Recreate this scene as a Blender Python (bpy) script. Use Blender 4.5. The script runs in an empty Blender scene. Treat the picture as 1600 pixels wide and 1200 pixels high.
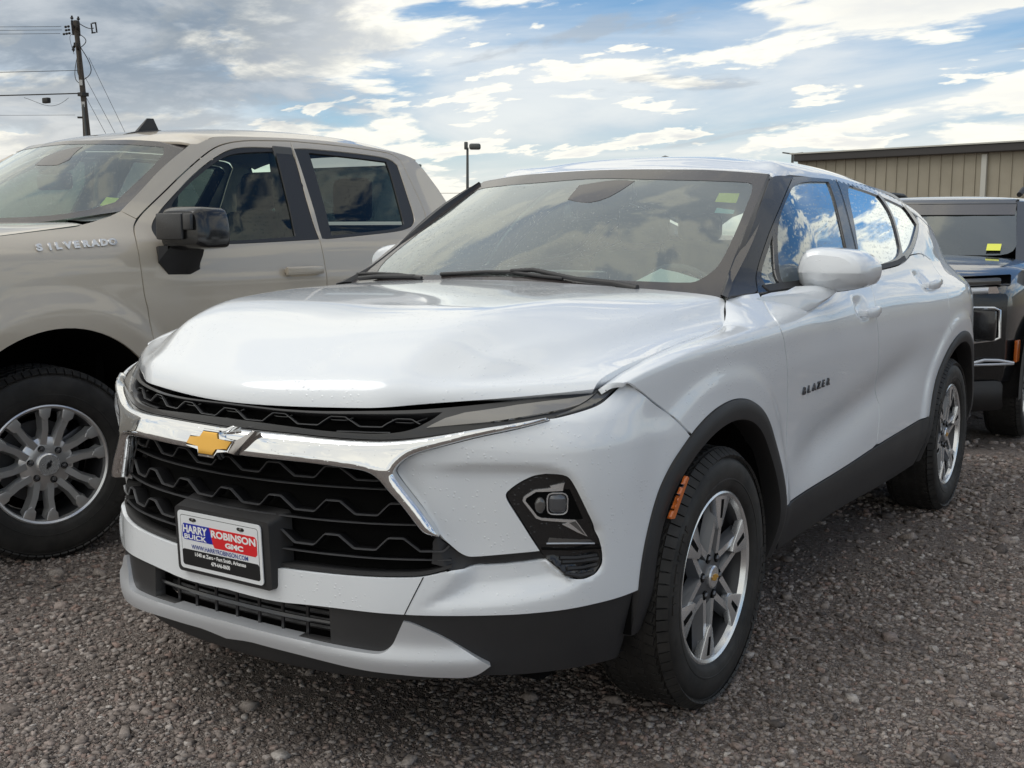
import bpy, bmesh, math, random
import numpy as np
from mathutils import Vector, Matrix, noise
from mathutils.bvhtree import BVHTree
from mathutils.geometry import delaunay_2d_cdt

random.seed(7); RNG = np.random.default_rng(7)
scene = bpy.context.scene
COL = scene.collection
R = math.radians

# ---------------------------------------------------------------- camera
cam_d = bpy.data.cameras.new('camera'); cam = bpy.data.objects.new('camera', cam_d); COL.objects.link(cam)
YAW, PITCH, ROLL = -.58005, -.1308, .00392
cam.location = (2.19115, -2.9824, 1.34979)
_fw = Vector((math.sin(YAW)*math.cos(PITCH), math.cos(YAW)*math.cos(PITCH), math.sin(PITCH)))
_rt = Vector((math.cos(YAW), -math.sin(YAW), 0)); _up = _rt.cross(_fw)
_r2 = math.cos(ROLL)*_rt+math.sin(ROLL)*_up; _u2 = -math.sin(ROLL)*_rt+math.cos(ROLL)*_up
cam.rotation_euler = Matrix((_r2, _u2, -_fw)).transposed().to_euler()
cam_d.sensor_width = 36; cam_d.lens = 1786.2/1600*36
cam_d.clip_start = .05; cam_d.clip_end = 4000
scene.camera = cam
# ---------------------------------------------------------------- exposure, world, sun
scene.view_settings.view_transform = 'Standard'; scene.view_settings.look = 'None'
scene.view_settings.gamma = 1; scene.view_settings.use_curve_mapping = False
scene.view_settings.exposure = EXPOSURE = .54
scene.cycles.max_bounces = 10; scene.cycles.transparent_max_bounces = 16
scene.cycles.caustics_reflective = False; scene.cycles.caustics_refractive = False
scene.cycles.sample_clamp_indirect = 6
SUN_EL, SUN_AZ = R(55), R(130)       # azimuth of the sun measured from +y towards -x
world = bpy.data.worlds.new('World'); scene.world = world; world.use_nodes = True
sd = bpy.data.lights.new('sun', 'SUN'); sd.energy = .8; sd.angle = R(36); sd.color = (1, .985, .965)
sun = bpy.data.objects.new('sun', sd); COL.objects.link(sun)
_sdir = Vector((-math.sin(SUN_AZ)*math.cos(SUN_EL), math.cos(SUN_AZ)*math.cos(SUN_EL), math.sin(SUN_EL)))
sun.rotation_euler = _sdir.to_track_quat('Z', 'Y').to_euler()

class NT:
    """Tiny node-tree writer."""
    def __init__(s, tree): s.t = tree; s.n = tree.nodes; s.l = tree.links
    def node(s, typ, **kw):
        nd = s.n.new(typ)
        for k, v in kw.items(): setattr(nd, k, v)
        return nd
    def link(s, a, b): s.l.new(a, b)
    def put(s, sock, v):
        if isinstance(v, bpy.types.NodeSocket): s.l.new(v, sock)
        elif v is not None:
            try: sock.default_value = v
            except (TypeError, ValueError): sock.default_value = (*v, 1)[:len(sock.default_value)] if hasattr(v, '__len__') else v
    def math(s, op, a, b=None, c=None, clamp=False):
        nd = s.node('ShaderNodeMath', operation=op, use_clamp=clamp)
        for i, v in enumerate((a, b, c)):
            if v is not None: s.put(nd.inputs[i], v)
        return nd.outputs[0]
    def vmath(s, op, a, b=None):
        nd = s.node('ShaderNodeVectorMath', operation=op)
        s.put(nd.inputs[0], a)
        if b is not None:
            s.put(nd.inputs['Scale'] if op == 'SCALE' else nd.inputs[1], b)
        return nd.outputs['Value'] if op in ('DOT_PRODUCT', 'LENGTH', 'DISTANCE') else nd.outputs[0]
    def noise(s, vec, scale, detail=4, rough=.55, dist=0, dim='3D', out=0):
        nd = s.node('ShaderNodeTexNoise', noise_dimensions=dim)
        if vec is not None: s.link(vec, nd.inputs['Vector'])
        nd.inputs['Scale'].default_value = scale; nd.inputs['Detail'].default_value = detail
        nd.inputs['Roughness'].default_value = rough; nd.inputs['Distortion'].default_value = dist
        return nd.outputs[out]
    def ramp(s, fac, *stops, interp='LINEAR'):
        nd = s.node('ShaderNodeValToRGB'); r = nd.color_ramp; r.interpolation = interp
        while len(r.elements) < len(stops): r.elements.new(.5)
        for e, (p, c) in zip(r.elements, stops):
            e.position = p; e.color = (*c, 1) if hasattr(c, '__len__') else (c, c, c, 1)
        s.put(nd.inputs[0], fac); return nd.outputs[0]
    def mix(s, fac, a, b, typ='MIX'):
        nd = s.node('ShaderNodeMix', data_type='RGBA', blend_type=typ)
        s.put(nd.inputs[0], fac); s.put(nd.inputs[6], a if not hasattr(a, '__len__') or isinstance(a, bpy.types.NodeSocket) else (*a, 1)[:4])
        s.put(nd.inputs[7], b if not hasattr(b, '__len__') or isinstance(b, bpy.types.NodeSocket) else (*b, 1)[:4]); return nd.outputs[2]
    def range(s, v, a, b, c=0., d=1., typ='SMOOTHSTEP'):
        nd = s.node('ShaderNodeMapRange', interpolation_type=typ); nd.clamp = True
        s.put(nd.inputs[0], v)
        for i, x in enumerate((a, b, c, d)): nd.inputs[i+1].default_value = x
        return nd.outputs[0]
    def xyz(s, v):
        nd = s.node('ShaderNodeSeparateXYZ'); s.link(v, nd.inputs[0]); return nd.outputs
    def comb(s, x, y, z):
        nd = s.node('ShaderNodeCombineXYZ')
        for i, v in enumerate((x, y, z)): s.put(nd.inputs[i], v)
        return nd.outputs[0]

def build_sky():
    w = NT(world.node_tree)
    bg = world.node_tree.nodes['Background']
    sky = w.node('ShaderNodeTexSky', sky_type='NISHITA'); sky.sun_disc = False
    sky.sun_elevation = SUN_EL; sky.sun_rotation = -SUN_AZ; sky.altitude = 100; sky.dust_density = 1.0; sky.ozone_density = 1.3
    tc = w.node('ShaderNodeTexCoord'); d = tc.outputs['Generated']
    x, y, z = w.xyz(d)
    # cloud layers drift on a ceiling: project the direction onto it
    zz = w.math('MAXIMUM', w.math('ADD', z, .20), .05)
    P = w.comb(w.math('DIVIDE', x, zz), w.math('DIVIDE', y, zz), 0.)
    up = w.range(z, -.02, .03)
    east = w.vmath('DOT_PRODUCT', d, (.836, .548, 0.))            # the clearer half of the sky
    # high milky sheet with streaks
    S1 = w.vmath('MULTIPLY', w.vmath('ADD', P, SKY_OFF[0]), (.62, 1.0, 1))
    n1 = w.noise(S1, 1.1, 7, .56, .9); n1b = w.noise(w.vmath('ADD', P, SKY_OFF[1]), .42, 3, .5, .4)
    cov = w.math('ADD', w.math('ADD', w.math('MULTIPLY', n1, .55), w.math('MULTIPLY', n1b, .45)), w.math('MULTIPLY', east, -.16))
    sheet = w.range(cov, .355, .535)
    # crisp lumpy clouds
    L0 = w.vmath('MULTIPLY', w.vmath('ADD', P, SKY_OFF[2]), (.85, 1.15, 1))
    n2 = w.noise(L0, 1.75, 11, .57, .25); n2l = w.noise(w.vmath('ADD', L0, (.035, -.05, .0)), 1.75, 8, .55, .25)
    n2c = w.noise(w.vmath('ADD', P, SKY_OFF[3]), .7, 2)
    f2 = w.math('ADD', w.math('ADD', n2, w.math('MULTIPLY', w.math('SUBTRACT', n2c, .5), .34)), w.math('MULTIPLY', east, -.05))
    lump = w.range(f2, .462, .512)
    thick = w.range(f2, .50, .64)
    side_ = w.range(w.math('SUBTRACT', n2l, n2), -.035, .045)
    f3 = w.math('ADD', w.noise(w.vmath('MULTIPLY', w.vmath('ADD', P, (5.1, 2.7, 8.)), (.8, 1.2, 1)), 3.9, 9, .56, .2), w.math('MULTIPLY', w.math('SUBTRACT', n2c, .5), .12))
    bits = w.range(f3, .565, .605)
    # a heavy grey bank low in the west, plus a few ragged grey scraps
    gd = w.vmath('DISTANCE', d, Vector(GREY_DIR).normalized())
    n3 = w.noise(P, 3.0, 8, .6, .3)
    bank = w.range(w.math('ADD', gd, w.math('MULTIPLY', w.math('SUBTRACT', n3, .5), -.42)), .23, .12)
    n4 = w.noise(w.vmath('MULTIPLY', w.vmath('ADD', P, (2.2, 7.1, 3.)), (.7, 1.5, 1)), 1.9, 6, .6, .3)
    scrap = w.math('MULTIPLY', w.range(n4, .615, .70), .55)
    skyc = w.vmath('MULTIPLY', sky.outputs[0], SKY_TINT)
    sc = w.mix(w.range(n1, .38, .66), (4.6, 4.95, 5.35), (6.6, 6.65, 6.45))
    c = w.mix(w.math('MULTIPLY', sheet, .80), skyc, sc)
    lc = w.mix(w.math('MULTIPLY', thick, .55), (8.0, 7.75, 6.85), (5.6, 5.65, 5.6))
    lc = w.mix(w.math('MULTIPLY', side_, .35), lc, (5.2, 5.45, 5.7))
    c = w.mix(w.math('MULTIPLY', lump, .92), c, lc)
    c = w.mix(w.math('MULTIPLY', bits, .85), c, w.mix(w.range(f3, .60, .70), (7.9, 7.65, 6.8), (5.9, 5.9, 5.8)))
    c = w.mix(scrap, c, (3.0, 3.35, 3.75))
    c = w.mix(w.math('MULTIPLY', bank, .88), c, w.mix(w.range(n3, .40, .72), (1.55, 2.0, 2.55), (3.9, 4.2, 4.5)))
    hz = w.range(z, .0, .14, .50, 0.)                              # pale air low down
    c = w.mix(hz, c, (7.0, 6.75, 6.05))
    c = w.mix(up, w.vmath('SCALE', sky.outputs[0], .5), c)
    w.link(c, bg.inputs[0]); bg.inputs[1].default_value = SKY_STRENGTH
SKY_OFF = ((4.3, 1.7, 0.), (3.7, 1.9, .4), (11.3, 4.2, 2.), (1.2, 8.4, 5.))
GREY_DIR = (-.765, .60, .23)
SKY_STRENGTH = .10; SKY_TINT = (.50, .75, .92)
build_sky()
# ---------------------------------------------------------------- materials
MAT = {}
def principled(name, col, rough=.5, metal=0., coat=0., spec=.5, coat_rough=.03):
    m = bpy.data.materials.new(name); m.use_nodes = True
    b = m.node_tree.nodes['Principled BSDF']; w = NT(m.node_tree)
    b.inputs['Base Color'].default_value = (*col, 1); b.inputs['Roughness'].default_value = rough
    b.inputs['Metallic'].default_value = metal; b.inputs['Coat Weight'].default_value = coat
    b.inputs['Coat Roughness'].default_value = coat_rough
    b.inputs['Specular IOR Level'].default_value = spec
    MAT[name] = m; return m, b, w
def drops(w, b, scale=95., size=.22, density=.45, strength=.5, dist=.0012, rough=None):
    """beads of rain: sparse round bumps"""
    tc = w.node('ShaderNodeTexCoord')
    v = w.node('ShaderNodeTexVoronoi'); v.inputs['Scale'].default_value = scale
    w.link(tc.outputs['Object'], v.inputs['Vector'])
    h = w.range(v.outputs['Distance'], size, size*.25)
    keep = w.math('LESS_THAN', w.xyz(v.outputs['Color'])[0], density)
    n = w.noise(tc.outputs['Object'], 2.3, 3)
    keep2 = w.range(n, .38, .55)
    h = w.math('MULTIPLY', w.math('MULTIPLY', h, keep), keep2)
    bp = w.node('ShaderNodeBump'); bp.inputs['Strength'].default_value = strength; bp.inputs['Distance'].default_value = dist
    w.link(h, bp.inputs['Height'])
    for k in ('Normal', 'Coat Normal'): w.link(bp.outputs[0], b.inputs[k])
    return h
m, b, w = principled('white_paint', (.775, .805, .835), .32, 0, 1.); drops(w, b, 85, .30, .5, .55)
m, b, w = principled('tan_paint', (.52, .46, .375), .40, .08, 1.); drops(w, b, 80, .25, .3, .35)
m, b, w = principled('black_paint', (.012, .013, .015), .30, .2, 1.); drops(w, b, 70, .25, .3, .3)
m, b, w = principled('gloss_black', (.014, .014, .015), .2, 0, .25); drops(w, b, 95, .30, .55, .8)
m, b, w = principled('trim_black', (.016, .016, .017), .42, 0, 0.); drops(w, b, 95, .30, .5, .5)
m, b, w = principled('pillar_black', (.030, .030, .032), .40, 0, .12); drops(w, b, 95, .30, .6, .8)
m, b, w = principled('black_plastic', (.022, .022, .024), .55, 0, 0.)
tc = w.node('ShaderNodeTexCoord'); bp = w.node('ShaderNodeBump'); bp.inputs['Strength'].default_value = .25; bp.inputs['Distance'].default_value = .0006
w.link(w.noise(tc.outputs['Object'], 420, 2), bp.inputs['Height']); w.link(bp.outputs[0], b.inputs['Normal'])
w.link(w.ramp(w.noise(tc.outputs['Object'], 5, 5), (.3, (.018, .018, .020)), (.75, (.030, .029, .029))), b.inputs['Base Color'])
principled('grille_edge_lit', (.075, .076, .080), .28, 0, .5)  # rib fronts: sky highlight painted in as a lighter grey
principled('grille_inner_shaded', (.005, .005, .006), .6, spec=.25)  # same ribs further back: recess shade painted in as near-black
principled('grille_black', (.020, .020, .022), .30, 0, .4)
principled('deep_black', (.004, .004, .004), .9, spec=.1)
m, b, w = principled('chrome', (.80, .81, .82), .04, 1.); drops(w, b, 110, .28, .35, .35)
principled('satin_chrome', (.42, .40, .39), .25, 1.)
m, b, w = principled('silver_trim', (.62, .64, .67), .36, .5); drops(w, b, 90, .25, .4, .3)
principled('badge_dark', (.13, .14, .16), .22, .8)
principled('badge_metal', (.74, .74, .74), .22, .65)
m, b, w = principled('alloy_bright', (.76, .77, .78), .24, .8)
m, b, w = principled('alloy_dark', (.14, .145, .155), .35, .6)
m, b, w = principled('alloy_silver', (.66, .66, .66), .28, .75)
principled('barrel_dark', (.055, .056, .060), .4, .7)
principled('brake_metal', (.16, .16, .165), .45, .9)
m, b, w = principled('rubber', (.022, .021, .021), .62, spec=.35)
tc = w.node('ShaderNodeTexCoord')
w.link(w.ramp(w.noise(tc.outputs['Object'], 9, 6, .65), (.35, (.016, .0155, .015)), (.7, (.036, .034, .032))), b.inputs['Base Color'])
w.link(w.ramp(w.noise(tc.outputs['Object'], 14, 4), (.35, .5), (.7, .75)), b.inputs['Roughness'])
principled('lamp_smoke', (.10, .098, .095), .10, .2, 1.)
principled('lamp_grey', (.23, .22, .205), .22, .25, 1.)
principled('lamp_clear', (.50, .52, .55), .08, .5, 1.)
principled('lamp_lens', (.10, .105, .115), .10, .3, 1.)
principled('amber', (.55, .13, .02), .22, 0, .8)
principled('red_lens', (.25, .012, .012), .15, 0, .8)
principled('gold', (.78, .43, .07), .32, .55, .3)
principled('interior_dark', (.10, .10, .10), .8)
principled('interior_grey', (.36, .36, .35), .85)
principled('interior_mid', (.11, .115, .12), .85)
principled('interior_light', (.50, .50, .48), .85)
principled('paper', (.72, .78, .76), .8)
principled('sticker_yellow', (.72, .74, .10), .6)
principled('sticker_teal', (.30, .55, .55), .6)
principled('plate_white', (.78, .80, .82), .35)
principled('plate_blue', (.010, .022, .36), .35)
principled('plate_red', (.72, .022, .028), .35)
principled('plate_black', (.012, .013, .014), .35)
principled('text_white', (.85, .86, .86), .4)
principled('text_blue', (.03, .06, .30), .4)
principled('text_black', (.02, .02, .02), .5)
principled('screw_steel', (.20, .19, .18), .35, .9)
def glass(name, tint, refl=1.0, rain=True, pale_film=0.):
    m = bpy.data.materials.new(name); m.use_nodes = True; w = NT(m.node_tree); w.n.clear()
    out = w.node('ShaderNodeOutputMaterial')
    tr = w.node('ShaderNodeBsdfTransparent'); tr.inputs[0].default_value = (*tint, 1)
    gl = w.node('ShaderNodeBsdfGlossy'); gl.inputs['Roughness'].default_value = .015; gl.inputs[0].default_value = (.93, .99, 1, 1)
    fr = w.node('ShaderNodeFresnel'); fr.inputs[0].default_value = 1.5
    fac = w.math('MULTIPLY', fr.outputs[0], refl, clamp=True)
    if rain:
        tc = w.node('ShaderNodeTexCoord'); v = w.node('ShaderNodeTexVoronoi'); v.inputs['Scale'].default_value = 105
        w.link(tc.outputs['Object'], v.inputs['Vector'])
        h = w.math('MULTIPLY', w.range(v.outputs['Distance'], .34, .1), w.math('LESS_THAN', w.xyz(v.outputs['Color'])[0], .42))
        h = w.math('MULTIPLY', h, w.range(w.noise(tc.outputs['Object'], 3.1, 3), .36, .5))
        bp = w.node('ShaderNodeBump'); bp.inputs['Strength'].default_value = .9; bp.inputs['Distance'].default_value = .002
        w.link(h, bp.inputs['Height']); w.link(bp.outputs[0], gl.inputs['Normal'])
    mx = w.node('ShaderNodeMixShader'); w.link(fac, mx.inputs[0]); w.link(tr.outputs[0], mx.inputs[1]); w.link(gl.outputs[0], mx.inputs[2])
    last = mx.outputs[0]
    if pale_film > 0:
        df = w.node('ShaderNodeBsdfDiffuse'); df.inputs[0].default_value = (.62, .68, .66, 1)  # even pale diffuse film mixed over the glass
        m2 = w.node('ShaderNodeMixShader'); m2.inputs[0].default_value = pale_film
        w.link(last, m2.inputs[1]); w.link(df.outputs[0], m2.inputs[2]); last = m2.outputs[0]
    w.link(last, out.inputs[0]); MAT[name] = m; return m
glass('windscreen_glass', (.76, .89, .83), 2.5, True, .085)
glass('side_glass', (.60, .76, .67), 3.2)
glass('privacy_glass', (.03, .033, .035), 3.2)
glass('truck_glass', (.62, .80, .70), .9)
glass('truck_privacy', (.32, .37, .37), .8)
glass('lens_glass', (.75, .75, .75), 1.0, False)
# ---------------------------------------------------------------- surface maths
def akima(xk, yk, xq):
    """Akima spline through (xk, yk); yk is [..., n]; returns [..., m]."""
    xk = np.asarray(xk, float); yk = np.asarray(yk, float); xq = np.asarray(xq, float)
    n = len(xk)
    m = np.diff(yk, axis=-1) / np.diff(xk)
    if n == 2:
        return yk[..., :1] + m * (xq - xk[0])
    a0 = 2*m[..., :1]-m[..., 1:2]; a1 = 2*a0-m[..., :1]
    b0 = 2*m[..., -1:]-m[..., -2:-1]; b1 = 2*b0-m[..., -1:]
    mm = np.concatenate([a1, a0, m, b0, b1], -1)
    w = np.abs(np.diff(mm, axis=-1))
    avg = np.abs(mm[..., 1:]+mm[..., :-1])*.5
    w = w + avg*.5 + 1e-9                     # the 'makima' weights: no ringing at flats
    w1 = w[..., 2:]; w2 = w[..., :-2]
    t = (w1*mm[..., 1:-2]+w2*mm[..., 2:-1])/(w1+w2)
    i = np.clip(np.searchsorted(xk, xq)-1, 0, n-2)
    h = (xk[i+1]-xk[i]); d = (xq-xk[i])/h
    y0, y1, t0, t1 = yk[..., i], yk[..., i+1], t[..., i]*h, t[..., i+1]*h
    return ((2*d**3-3*d**2+1)*y0+(d**3-2*d**2+d)*t0+(-2*d**3+3*d**2)*y1+(d**3-d**2)*t1)

def smooth_axis(A, sig, ax):
    if sig <= 0: return A
    r = int(3*sig)+1
    k = np.exp(-.5*(np.arange(-r, r+1)/sig)**2); k /= k.sum()
    A = np.moveaxis(A, ax, 0)
    lo = 2*A[:1]-A[1:r+1][::-1]; hi = 2*A[-1:]-A[-r-1:-1][::-1]
    B = np.concatenate([lo, A, hi], 0)
    out = sum(k[j]*B[j:j+len(A)] for j in range(2*r+1))
    return np.moveaxis(out, 0, ax)

def sstep(a, b, x):
    t = np.clip((np.asarray(x, float)-a)/(b-a), 0, 1)
    return t*t*(3-2*t)

class Surf:
    """A dense smooth sheet: positions on a (u, v) lattice, u and v in metres."""
    def __init__(s, U, V, P, flip=False):
        s.U, s.V, s.P = np.asarray(U, float), np.asarray(V, float), P
        s.flip = flip; s._tree = None; s.refresh()
    def refresh(s):
        du = np.gradient(s.P, axis=0); dv = np.gradient(s.P, axis=1)
        N = np.cross(du, dv); N /= np.linalg.norm(N, axis=2, keepdims=True)+1e-12
        s.N = -N if s.flip else N
        s._tree = None
    def _bil(s, A, uv):
        uv = np.atleast_2d(uv)
        fu = np.interp(uv[:, 0], s.U, np.arange(len(s.U))); fv = np.interp(uv[:, 1], s.V, np.arange(len(s.V)))
        i = np.minimum(fu.astype(int), len(s.U)-2); j = np.minimum(fv.astype(int), len(s.V)-2)
        a = (fu-i)[:, None]; b = (fv-j)[:, None]
        return A[i, j]*(1-a)*(1-b)+A[i+1, j]*a*(1-b)+A[i, j+1]*(1-a)*b+A[i+1, j+1]*a*b
    def pos(s, uv): return s._bil(s.P, uv)
    def nor(s, uv):
        n = s._bil(s.N, uv); return n/(np.linalg.norm(n, axis=1, keepdims=True)+1e-12)
    @property
    def tree(s):
        if s._tree is None:
            nu, nv = len(s.U), len(s.V)
            idx = np.arange(nu*nv).reshape(nu, nv)
            q = np.stack([idx[:-1, :-1], idx[1:, :-1], idx[1:, 1:], idx[:-1, 1:]], -1).reshape(-1, 4)
            tri = np.concatenate([q[:, [0, 1, 2]], q[:, [0, 2, 3]]])
            s._tri = tri
            s._tree = BVHTree.FromPolygons([tuple(p) for p in s.P.reshape(-1, 3)], tri.tolist(), all_triangles=True)
        return s._tree
    def _uv(s, hit, fi):
        nv = len(s.V)
        t = s._tri[fi]; p = s.P.reshape(-1, 3)
        a, b, c = p[t[0]], p[t[1]], p[t[2]]
        v0, v1, v2 = b-a, c-a, np.array(hit)-a
        d00, d01, d11, d20, d21 = v0@v0, v0@v1, v1@v1, v2@v0, v2@v1
        den = d00*d11-d01*d01+1e-18
        w1 = (d11*d20-d01*d21)/den; w2 = (d00*d21-d01*d20)/den; w0 = 1-w1-w2
        g = lambda k: np.array((s.U[k//nv], s.V[k % nv]))
        return w0*g(t[0])+w1*g(t[1])+w2*g(t[2])
    def locate(s, pts):
        T = s.tree; out = []
        for p in pts:
            h, n, fi, d = T.find_nearest(Vector(p)); out.append(s._uv(h, fi))
        return np.array(out)
    def cast(s, o, d):
        T = s.tree
        h, n, fi, dist = T.ray_cast(Vector(o), Vector(d))
        return None if h is None else (np.array(h), s._uv(h, fi))

def plan_len(xy):
    return np.concatenate([[0], np.cumsum(np.linalg.norm(np.diff(xy, axis=0), axis=1))])

# ---------------------------------------------------------------- white crossover: master sheets (car frame: +x driver side, -y forward)
CREASE = ([-.62, -.5, -.4, -.165, .125, .42, .634, .95], [.960, .982, 1.008, 1.046, 1.067, 1.080, 1.092, 1.105])
FTOP = np.array([(-.64, .838, .952), (-.545, .838, .964), (-.50, .838, .978), (-.437, .840, .996), (-.309, .843, 1.022), (-.129, .848, 1.048), (.026, .850, 1.060), (.150, .850, 1.070), (.205, .848, 1.078), (.240, .842, 1.092), (.285, .826, 1.122), (.335, .803, 1.146), (.39, .785, 1.158), (.46, .792, 1.161), (.62, .82, 1.166)])
def make_side():
    zr = [.18, .26, .34, .47, .56, .68, .80, .92, 1.02, 1.09, 1.14, 1.18, 1.22, 1.30, 1.38, 1.46, 1.54, 1.60, 1.66]
    xb = [.80, .875, .915, .942, .940, .938, .947, .958, .955, .937, .908, .880, .860, .826, .788, .744, .690, .640, .575]
    yc = [-.75, -.6, -.45, -.3, -.15, 0, .2, .45, .8, 1.2, 1.7, 2.1, 2.45, 2.7, 2.86, 3.05, 3.25, 3.45, 3.62, 3.76, 3.86]
    # plan narrowing (low body / shoulder / glass)
    nar_lo = [.215, .098, .045, .012, -.006, -.012, -.008, .004, .009, .008, .006, .001, -.008, -.016, -.020, -.018, -.004, .030, .085, .18, .30]
    nar_sh = [.260, .125, .068, .036, .018, .008, .004, .005, .008, .010, .010, .006, -.006, -.014, -.016, -.010, .012, .050, .105, .195, .31]
    nar_gl = [.44, .36, .29, .255, .235, .215, .188, .132, .056, .009, .002, .008, .016, .026, .034, .050, .075, .110, .16, .24, .34]
    X = np.zeros((len(yc), len(zr)))
    for i, z in enumerate(zr):
        w_sh = float(sstep(.75, .98, z)); w_gl = float(sstep(1.06, 1.24, z))
        nar = np.array(nar_lo)*(1-w_sh)+np.array(nar_sh)*w_sh
        nar = nar*(1-w_gl)+np.array(nar_gl)*w_gl
        X[:, i] = xb[i]-nar
    yq = np.linspace(-.75, 3.86, 620); zq = np.linspace(.18, 1.66, 300)
    D = akima(zr, akima(yc, X.T, yq).T, zq)                       # [y, z]
    Y, Z = np.meshgrid(yq, zq, indexing='ij')
    # rear quarter: shoulder runs on level to the tail while the belt sweeps up
    # flared lips round both wheel openings
    for yc0, r0 in ((.012, .515), (2.872, .515)):
        r = np.hypot(Y-yc0, (Z-.375))
        ang = sstep(.30, .55, Z)
        D += ang*.012*(sstep(r0+.105, r0+.055, r)) * (sstep(1.06, .93, Z))
    # lower door: sculpted hollow that deepens toward the front, above the sill
    ridge = .60+.19*sstep(.55, 2.3, Y)                            # line that climbs to the rear
    hol = np.exp(-((Z-ridge)/.085)**2)*sstep(.52, .95, Y)*sstep(2.55, 1.9, Y)
    D -= .021*hol
    # shoulder crease from the lamp tip along the fender to the front door
    cz = np.interp(Y, CREASE[0], CREASE[1])
    g = sstep(.95, .45, Y)
    D += g*.013*(np.exp(-(np.maximum(Z-cz, 0)/.026)**2)*np.exp(-(np.maximum(cz-Z, 0)/.09)**2))
    for hy, hz in ((1.345, 1.078), (2.375, 1.146)):                # finger hollows behind the handles
        D -= .020*np.exp(-(((Y-hy)/.060)**4+((Z-hz)/.034)**4))
    D = smooth_axis(smooth_axis(D, 1.2, 1), 1.5, 0)
    return Surf(yq, zq, np.stack([D, Y, Z], -1))

PLAN = {  # plan of the nose at several heights: (x, y)
    .17: [(0, -.940), (.14, -.936), (.28, -.920), (.42, -.882), (.53, -.832), (.65, -.745), (.74, -.640), (.80, -.550), (.845, -.45)],
    .25: [(0, -.985), (.14, -.981), (.28, -.966), (.42, -.931), (.53, -.880), (.65, -.792), (.75, -.695), (.82, -.590), (.865, -.46)],
    .33: [(0, -.985), (.14, -.981), (.28, -.967), (.42, -.934), (.53, -.886), (.65, -.802), (.755, -.710), (.835, -.605), (.885, -.47)],
    .46: [(0, -.985), (.14, -.981), (.28, -.966), (.42, -.934), (.53, -.888), (.66, -.803), (.77, -.716), (.855, -.615), (.905, -.48)],
    .60: [(0, -.985), (.14, -.980), (.28, -.962), (.42, -.924), (.54, -.870), (.66, -.797), (.775, -.714), (.865, -.615), (.912, -.485)],
    .72: [(0, -.984), (.14, -.978), (.28, -.956), (.42, -.913), (.54, -.862), (.66, -.797), (.780, -.716), (.872, -.622), (.918, -.49)],
    .83: [(0, -.986), (.14, -.980), (.28, -.957), (.42, -.912), (.54, -.858), (.66, -.792), (.775, -.714), (.872, -.622), (.918, -.49)],
    .90: [(0, -.976), (.14, -.970), (.28, -.946), (.42, -.900), (.54, -.845), (.66, -.776), (.765, -.696), (.857, -.602), (.905, -.48)],
    .96: [(0, -.948), (.14, -.940), (.28, -.914), (.42, -.863), (.54, -.795), (.65, -.715), (.75, -.635), (.835, -.54), (.888, -.45)],
    1.02: [(0, -.915), (.14, -.908), (.28, -.884), (.42, -.834), (.53, -.775), (.63, -.695), (.725, -.615), (.805, -.525), (.860, -.44)],
}
def make_nose(side):
    zs = sorted(PLAN); cols = []
    tail = np.array([-.36, -.24, -.12])
    for z in zs:
        zz = max(z, .185)
        xt = side.pos(np.stack([tail, np.full(3, zz)], 1))[:, 0]
        pts = np.array(PLAN[z]+[(x, y) for x, y in zip(xt, tail)])
        mir = pts[1:4][::-1]*np.array([-1, 1])                    # a little past the centre line
        cols.append(np.concatenate([mir, pts]))
    cols = np.array(cols)                                          # [z, k, 2]
    L = plan_len(cols[4]); L -= L[3]
    uq = np.linspace(L[0], L[-1], 420); vq = np.linspace(.17, 1.02, 260)
    G = akima(L, np.moveaxis(cols, 2, 1), uq)                      # [z, 2, u]
    G = akima(zs, np.moveaxis(G, 0, 2), vq)                        # [2, u, v]
    Z = np.broadcast_to(vq, G[0].shape)
    return Surf(uq, vq, np.stack([G[0], G[1], Z], -1))

HOOD = dict(
 C=[(0,-.950,.918),(0,-.945,.946),(0,-.925,.975),(0,-.870,1.010),(0,-.72,1.090),(0,-.45,1.147),(0,-.15,1.170),(0,.15,1.182),(0,.37,1.192)],
 D=[(.38,-.886,.928),(.38,-.879,.955),(.385,-.858,.985),(.39,-.80,1.022),(.425,-.67,1.103),(.465,-.43,1.153),(.505,-.13,1.167),(.54,.15,1.170),(.58,.35,1.172)],
 K=[(.545,-.792,.943),(.55,-.785,.962),(.555,-.768,.978),(.562,-.73,.995),(.595,-.62,1.050),(.645,-.45,1.081),(.700,-.19,1.106),(.748,.08,1.131),(.782,.370,1.150)],
 E=[(.836,-.545,.972),(.836,-.530,.985),(.838,-.510,.995),(.841,-.475,1.004),(.846,-.40,1.018),(.852,-.29,1.031),(.858,-.09,1.055),(.860,.10,1.070),(.848,.232,1.084)])
def make_hood():
    C, D, K, E = (np.array(HOOD[k], float) for k in 'CDKE')
    M = (K+E)/2
    w = np.array([0, .1, .25, .5, .9, 1, 1, .8, .3])
    M[:, 2] -= .016*w
    M[0] = (.70,-.677,.957); M[1]=(.70,-.665,.973); M[2]=(.702,-.645,.986)
    flip = np.array([-1, 1, 1])
    rows = np.stack([E*flip, M*flip, K*flip, D*flip, C, D, K, M, E], 1)      # [t, s, 3]
    ss = np.array([-.86, -.74, -.625, -.40, 0, .40, .625, .74, .86])
    tt = plan_len(D[:, 1:])
    uq = np.linspace(-.86, .86, 380); vq = np.linspace(0, tt[-1], 320)
    A = akima(ss, np.moveaxis(rows, 2, 1), uq)                                # [t,3,u]
    A = akima(tt, np.moveaxis(A, 0, 2), vq)                                   # [3,u,v]
    P = np.moveaxis(A, 0, 2)
    P = smooth_axis(P, 1.3, 0); P = smooth_axis(P, 1.0, 1)
    return Surf(uq, vq, P)

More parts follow.
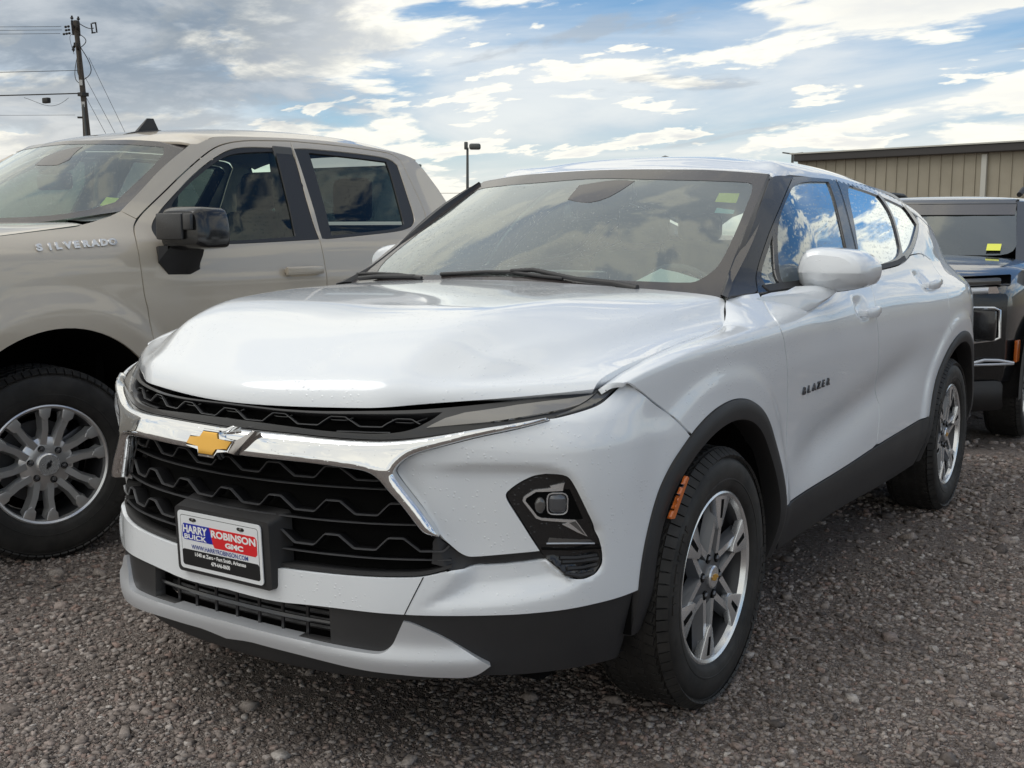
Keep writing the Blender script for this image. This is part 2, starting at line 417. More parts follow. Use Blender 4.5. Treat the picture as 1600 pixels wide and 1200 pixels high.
def make_screen():
    # windscreen: rows bottom to top, half width 0 / .4 / edge
    B = [(0,.285,1.168),(.45,.318,1.165),(.775,.385,1.152)]
    m1= [(0,.535,1.325),(.42,.570,1.318),(.755,.640,1.298)]
    m2= [(0,.790,1.475),(.39,.825,1.466),(.705,.895,1.443)]
    T = [(0,1.030,1.598),(.35,1.055,1.592),(.637,1.108,1.570)]
    rows = np.array([[(-x, y, z) for x, y, z in r[:0:-1]]+list(r) for r in (B, m1, m2, T)], float)
    uq = np.linspace(-1, 1, 160); vq = np.linspace(0, 1, 120)
    A = akima([-1, -.56, 0, .56, 1], np.moveaxis(rows, 2, 1), uq)
    A = akima([0, .34, .69, 1], np.moveaxis(A, 0, 2), vq)
    return Surf(uq*.75, vq*.9, np.moveaxis(A, 0, 2))

ZTRIM = ([1.0, 1.10, 1.3, 1.5, 1.8, 2.1, 2.4, 2.7, 3.0, 3.25, 3.5], [1.560, 1.572, 1.580, 1.580, 1.573, 1.558, 1.533, 1.500, 1.455, 1.405, 1.345])
def make_roof(side):
    yk = np.array([1.03, 1.10, 1.3, 1.5, 1.8, 2.1, 2.4, 2.7, 3.0, 3.25, 3.5])
    zc = np.array([1.602, 1.628, 1.660, 1.674, 1.681, 1.678, 1.666, 1.645, 1.615, 1.578, 1.525])
    zt = akima(ZTRIM[0], np.array(ZTRIM[1]), yk)
    secs = []
    for y, c, z in zip(yk, zc, zt):
        x1 = side.pos([(y, z)])[0, 0]; x2 = side.pos([(y, z+.022)])[0, 0]
        yy = y-.0
        fr = float(sstep(1.5, 1.03, y))
        f2 = float(sstep(1.32, 1.03, y))
        reg = [c, c-.006, c-.024, z+.050, z+.026, z-.004]
        frt = [1.602, 1.599, 1.590, 1.580, 1.574, 1.560]
        xs = [0, .25, .45, x2-.055, x2-.004, x1+.001]
        secs.append([(x, yy+f2*.0705*(x/.61)**2, a*(1-f2)+b*f2) for x, a, b in zip(xs, reg, frt)])
    S = np.array(secs)
    S = np.concatenate([S[:, :0:-1]*np.array([-1, 1, 1]), S], 1)
    sp = np.array([0, .25, .45, .57, .625, .66]); sp = np.concatenate([-sp[:0:-1], sp])
    uq = np.linspace(-.66, .66, 260); vq = np.linspace(yk[0], yk[-1], 240)
    A = akima(sp, np.moveaxis(S, 2, 1), uq); A = akima(yk, np.moveaxis(A, 0, 2), vq)
    P = smooth_axis(np.moveaxis(A, 0, 2), 1.5, 0)
    return Surf(uq, vq, P)

def make_fender(side):
    """front wing: the side sheet up to the shoulder crease, then the flat top in to the bonnet gap"""
    yq = np.linspace(-.64, .62, 260); cz = akima(CREASE[0], np.array(CREASE[1]), yq)
    n1, n2 = 110, 40
    rows = []
    k = np.linspace(0, 1, n1)
    for y, c in zip(yq, cz):
        z = .30+(c-.30)*k; lo = np.stack([side.pos(np.stack([np.full(n1, y), z], 1))[:, 0], np.full(n1, y), z], 1)
        tx = np.interp(y, FTOP[:, 0], FTOP[:, 1]); tz = np.interp(y, FTOP[:, 0], FTOP[:, 2])
        t = np.linspace(0, 1, n2+1)[1:]
        ru = np.stack([lo[-1, 0]+(tx-lo[-1, 0])*t, np.full(n2, y), c+(tz-c)*t+.007*np.sin(np.pi*t)], 1)
        zz = c+(max(tz, c+.02)-c)*t; sh = np.stack([side.pos(np.stack([np.full(n2, y), zz], 1))[:, 0], np.full(n2, y), zz], 1)
        w = float(sstep(.36, .52, y)); rows.append(np.concatenate([lo, ru*(1-w)+sh*w]))
    P = np.array(rows)
    P = smooth_axis(smooth_axis(P, 1.3, 0), 1.1, 1)
    v = np.concatenate([.30+(1.05-.30)*k, 1.05+np.linspace(0, .11, n2+1)[1:]])
    return Surf(yq, v, P)

# ---------------------------------------------------------------- tan pickup: sheets in its own frame (origin on the ground under the front axle)
TRUCK_AT = (-2.90, -.19, 0.)
def make_truck_side():
    zr = [.35, .5, .65, .8, .95, 1.05, 1.15, 1.24, 1.31, 1.36, 1.45, 1.58, 1.70, 1.78, 1.84, 1.90]
    xb = [.955, .985, 1.005, 1.022, 1.030, 1.028, 1.018, 1.002, .982, .955, .912, .842, .776, .728, .682, .60]
    yc = [-.8, -.4, 0, .3, .6, .9, 1.2, 1.7, 2.3, 2.7, 3.0, 4.0, 5.0]
    nlo = [.03, .0, -.012, -.006, 0, 0, 0, 0, 0, 0, -.005, -.005, .0]
    nhi = [.22, .16, .13, .11, .075, .03, .008, 0, .004, .01, .03, .05, .08]
    X = np.zeros((len(yc), len(zr)))
    for i, z in enumerate(zr):
        w = float(sstep(1.22, 1.50, z)); X[:, i] = xb[i]-(np.array(nlo)*(1-w)+np.array(nhi)*w)
    yq = np.linspace(-.8, 5.0, 560); zq = np.linspace(.35, 1.90, 300)
    D = akima(zr, akima(yc, X.T, yq).T, zq); Y, Z = np.meshgrid(yq, zq, indexing='ij')
    for y0 in (.05, 3.75):
        r = np.hypot((Y-y0)*.97, Z-.40); D += .026*sstep(.74, .62, r)*sstep(.35, .6, Z)
    D -= .010*np.exp(-((Z-.72)/.10)**2)*sstep(.6, .9, Y)*sstep(2.7, 2.4, Y)
    D += .006*np.exp(-((Z-1.12)/.03)**2)*sstep(.3, .8, Y)
    return Surf(yq, zq, np.stack([smooth_axis(D, 1.2, 1), Y, Z], -1))
def make_truck_screen():
    B = [(0, .22, 1.375), (.45, .31, 1.385), (.835, .535, 1.440)]
    m1 = [(0, .55, 1.60), (.42, .62, 1.60), (.755, .80, 1.600)]
    T = [(0, .88, 1.800), (.36, .93, 1.797), (.675, 1.075, 1.775)]
    rows = np.array([[(-x, y, z) for x, y, z in r[:0:-1]]+list(r) for r in (B, m1, T)], float)
    uq = np.linspace(-1, 1, 120); vq = np.linspace(0, 1, 80)
    A = akima([-1, -.55, 0, .55, 1], np.moveaxis(rows, 2, 1), uq); A = akima([0, .5, 1], np.moveaxis(A, 0, 2), vq)
    return Surf(uq*.8, vq*.75, np.moveaxis(A, 0, 2))
def make_truck_roof(ts):
    yk = np.array([.885, 1.0, 1.2, 1.5, 1.9, 2.3, 2.6, 2.75, 2.83])
    zc = np.array([1.803, 1.832, 1.868, 1.900, 1.918, 1.918, 1.900, 1.880, 1.86])
    ze = np.array([1.772, 1.790, 1.822, 1.845, 1.862, 1.862, 1.842, 1.822, 1.80])
    secs = []
    for y, c, e in zip(yk, zc, ze):
        f = float(sstep(1.25, .885, y)); yy = lambda x: y+f*.19*(x/.675)**2
        xe = ts.pos([(y+f*.19, e)])[0, 0]
        secs.append([(0, yy(0), c), (.3, yy(.3), c-.006), (.5, yy(.5), c-.018+f*.004), (xe-.06, yy(.6), e+.012), (xe, yy(.675), e-.006)])
    S_ = np.array(secs); S_ = np.concatenate([S_[:, :0:-1]*np.array([-1, 1, 1]), S_], 1)
    sp = [0, .3, .5, .62, .70]; sp = np.array([-a for a in sp[:0:-1]]+sp)
    uq = np.linspace(-.70, .70, 160); vq = np.linspace(yk[0], yk[-1], 160)
    A = akima(sp, np.moveaxis(S_, 2, 1), uq); A = akima(yk, np.moveaxis(A, 0, 2), vq)
    return Surf(uq, vq, smooth_axis(np.moveaxis(A, 0, 2), 1.5, 0))
# ---------------------------------------------------------------- panel outlines measured on the sheets (metres, car frame)
LINES = {
 'lip': [(0.018, -0.967, 0.924), (0.237, -0.946, 0.922), (0.382, -0.899, 0.929), (0.495, -0.842, 0.935), (0.574, -0.787, 0.943), (0.666, -0.709, 0.954), (0.774, -0.605, 0.967), (0.837, -0.52, 0.976), (0.87, -0.462, 0.98)],
 'slot_low': [(0.006, -0.984, 0.86), (0.073, -0.982, 0.861), (0.232, -0.965, 0.861), (0.302, -0.95, 0.858), (0.42, -0.91, 0.855), (0.493, -0.878, 0.859), (0.577, -0.833, 0.873), (0.658, -0.781, 0.891), (0.732, -0.721, 0.903), (0.777, -0.675, 0.912)],
 'lamp_low': [(0.777, -0.675, 0.912), (0.79, -0.665, 0.911), (0.83, -0.605, 0.924), (0.854, -0.55, 0.936), (0.86, -0.51, 0.954), (0.87, -0.462, 0.98)],
 'lens': [(0.544, -0.846, 0.889), (0.59, -0.796, 0.927), (0.674, -0.72, 0.94), (0.717, -0.676, 0.948), (0.833, -0.541, 0.962), (0.838, -0.526, 0.968), (0.831, -0.557, 0.951), (0.816, -0.6, 0.936), (0.756, -0.68, 0.922), (0.691, -0.748, 0.909), (0.617, -0.804, 0.898)],
 'lens_dark': [(0.838, -0.526, 0.968), (0.865, -0.475, 0.976), (0.86, -0.502, 0.961), (0.851, -0.542, 0.943), (0.826, -0.599, 0.93), (0.791, -0.654, 0.918), (0.816, -0.6, 0.936), (0.831, -0.557, 0.951)],
 'mesh_up': [(0.021, -0.97, 0.917), (0.24, -0.949, 0.914), (0.386, -0.904, 0.919), (0.526, -0.833, 0.926), (0.564, -0.807, 0.93), (0.545, -0.838, 0.909), (0.524, -0.856, 0.891), (0.484, -0.878, 0.878), (0.419, -0.908, 0.873), (0.301, -0.947, 0.875), (0.174, -0.971, 0.882), (0.014, -0.98, 0.884)],
 'chrome_lowbar': [(-0.011, -0.985, 0.8), (0.083, -0.983, 0.798), (0.195, -0.973, 0.799), (0.302, -0.951, 0.797), (0.401, -0.919, 0.79), (0.43, -0.908, 0.783), (0.449, -0.9, 0.77), (0.471, -0.892, 0.742), (0.509, -0.878, 0.7), (0.546, -0.864, 0.647), (0.56, -0.857, 0.637), (0.584, -0.844, 0.633)],
 'chrome_out': [(0.584, -0.844, 0.633), (0.58, -0.845, 0.648), (0.548, -0.859, 0.697), (0.512, -0.874, 0.744), (0.487, -0.884, 0.778), (0.486, -0.885, 0.791), (0.503, -0.877, 0.812), (0.529, -0.863, 0.831), (0.589, -0.831, 0.849), (0.661, -0.785, 0.872), (0.735, -0.726, 0.89), (0.786, -0.672, 0.907)],
 'strip_up': [(0.584, -0.844, 0.633), (0.602, -0.834, 0.611), (0.622, -0.822, 0.591), (0.635, -0.814, 0.582), (0.65, -0.804, 0.578), (0.706, -0.766, 0.583), (0.783, -0.707, 0.592)],
 'strip_low': [(0.611, -0.832, 0.549), (0.643, -0.81, 0.554), (0.706, -0.767, 0.56), (0.793, -0.697, 0.568)],
 'grille_low': [(-0.007, -0.985, 0.521), (0.106, -0.982, 0.517), (0.2, -0.976, 0.517), (0.304, -0.961, 0.52), (0.396, -0.938, 0.522), (0.497, -0.9, 0.526), (0.554, -0.869, 0.529), (0.611, -0.832, 0.549)],
 'pod_left': [(0.783, -0.707, 0.592), (0.754, -0.733, 0.655), (0.726, -0.755, 0.711), (0.719, -0.76, 0.728), (0.722, -0.758, 0.741), (0.745, -0.741, 0.762), (0.772, -0.721, 0.778), (0.795, -0.703, 0.782)],
 'pod_right': [(0.795, -0.703, 0.782), (0.832, -0.672, 0.778), (0.843, -0.661, 0.76), (0.859, -0.641, 0.71), (0.874, -0.606, 0.639), (0.88, -0.585, 0.596), (0.881, -0.576, 0.559), (0.878, -0.58, 0.534), (0.865, -0.606, 0.516), (0.835, -0.652, 0.519), (0.821, -0.668, 0.529), (0.793, -0.697, 0.568)],
 'seam_bumper_f': [(0.887, -0.493, 0.985), (0.893, -0.481, 0.985), (0.906, -0.436, 0.959), (0.915, -0.382, 0.927), (0.925, -0.327, 0.897), (0.934, -0.306, 0.882), (0.953, -0.231, 0.821)],
 'seam_bumper': [(0.87, -0.462, 0.98), (0.877, -0.45, 0.981), (0.9, -0.425, 0.957), (0.916, -0.383, 0.927), (0.926, -0.328, 0.897), (0.933, -0.305, 0.881), (0.953, -0.23, 0.821)],
 'white_low': [(-0.022, -0.985, 0.432), (0.151, -0.98, 0.425), (0.298, -0.963, 0.436), (0.407, -0.938, 0.436), (0.516, -0.896, 0.435), (0.619, -0.832, 0.433), (0.73, -0.749, 0.434), (0.8, -0.684, 0.437), (0.86, -0.601, 0.442), (0.894, -0.516, 0.443), (0.913, -0.436, 0.446)],
 'skid_up': [(-0.066, -0.984, 0.353), (0.067, -0.984, 0.35), (0.226, -0.974, 0.348), (0.35, -0.953, 0.342), (0.444, -0.926, 0.337), (0.468, -0.917, 0.34), (0.487, -0.909, 0.358), (0.499, -0.904, 0.388), (0.512, -0.898, 0.42), (0.526, -0.891, 0.419), (0.553, -0.875, 0.407), (0.598, -0.844, 0.381), (0.642, -0.809, 0.345), (0.685, -0.773, 0.31)],
 'skid_low': [(-0.022, -0.985, 0.31), (0.147, -0.981, 0.308), (0.297, -0.964, 0.303), (0.404, -0.938, 0.291), (0.496, -0.902, 0.287), (0.576, -0.854, 0.28), (0.65, -0.796, 0.275), (0.685, -0.773, 0.31)],
 'skid_ridge': [(-0.039, -0.985, 0.343), (0.067, -0.984, 0.336), (0.226, -0.974, 0.333), (0.405, -0.938, 0.318), (0.497, -0.903, 0.313), (0.578, -0.855, 0.312), (0.685, -0.773, 0.31)],
 'valance_low': [(0.65, -0.796, 0.275), (0.721, -0.733, 0.269), (0.785, -0.657, 0.267), (0.839, -0.56, 0.263), (0.867, -0.458, 0.257), (0.837, -0.346, 0.236)],
 'intake': [(-0.224, -0.974, 0.428), (-0.018, -0.985, 0.432), (0.151, -0.98, 0.429), (0.323, -0.959, 0.427), (0.342, -0.955, 0.346), (0.186, -0.978, 0.356), (-0.021, -0.985, 0.362), (-0.227, -0.974, 0.364)],
 'bar_seam': [(0.516, -0.896, 0.436), (0.534, -0.885, 0.478), (0.554, -0.869, 0.53)],
 'lowcrease': [(0.527, -0.89, 0.441), (0.592, -0.847, 0.51), (0.612, -0.832, 0.541)],
 'lowshelf': [(0.534, -0.886, 0.443), (0.619, -0.832, 0.445), (0.731, -0.75, 0.453), (0.823, -0.663, 0.47), (0.858, -0.615, 0.496), (0.872, -0.593, 0.533)],
 'cheekline': [(0.53, -0.864, 0.808), (0.585, -0.836, 0.806), (0.678, -0.782, 0.81), (0.79, -0.704, 0.808), (0.827, -0.676, 0.795), (0.85, -0.654, 0.774), (0.865, -0.633, 0.725), (0.88, -0.596, 0.656)],
 'plate': [(-0.175, -0.977, 0.619), (0.132, -0.98, 0.621), (0.14, -0.981, 0.473), (-0.164, -0.98, 0.463)],
 'bowtie': [(-0.114, -0.982, 0.834), (-0.005, -0.986, 0.819)],
 'podlens': [(0.755, -0.735, 0.736), (0.775, -0.72, 0.757), (0.832, -0.672, 0.759), (0.849, -0.652, 0.711), (0.862, -0.626, 0.642), (0.875, -0.595, 0.602), (0.802, -0.691, 0.606), (0.777, -0.715, 0.658)],
 'hoodseam': [(0.838, -0.515, 0.973), (0.839, -0.47, 0.987), (0.84, -0.42, 0.999), (0.843, -0.307, 1.022), (0.848, -0.138, 1.047), (0.85, 0.009, 1.059), (0.85, 0.152, 1.071), (0.847, 0.209, 1.08), (0.84, 0.245, 1.096), (0.804, 0.333, 1.145), (0.79, 0.382, 1.156)],
 'belt': [(0.826, 0.559, 1.162), (0.839, 0.692, 1.165), (0.851, 0.831, 1.169), (0.868, 1.174, 1.185), (0.864, 1.708, 1.206), (0.857, 1.996, 1.213), (0.848, 2.214, 1.225), (0.827, 2.443, 1.261), (0.779, 2.738, 1.342), (0.734, 2.93, 1.408)],
 'trim_up': [(0.734, 2.93, 1.408), (0.689, 2.874, 1.492), (0.656, 2.778, 1.546), (0.652, 2.521, 1.565), (0.647, 2.171, 1.581), (0.652, 1.847, 1.582), (0.657, 1.478, 1.578), (0.659, 1.306, 1.572)],
 'trim_front': [(0.659, 1.306, 1.572), (0.704, 1.099, 1.5), (0.74, 0.891, 1.393), (0.763, 0.738, 1.291), (0.788, 0.636, 1.202), (0.826, 0.559, 1.162)],
 'pillar_ridge': [(0.651, 1.084, 1.569), (0.7, 0.86, 1.457), (0.729, 0.683, 1.338), (0.749, 0.545, 1.229), (0.805, 0.345, 1.158)],
 'seam_door': [(0.832, 0.554, 1.158), (0.867, 0.505, 1.133), (0.913, 0.436, 1.104), (0.939, 0.423, 1.083), (0.952, 0.42, 1.061), (0.958, 0.439, 1.026), (0.956, 0.476, 0.965), (0.944, 0.531, 0.835), (0.93, 0.582, 0.66), (0.945, 0.543, 0.471)],
 'seam_mid': [(0.863, 1.559, 1.208), (0.899, 1.574, 1.143), (0.94, 1.497, 1.048), (0.944, 1.548, 0.869), (0.919, 1.676, 0.673), (0.935, 1.621, 0.514)],
 'seam_rear': [(0.827, 2.443, 1.261), (0.815, 2.677, 1.267), (0.824, 2.821, 1.231), (0.868, 2.801, 1.173), (0.938, 2.651, 1.104), (0.965, 2.611, 1.031), (0.973, 2.623, 0.926)],
 'rocker_up': [(0.945, 0.543, 0.471), (0.932, 0.76, 0.478), (0.933, 1.2, 0.488), (0.935, 1.612, 0.507), (0.939, 2.02, 0.518), (0.958, 2.374, 0.53)],
 'rocker_low': [(0.894, 0.681, 0.308), (0.898, 1.007, 0.316), (0.9, 1.332, 0.318), (0.893, 1.766, 0.3), (0.897, 2.055, 0.301)],
 'g_light': [(0.756, 0.849, 1.347), (0.824, 0.75, 1.186), (0.808, 0.66, 1.187), (0.783, 0.688, 1.224)],
 'g_front': [(0.676, 1.286, 1.549), (0.669, 1.709, 1.565), (0.752, 1.573, 1.443), (0.822, 1.474, 1.303), (0.861, 1.441, 1.21), (0.853, 1.07, 1.199), (0.825, 0.782, 1.19), (0.753, 0.893, 1.369), (0.719, 1.065, 1.471)],
 'g_rear': [(0.67, 1.896, 1.56), (0.67, 2.147, 1.555), (0.672, 2.368, 1.545), (0.7, 2.399, 1.505), (0.735, 2.408, 1.45), (0.782, 2.343, 1.365), (0.831, 2.252, 1.263), (0.848, 1.957, 1.235), (0.857, 1.604, 1.223), (0.832, 1.601, 1.282)],
 'g_quarter': [(0.67, 2.447, 1.545), (0.668, 2.597, 1.541), (0.674, 2.713, 1.526), (0.706, 2.798, 1.472), (0.742, 2.85, 1.404), (0.79, 2.598, 1.33), (0.815, 2.441, 1.29), (0.828, 2.295, 1.268), (0.781, 2.379, 1.365), (0.734, 2.445, 1.45)],
 'bpillar': [(0.652, 1.847, 1.582), (0.751, 1.686, 1.445), (0.826, 1.587, 1.297), (0.863, 1.559, 1.208)],
 'badge': [(0.942, 0.67, 0.836), (0.942, 0.956, 0.842)],
 'handle1': [(0.921, 1.336, 1.058), (0.936, 1.544, 1.062)],
 'handle2': [(0.9, 2.36, 1.125), (0.912, 2.645, 1.133)],
 'marker': [(0.943, -0.275, 0.724), (0.945, -0.266, 0.716), (0.934, -0.324, 0.618), (0.93, -0.346, 0.622)],
 'frit': [(0.049, 0.956, 1.561), (0.239, 0.959, 1.552), (0.436, 0.984, 1.545), (0.582, 1.025, 1.538), (0.608, 1.021, 1.531), (0.623, 0.99, 1.511), (0.647, 0.868, 1.442), (0.676, 0.703, 1.349), (0.693, 0.586, 1.281), (0.697, 0.518, 1.243), (0.687, 0.475, 1.221), (0.667, 0.43, 1.199), (0.644, 0.413, 1.194), (0.531, 0.383, 1.195), (0.262, 0.35, 1.2)],
 'scr_top': [(0.056, 0.994, 1.58), (0.219, 0.998, 1.574), (0.419, 1.021, 1.566), (0.633, 1.093, 1.563)],
 'scr_side': [(0.633, 1.093, 1.563), (0.66, 0.918, 1.466), (0.692, 0.729, 1.359), (0.721, 0.56, 1.261), (0.753, 0.392, 1.16)],
 'sticker': [(0.518, 0.934, 1.504), (0.588, 0.957, 1.502), (0.601, 0.893, 1.466), (0.528, 0.874, 1.471)],
 'sticker2': [(0.55, 0.842, 1.449), (0.614, 0.85, 1.44), (0.62, 0.826, 1.426), (0.555, 0.809, 1.431)],
 'pod_cam': [(-0.036, 0.796, 1.478), (-0.048, 0.903, 1.535), (0.082, 0.946, 1.555), (0.172, 0.941, 1.548), (0.159, 0.881, 1.518), (0.122, 0.798, 1.476), (0.058, 0.768, 1.462)],
 'paper': [(0.508, 0.48, 1.255), (0.576, 0.479, 1.243), (0.689, 0.465, 1.215), (0.669, 0.427, 1.197), (0.571, 0.395, 1.196), (0.447, 0.388, 1.207)],
 'wiper_blade_a': [(-0.299, 0.35, 1.197), (-0.103, 0.351, 1.209), (0.005, 0.352, 1.211), (0.12, 0.34, 1.201), (0.22, 0.338, 1.195)],
 'wiper_arm_a': [(0.005, 0.352, 1.211), (0.091, 0.36, 1.215), (0.271, 0.335, 1.19), (0.416, 0.336, 1.179), (0.506, 0.326, 1.164)],
 'wiper_blade_b': [(-0.771, 0.44, 1.184), (-0.647, 0.407, 1.19), (-0.506, 0.369, 1.19), (-0.375, 0.335, 1.182)],
 'winsticker_small': [(0.544, 0.996, 1.531), (0.576, 1.008, 1.531), (0.579, 0.99, 1.521), (0.545, 0.982, 1.524)],
 't_front_cut': [(1.03, 0.506, 1.02), (1.027, 0.49, 1.082), (1.015, 0.491, 1.178), (0.987, 0.495, 1.275), (0.911, 0.539, 1.363), (0.877, 0.586, 1.405), (0.833, 0.739, 1.5), (0.792, 0.925, 1.622), (0.742, 1.131, 1.74), (0.717, 1.254, 1.787), (0.701, 1.411, 1.814), (0.695, 1.57, 1.825), (0.686, 1.757, 1.835)],
 't_mid_cut': [(0.686, 1.757, 1.835), (0.718, 1.742, 1.794), (0.896, 1.663, 1.481), (0.988, 1.655, 1.293), (1.012, 1.658, 1.191), (1.028, 1.655, 1.106)],
 't_rear_top': [(0.686, 1.757, 1.835), (0.682, 2.126, 1.837), (0.688, 2.48, 1.827), (0.693, 2.606, 1.817), (0.719, 2.655, 1.78), (0.784, 2.658, 1.669), (0.852, 2.668, 1.544), (0.894, 2.663, 1.468)],
 't_trim_front': [(0.72, 1.731, 1.792), (0.723, 1.615, 1.788), (0.725, 1.388, 1.78), (0.74, 1.24, 1.749), (0.791, 1.011, 1.638), (0.849, 0.788, 1.487), (0.875, 0.701, 1.424), (0.901, 0.652, 1.383), (0.922, 0.634, 1.358), (0.951, 0.634, 1.327), (0.968, 0.679, 1.307), (0.98, 0.808, 1.295), (0.984, 1.102, 1.298), (0.979, 1.612, 1.317), (0.978, 1.661, 1.318)],
 't_trim_rear': [(0.719, 1.756, 1.793), (0.716, 1.818, 1.797), (0.714, 1.865, 1.8), (0.711, 2.227, 1.8), (0.715, 2.553, 1.789), (0.739, 2.6, 1.75), (0.829, 2.57, 1.59), (0.911, 2.543, 1.44), (0.93, 2.506, 1.403), (0.942, 2.449, 1.381), (0.953, 2.329, 1.36), (0.968, 1.976, 1.336), (0.977, 1.736, 1.321), (0.978, 1.681, 1.32)],
 't_glass_front': [(0.733, 1.604, 1.772), (0.742, 1.331, 1.75), (0.759, 1.204, 1.716), (0.805, 0.997, 1.61), (0.847, 0.823, 1.499), (0.875, 0.778, 1.44), (0.957, 0.721, 1.324), (0.972, 0.815, 1.309), (0.978, 1.109, 1.313), (0.97, 1.496, 1.333)],
 't_glass_rear': [(0.727, 1.86, 1.781), (0.727, 2.209, 1.777), (0.729, 2.511, 1.768), (0.774, 2.502, 1.693), (0.931, 2.421, 1.402), (0.945, 2.34, 1.376), (0.959, 1.986, 1.352), (0.967, 1.767, 1.338)],
 't_handle': [(1.017, 1.352, 1.163), (1.018, 1.609, 1.16)],
 't_badge': [(0.988, 0.001, 1.279), (0.967, 0.402, 1.302)],
 't_arch': [(1.064, -0.221, 0.949), (1.068, -0.081, 0.964), (1.067, 0.073, 0.967), (1.064, 0.201, 0.941), (1.06, 0.29, 0.887), (1.054, 0.359, 0.814), (1.047, 0.402, 0.752)],
 't_hoodline': [(0.926, -0.11, 1.335), (0.905, 0.075, 1.354), (0.887, 0.267, 1.373), (0.88, 0.288, 1.38)],
 't_cowl': [(0.84, 0.531, 1.444), (0.874, 0.588, 1.408)],
 't_screen_edge': [(0.84, 0.531, 1.444), (0.804, 0.664, 1.53), (0.763, 0.83, 1.653), (0.715, 1.048, 1.775)],
 't_sticker': [(0.671, 0.59, 1.512), (0.735, 0.613, 1.506), (0.768, 0.554, 1.465), (0.692, 0.534, 1.474)],
 't_paper': [(0.588, 0.411, 1.424), (0.694, 0.515, 1.462), (0.755, 0.543, 1.462), (0.814, 0.541, 1.447), (0.778, 0.495, 1.43), (0.721, 0.455, 1.419)],
 't_pod': [(0.045, 0.664, 1.671), (0.021, 0.737, 1.716), (0.069, 0.794, 1.749), (0.187, 0.837, 1.766), (0.195, 0.786, 1.735), (0.229, 0.723, 1.693), (0.204, 0.676, 1.667), (0.115, 0.661, 1.666)],
 't_text': [(0.78, 0.575, 1.474), (0.769, 0.653, 1.519)],
 'pod_housing': [(0.743, -0.714, 0.713), (0.764, -0.698, 0.736), (0.827, -0.647, 0.737), (0.835, -0.636, 0.71), (0.847, -0.612, 0.659), (0.832, -0.629, 0.659), (0.774, -0.687, 0.668), (0.765, -0.695, 0.674)],
 'pod_accent': [(0.738, -0.717, 0.714), (0.742, -0.715, 0.723), (0.762, -0.7, 0.739), (0.792, -0.675, 0.743), (0.791, -0.676, 0.748), (0.819, -0.655, 0.755), (0.814, -0.656, 0.735), (0.764, -0.698, 0.734), (0.746, -0.712, 0.719), (0.744, -0.713, 0.712), (0.766, -0.694, 0.674), (0.774, -0.687, 0.669), (0.834, -0.627, 0.66), (0.85, -0.595, 0.614), (0.836, -0.621, 0.628), (0.811, -0.652, 0.651), (0.823, -0.639, 0.655), (0.774, -0.687, 0.663), (0.764, -0.696, 0.668), (0.74, -0.716, 0.709)],
 'pod_shade': [(0.823, -0.639, 0.654), (0.833, -0.627, 0.657), (0.847, -0.601, 0.619), (0.843, -0.609, 0.624)],
 'pod_lens': [(0.821, -0.647, 0.702), (0.82, -0.647, 0.69), (0.819, -0.647, 0.685), (0.818, -0.648, 0.682), (0.815, -0.65, 0.68), (0.812, -0.654, 0.679), (0.804, -0.661, 0.679), (0.796, -0.669, 0.68), (0.793, -0.672, 0.682), (0.791, -0.674, 0.684), (0.789, -0.675, 0.687), (0.788, -0.676, 0.692), (0.788, -0.677, 0.704), (0.789, -0.678, 0.716), (0.79, -0.677, 0.72), (0.791, -0.676, 0.723), (0.794, -0.674, 0.725), (0.797, -0.671, 0.726), (0.805, -0.664, 0.726), (0.813, -0.656, 0.726), (0.817, -0.653, 0.724), (0.819, -0.651, 0.722), (0.82, -0.649, 0.719), (0.821, -0.648, 0.714)],
 'pod_lens_ring': [(0.822, -0.645, 0.702), (0.822, -0.645, 0.689), (0.821, -0.645, 0.684), (0.82, -0.646, 0.681), (0.818, -0.648, 0.679), (0.816, -0.65, 0.677), (0.812, -0.653, 0.676), (0.804, -0.662, 0.676), (0.795, -0.67, 0.677), (0.792, -0.673, 0.678), (0.789, -0.675, 0.68), (0.787, -0.677, 0.683), (0.786, -0.678, 0.686), (0.786, -0.679, 0.691), (0.786, -0.68, 0.704), (0.786, -0.68, 0.716), (0.787, -0.679, 0.721), (0.788, -0.679, 0.724), (0.79, -0.677, 0.727), (0.793, -0.675, 0.728), (0.796, -0.672, 0.729), (0.805, -0.664, 0.729), (0.814, -0.656, 0.729), (0.817, -0.653, 0.727), (0.819, -0.651, 0.726), (0.821, -0.649, 0.723), (0.822, -0.647, 0.719), (0.823, -0.646, 0.714)],
 'pod_lens_b': [(0.783, -0.682, 0.699), (0.782, -0.682, 0.694), (0.781, -0.683, 0.689), (0.779, -0.684, 0.685), (0.777, -0.685, 0.681), (0.775, -0.688, 0.679), (0.772, -0.69, 0.679), (0.769, -0.692, 0.68), (0.767, -0.694, 0.682), (0.764, -0.696, 0.685), (0.763, -0.698, 0.69), (0.762, -0.699, 0.695), (0.762, -0.699, 0.7), (0.762, -0.699, 0.705), (0.763, -0.698, 0.71), (0.765, -0.697, 0.714), (0.767, -0.695, 0.718), (0.77, -0.694, 0.72), (0.772, -0.691, 0.72), (0.775, -0.689, 0.72), (0.778, -0.687, 0.717), (0.78, -0.685, 0.714), (0.781, -0.683, 0.71), (0.782, -0.682, 0.705)],
 'pod_reflector': [(0.784, -0.674, 0.606), (0.788, -0.671, 0.617), (0.854, -0.587, 0.604), (0.86, -0.582, 0.597)],
 'pod_redge': [(0.782, -0.676, 0.604), (0.823, -0.633, 0.601), (0.862, -0.581, 0.595)],
 'pod_split': [(0.773, -0.683, 0.591), (0.823, -0.632, 0.585), (0.878, -0.574, 0.584)],
 'pod_fin_a': [(0.806, -0.651, 0.565), (0.832, -0.618, 0.561), (0.864, -0.574, 0.562)],
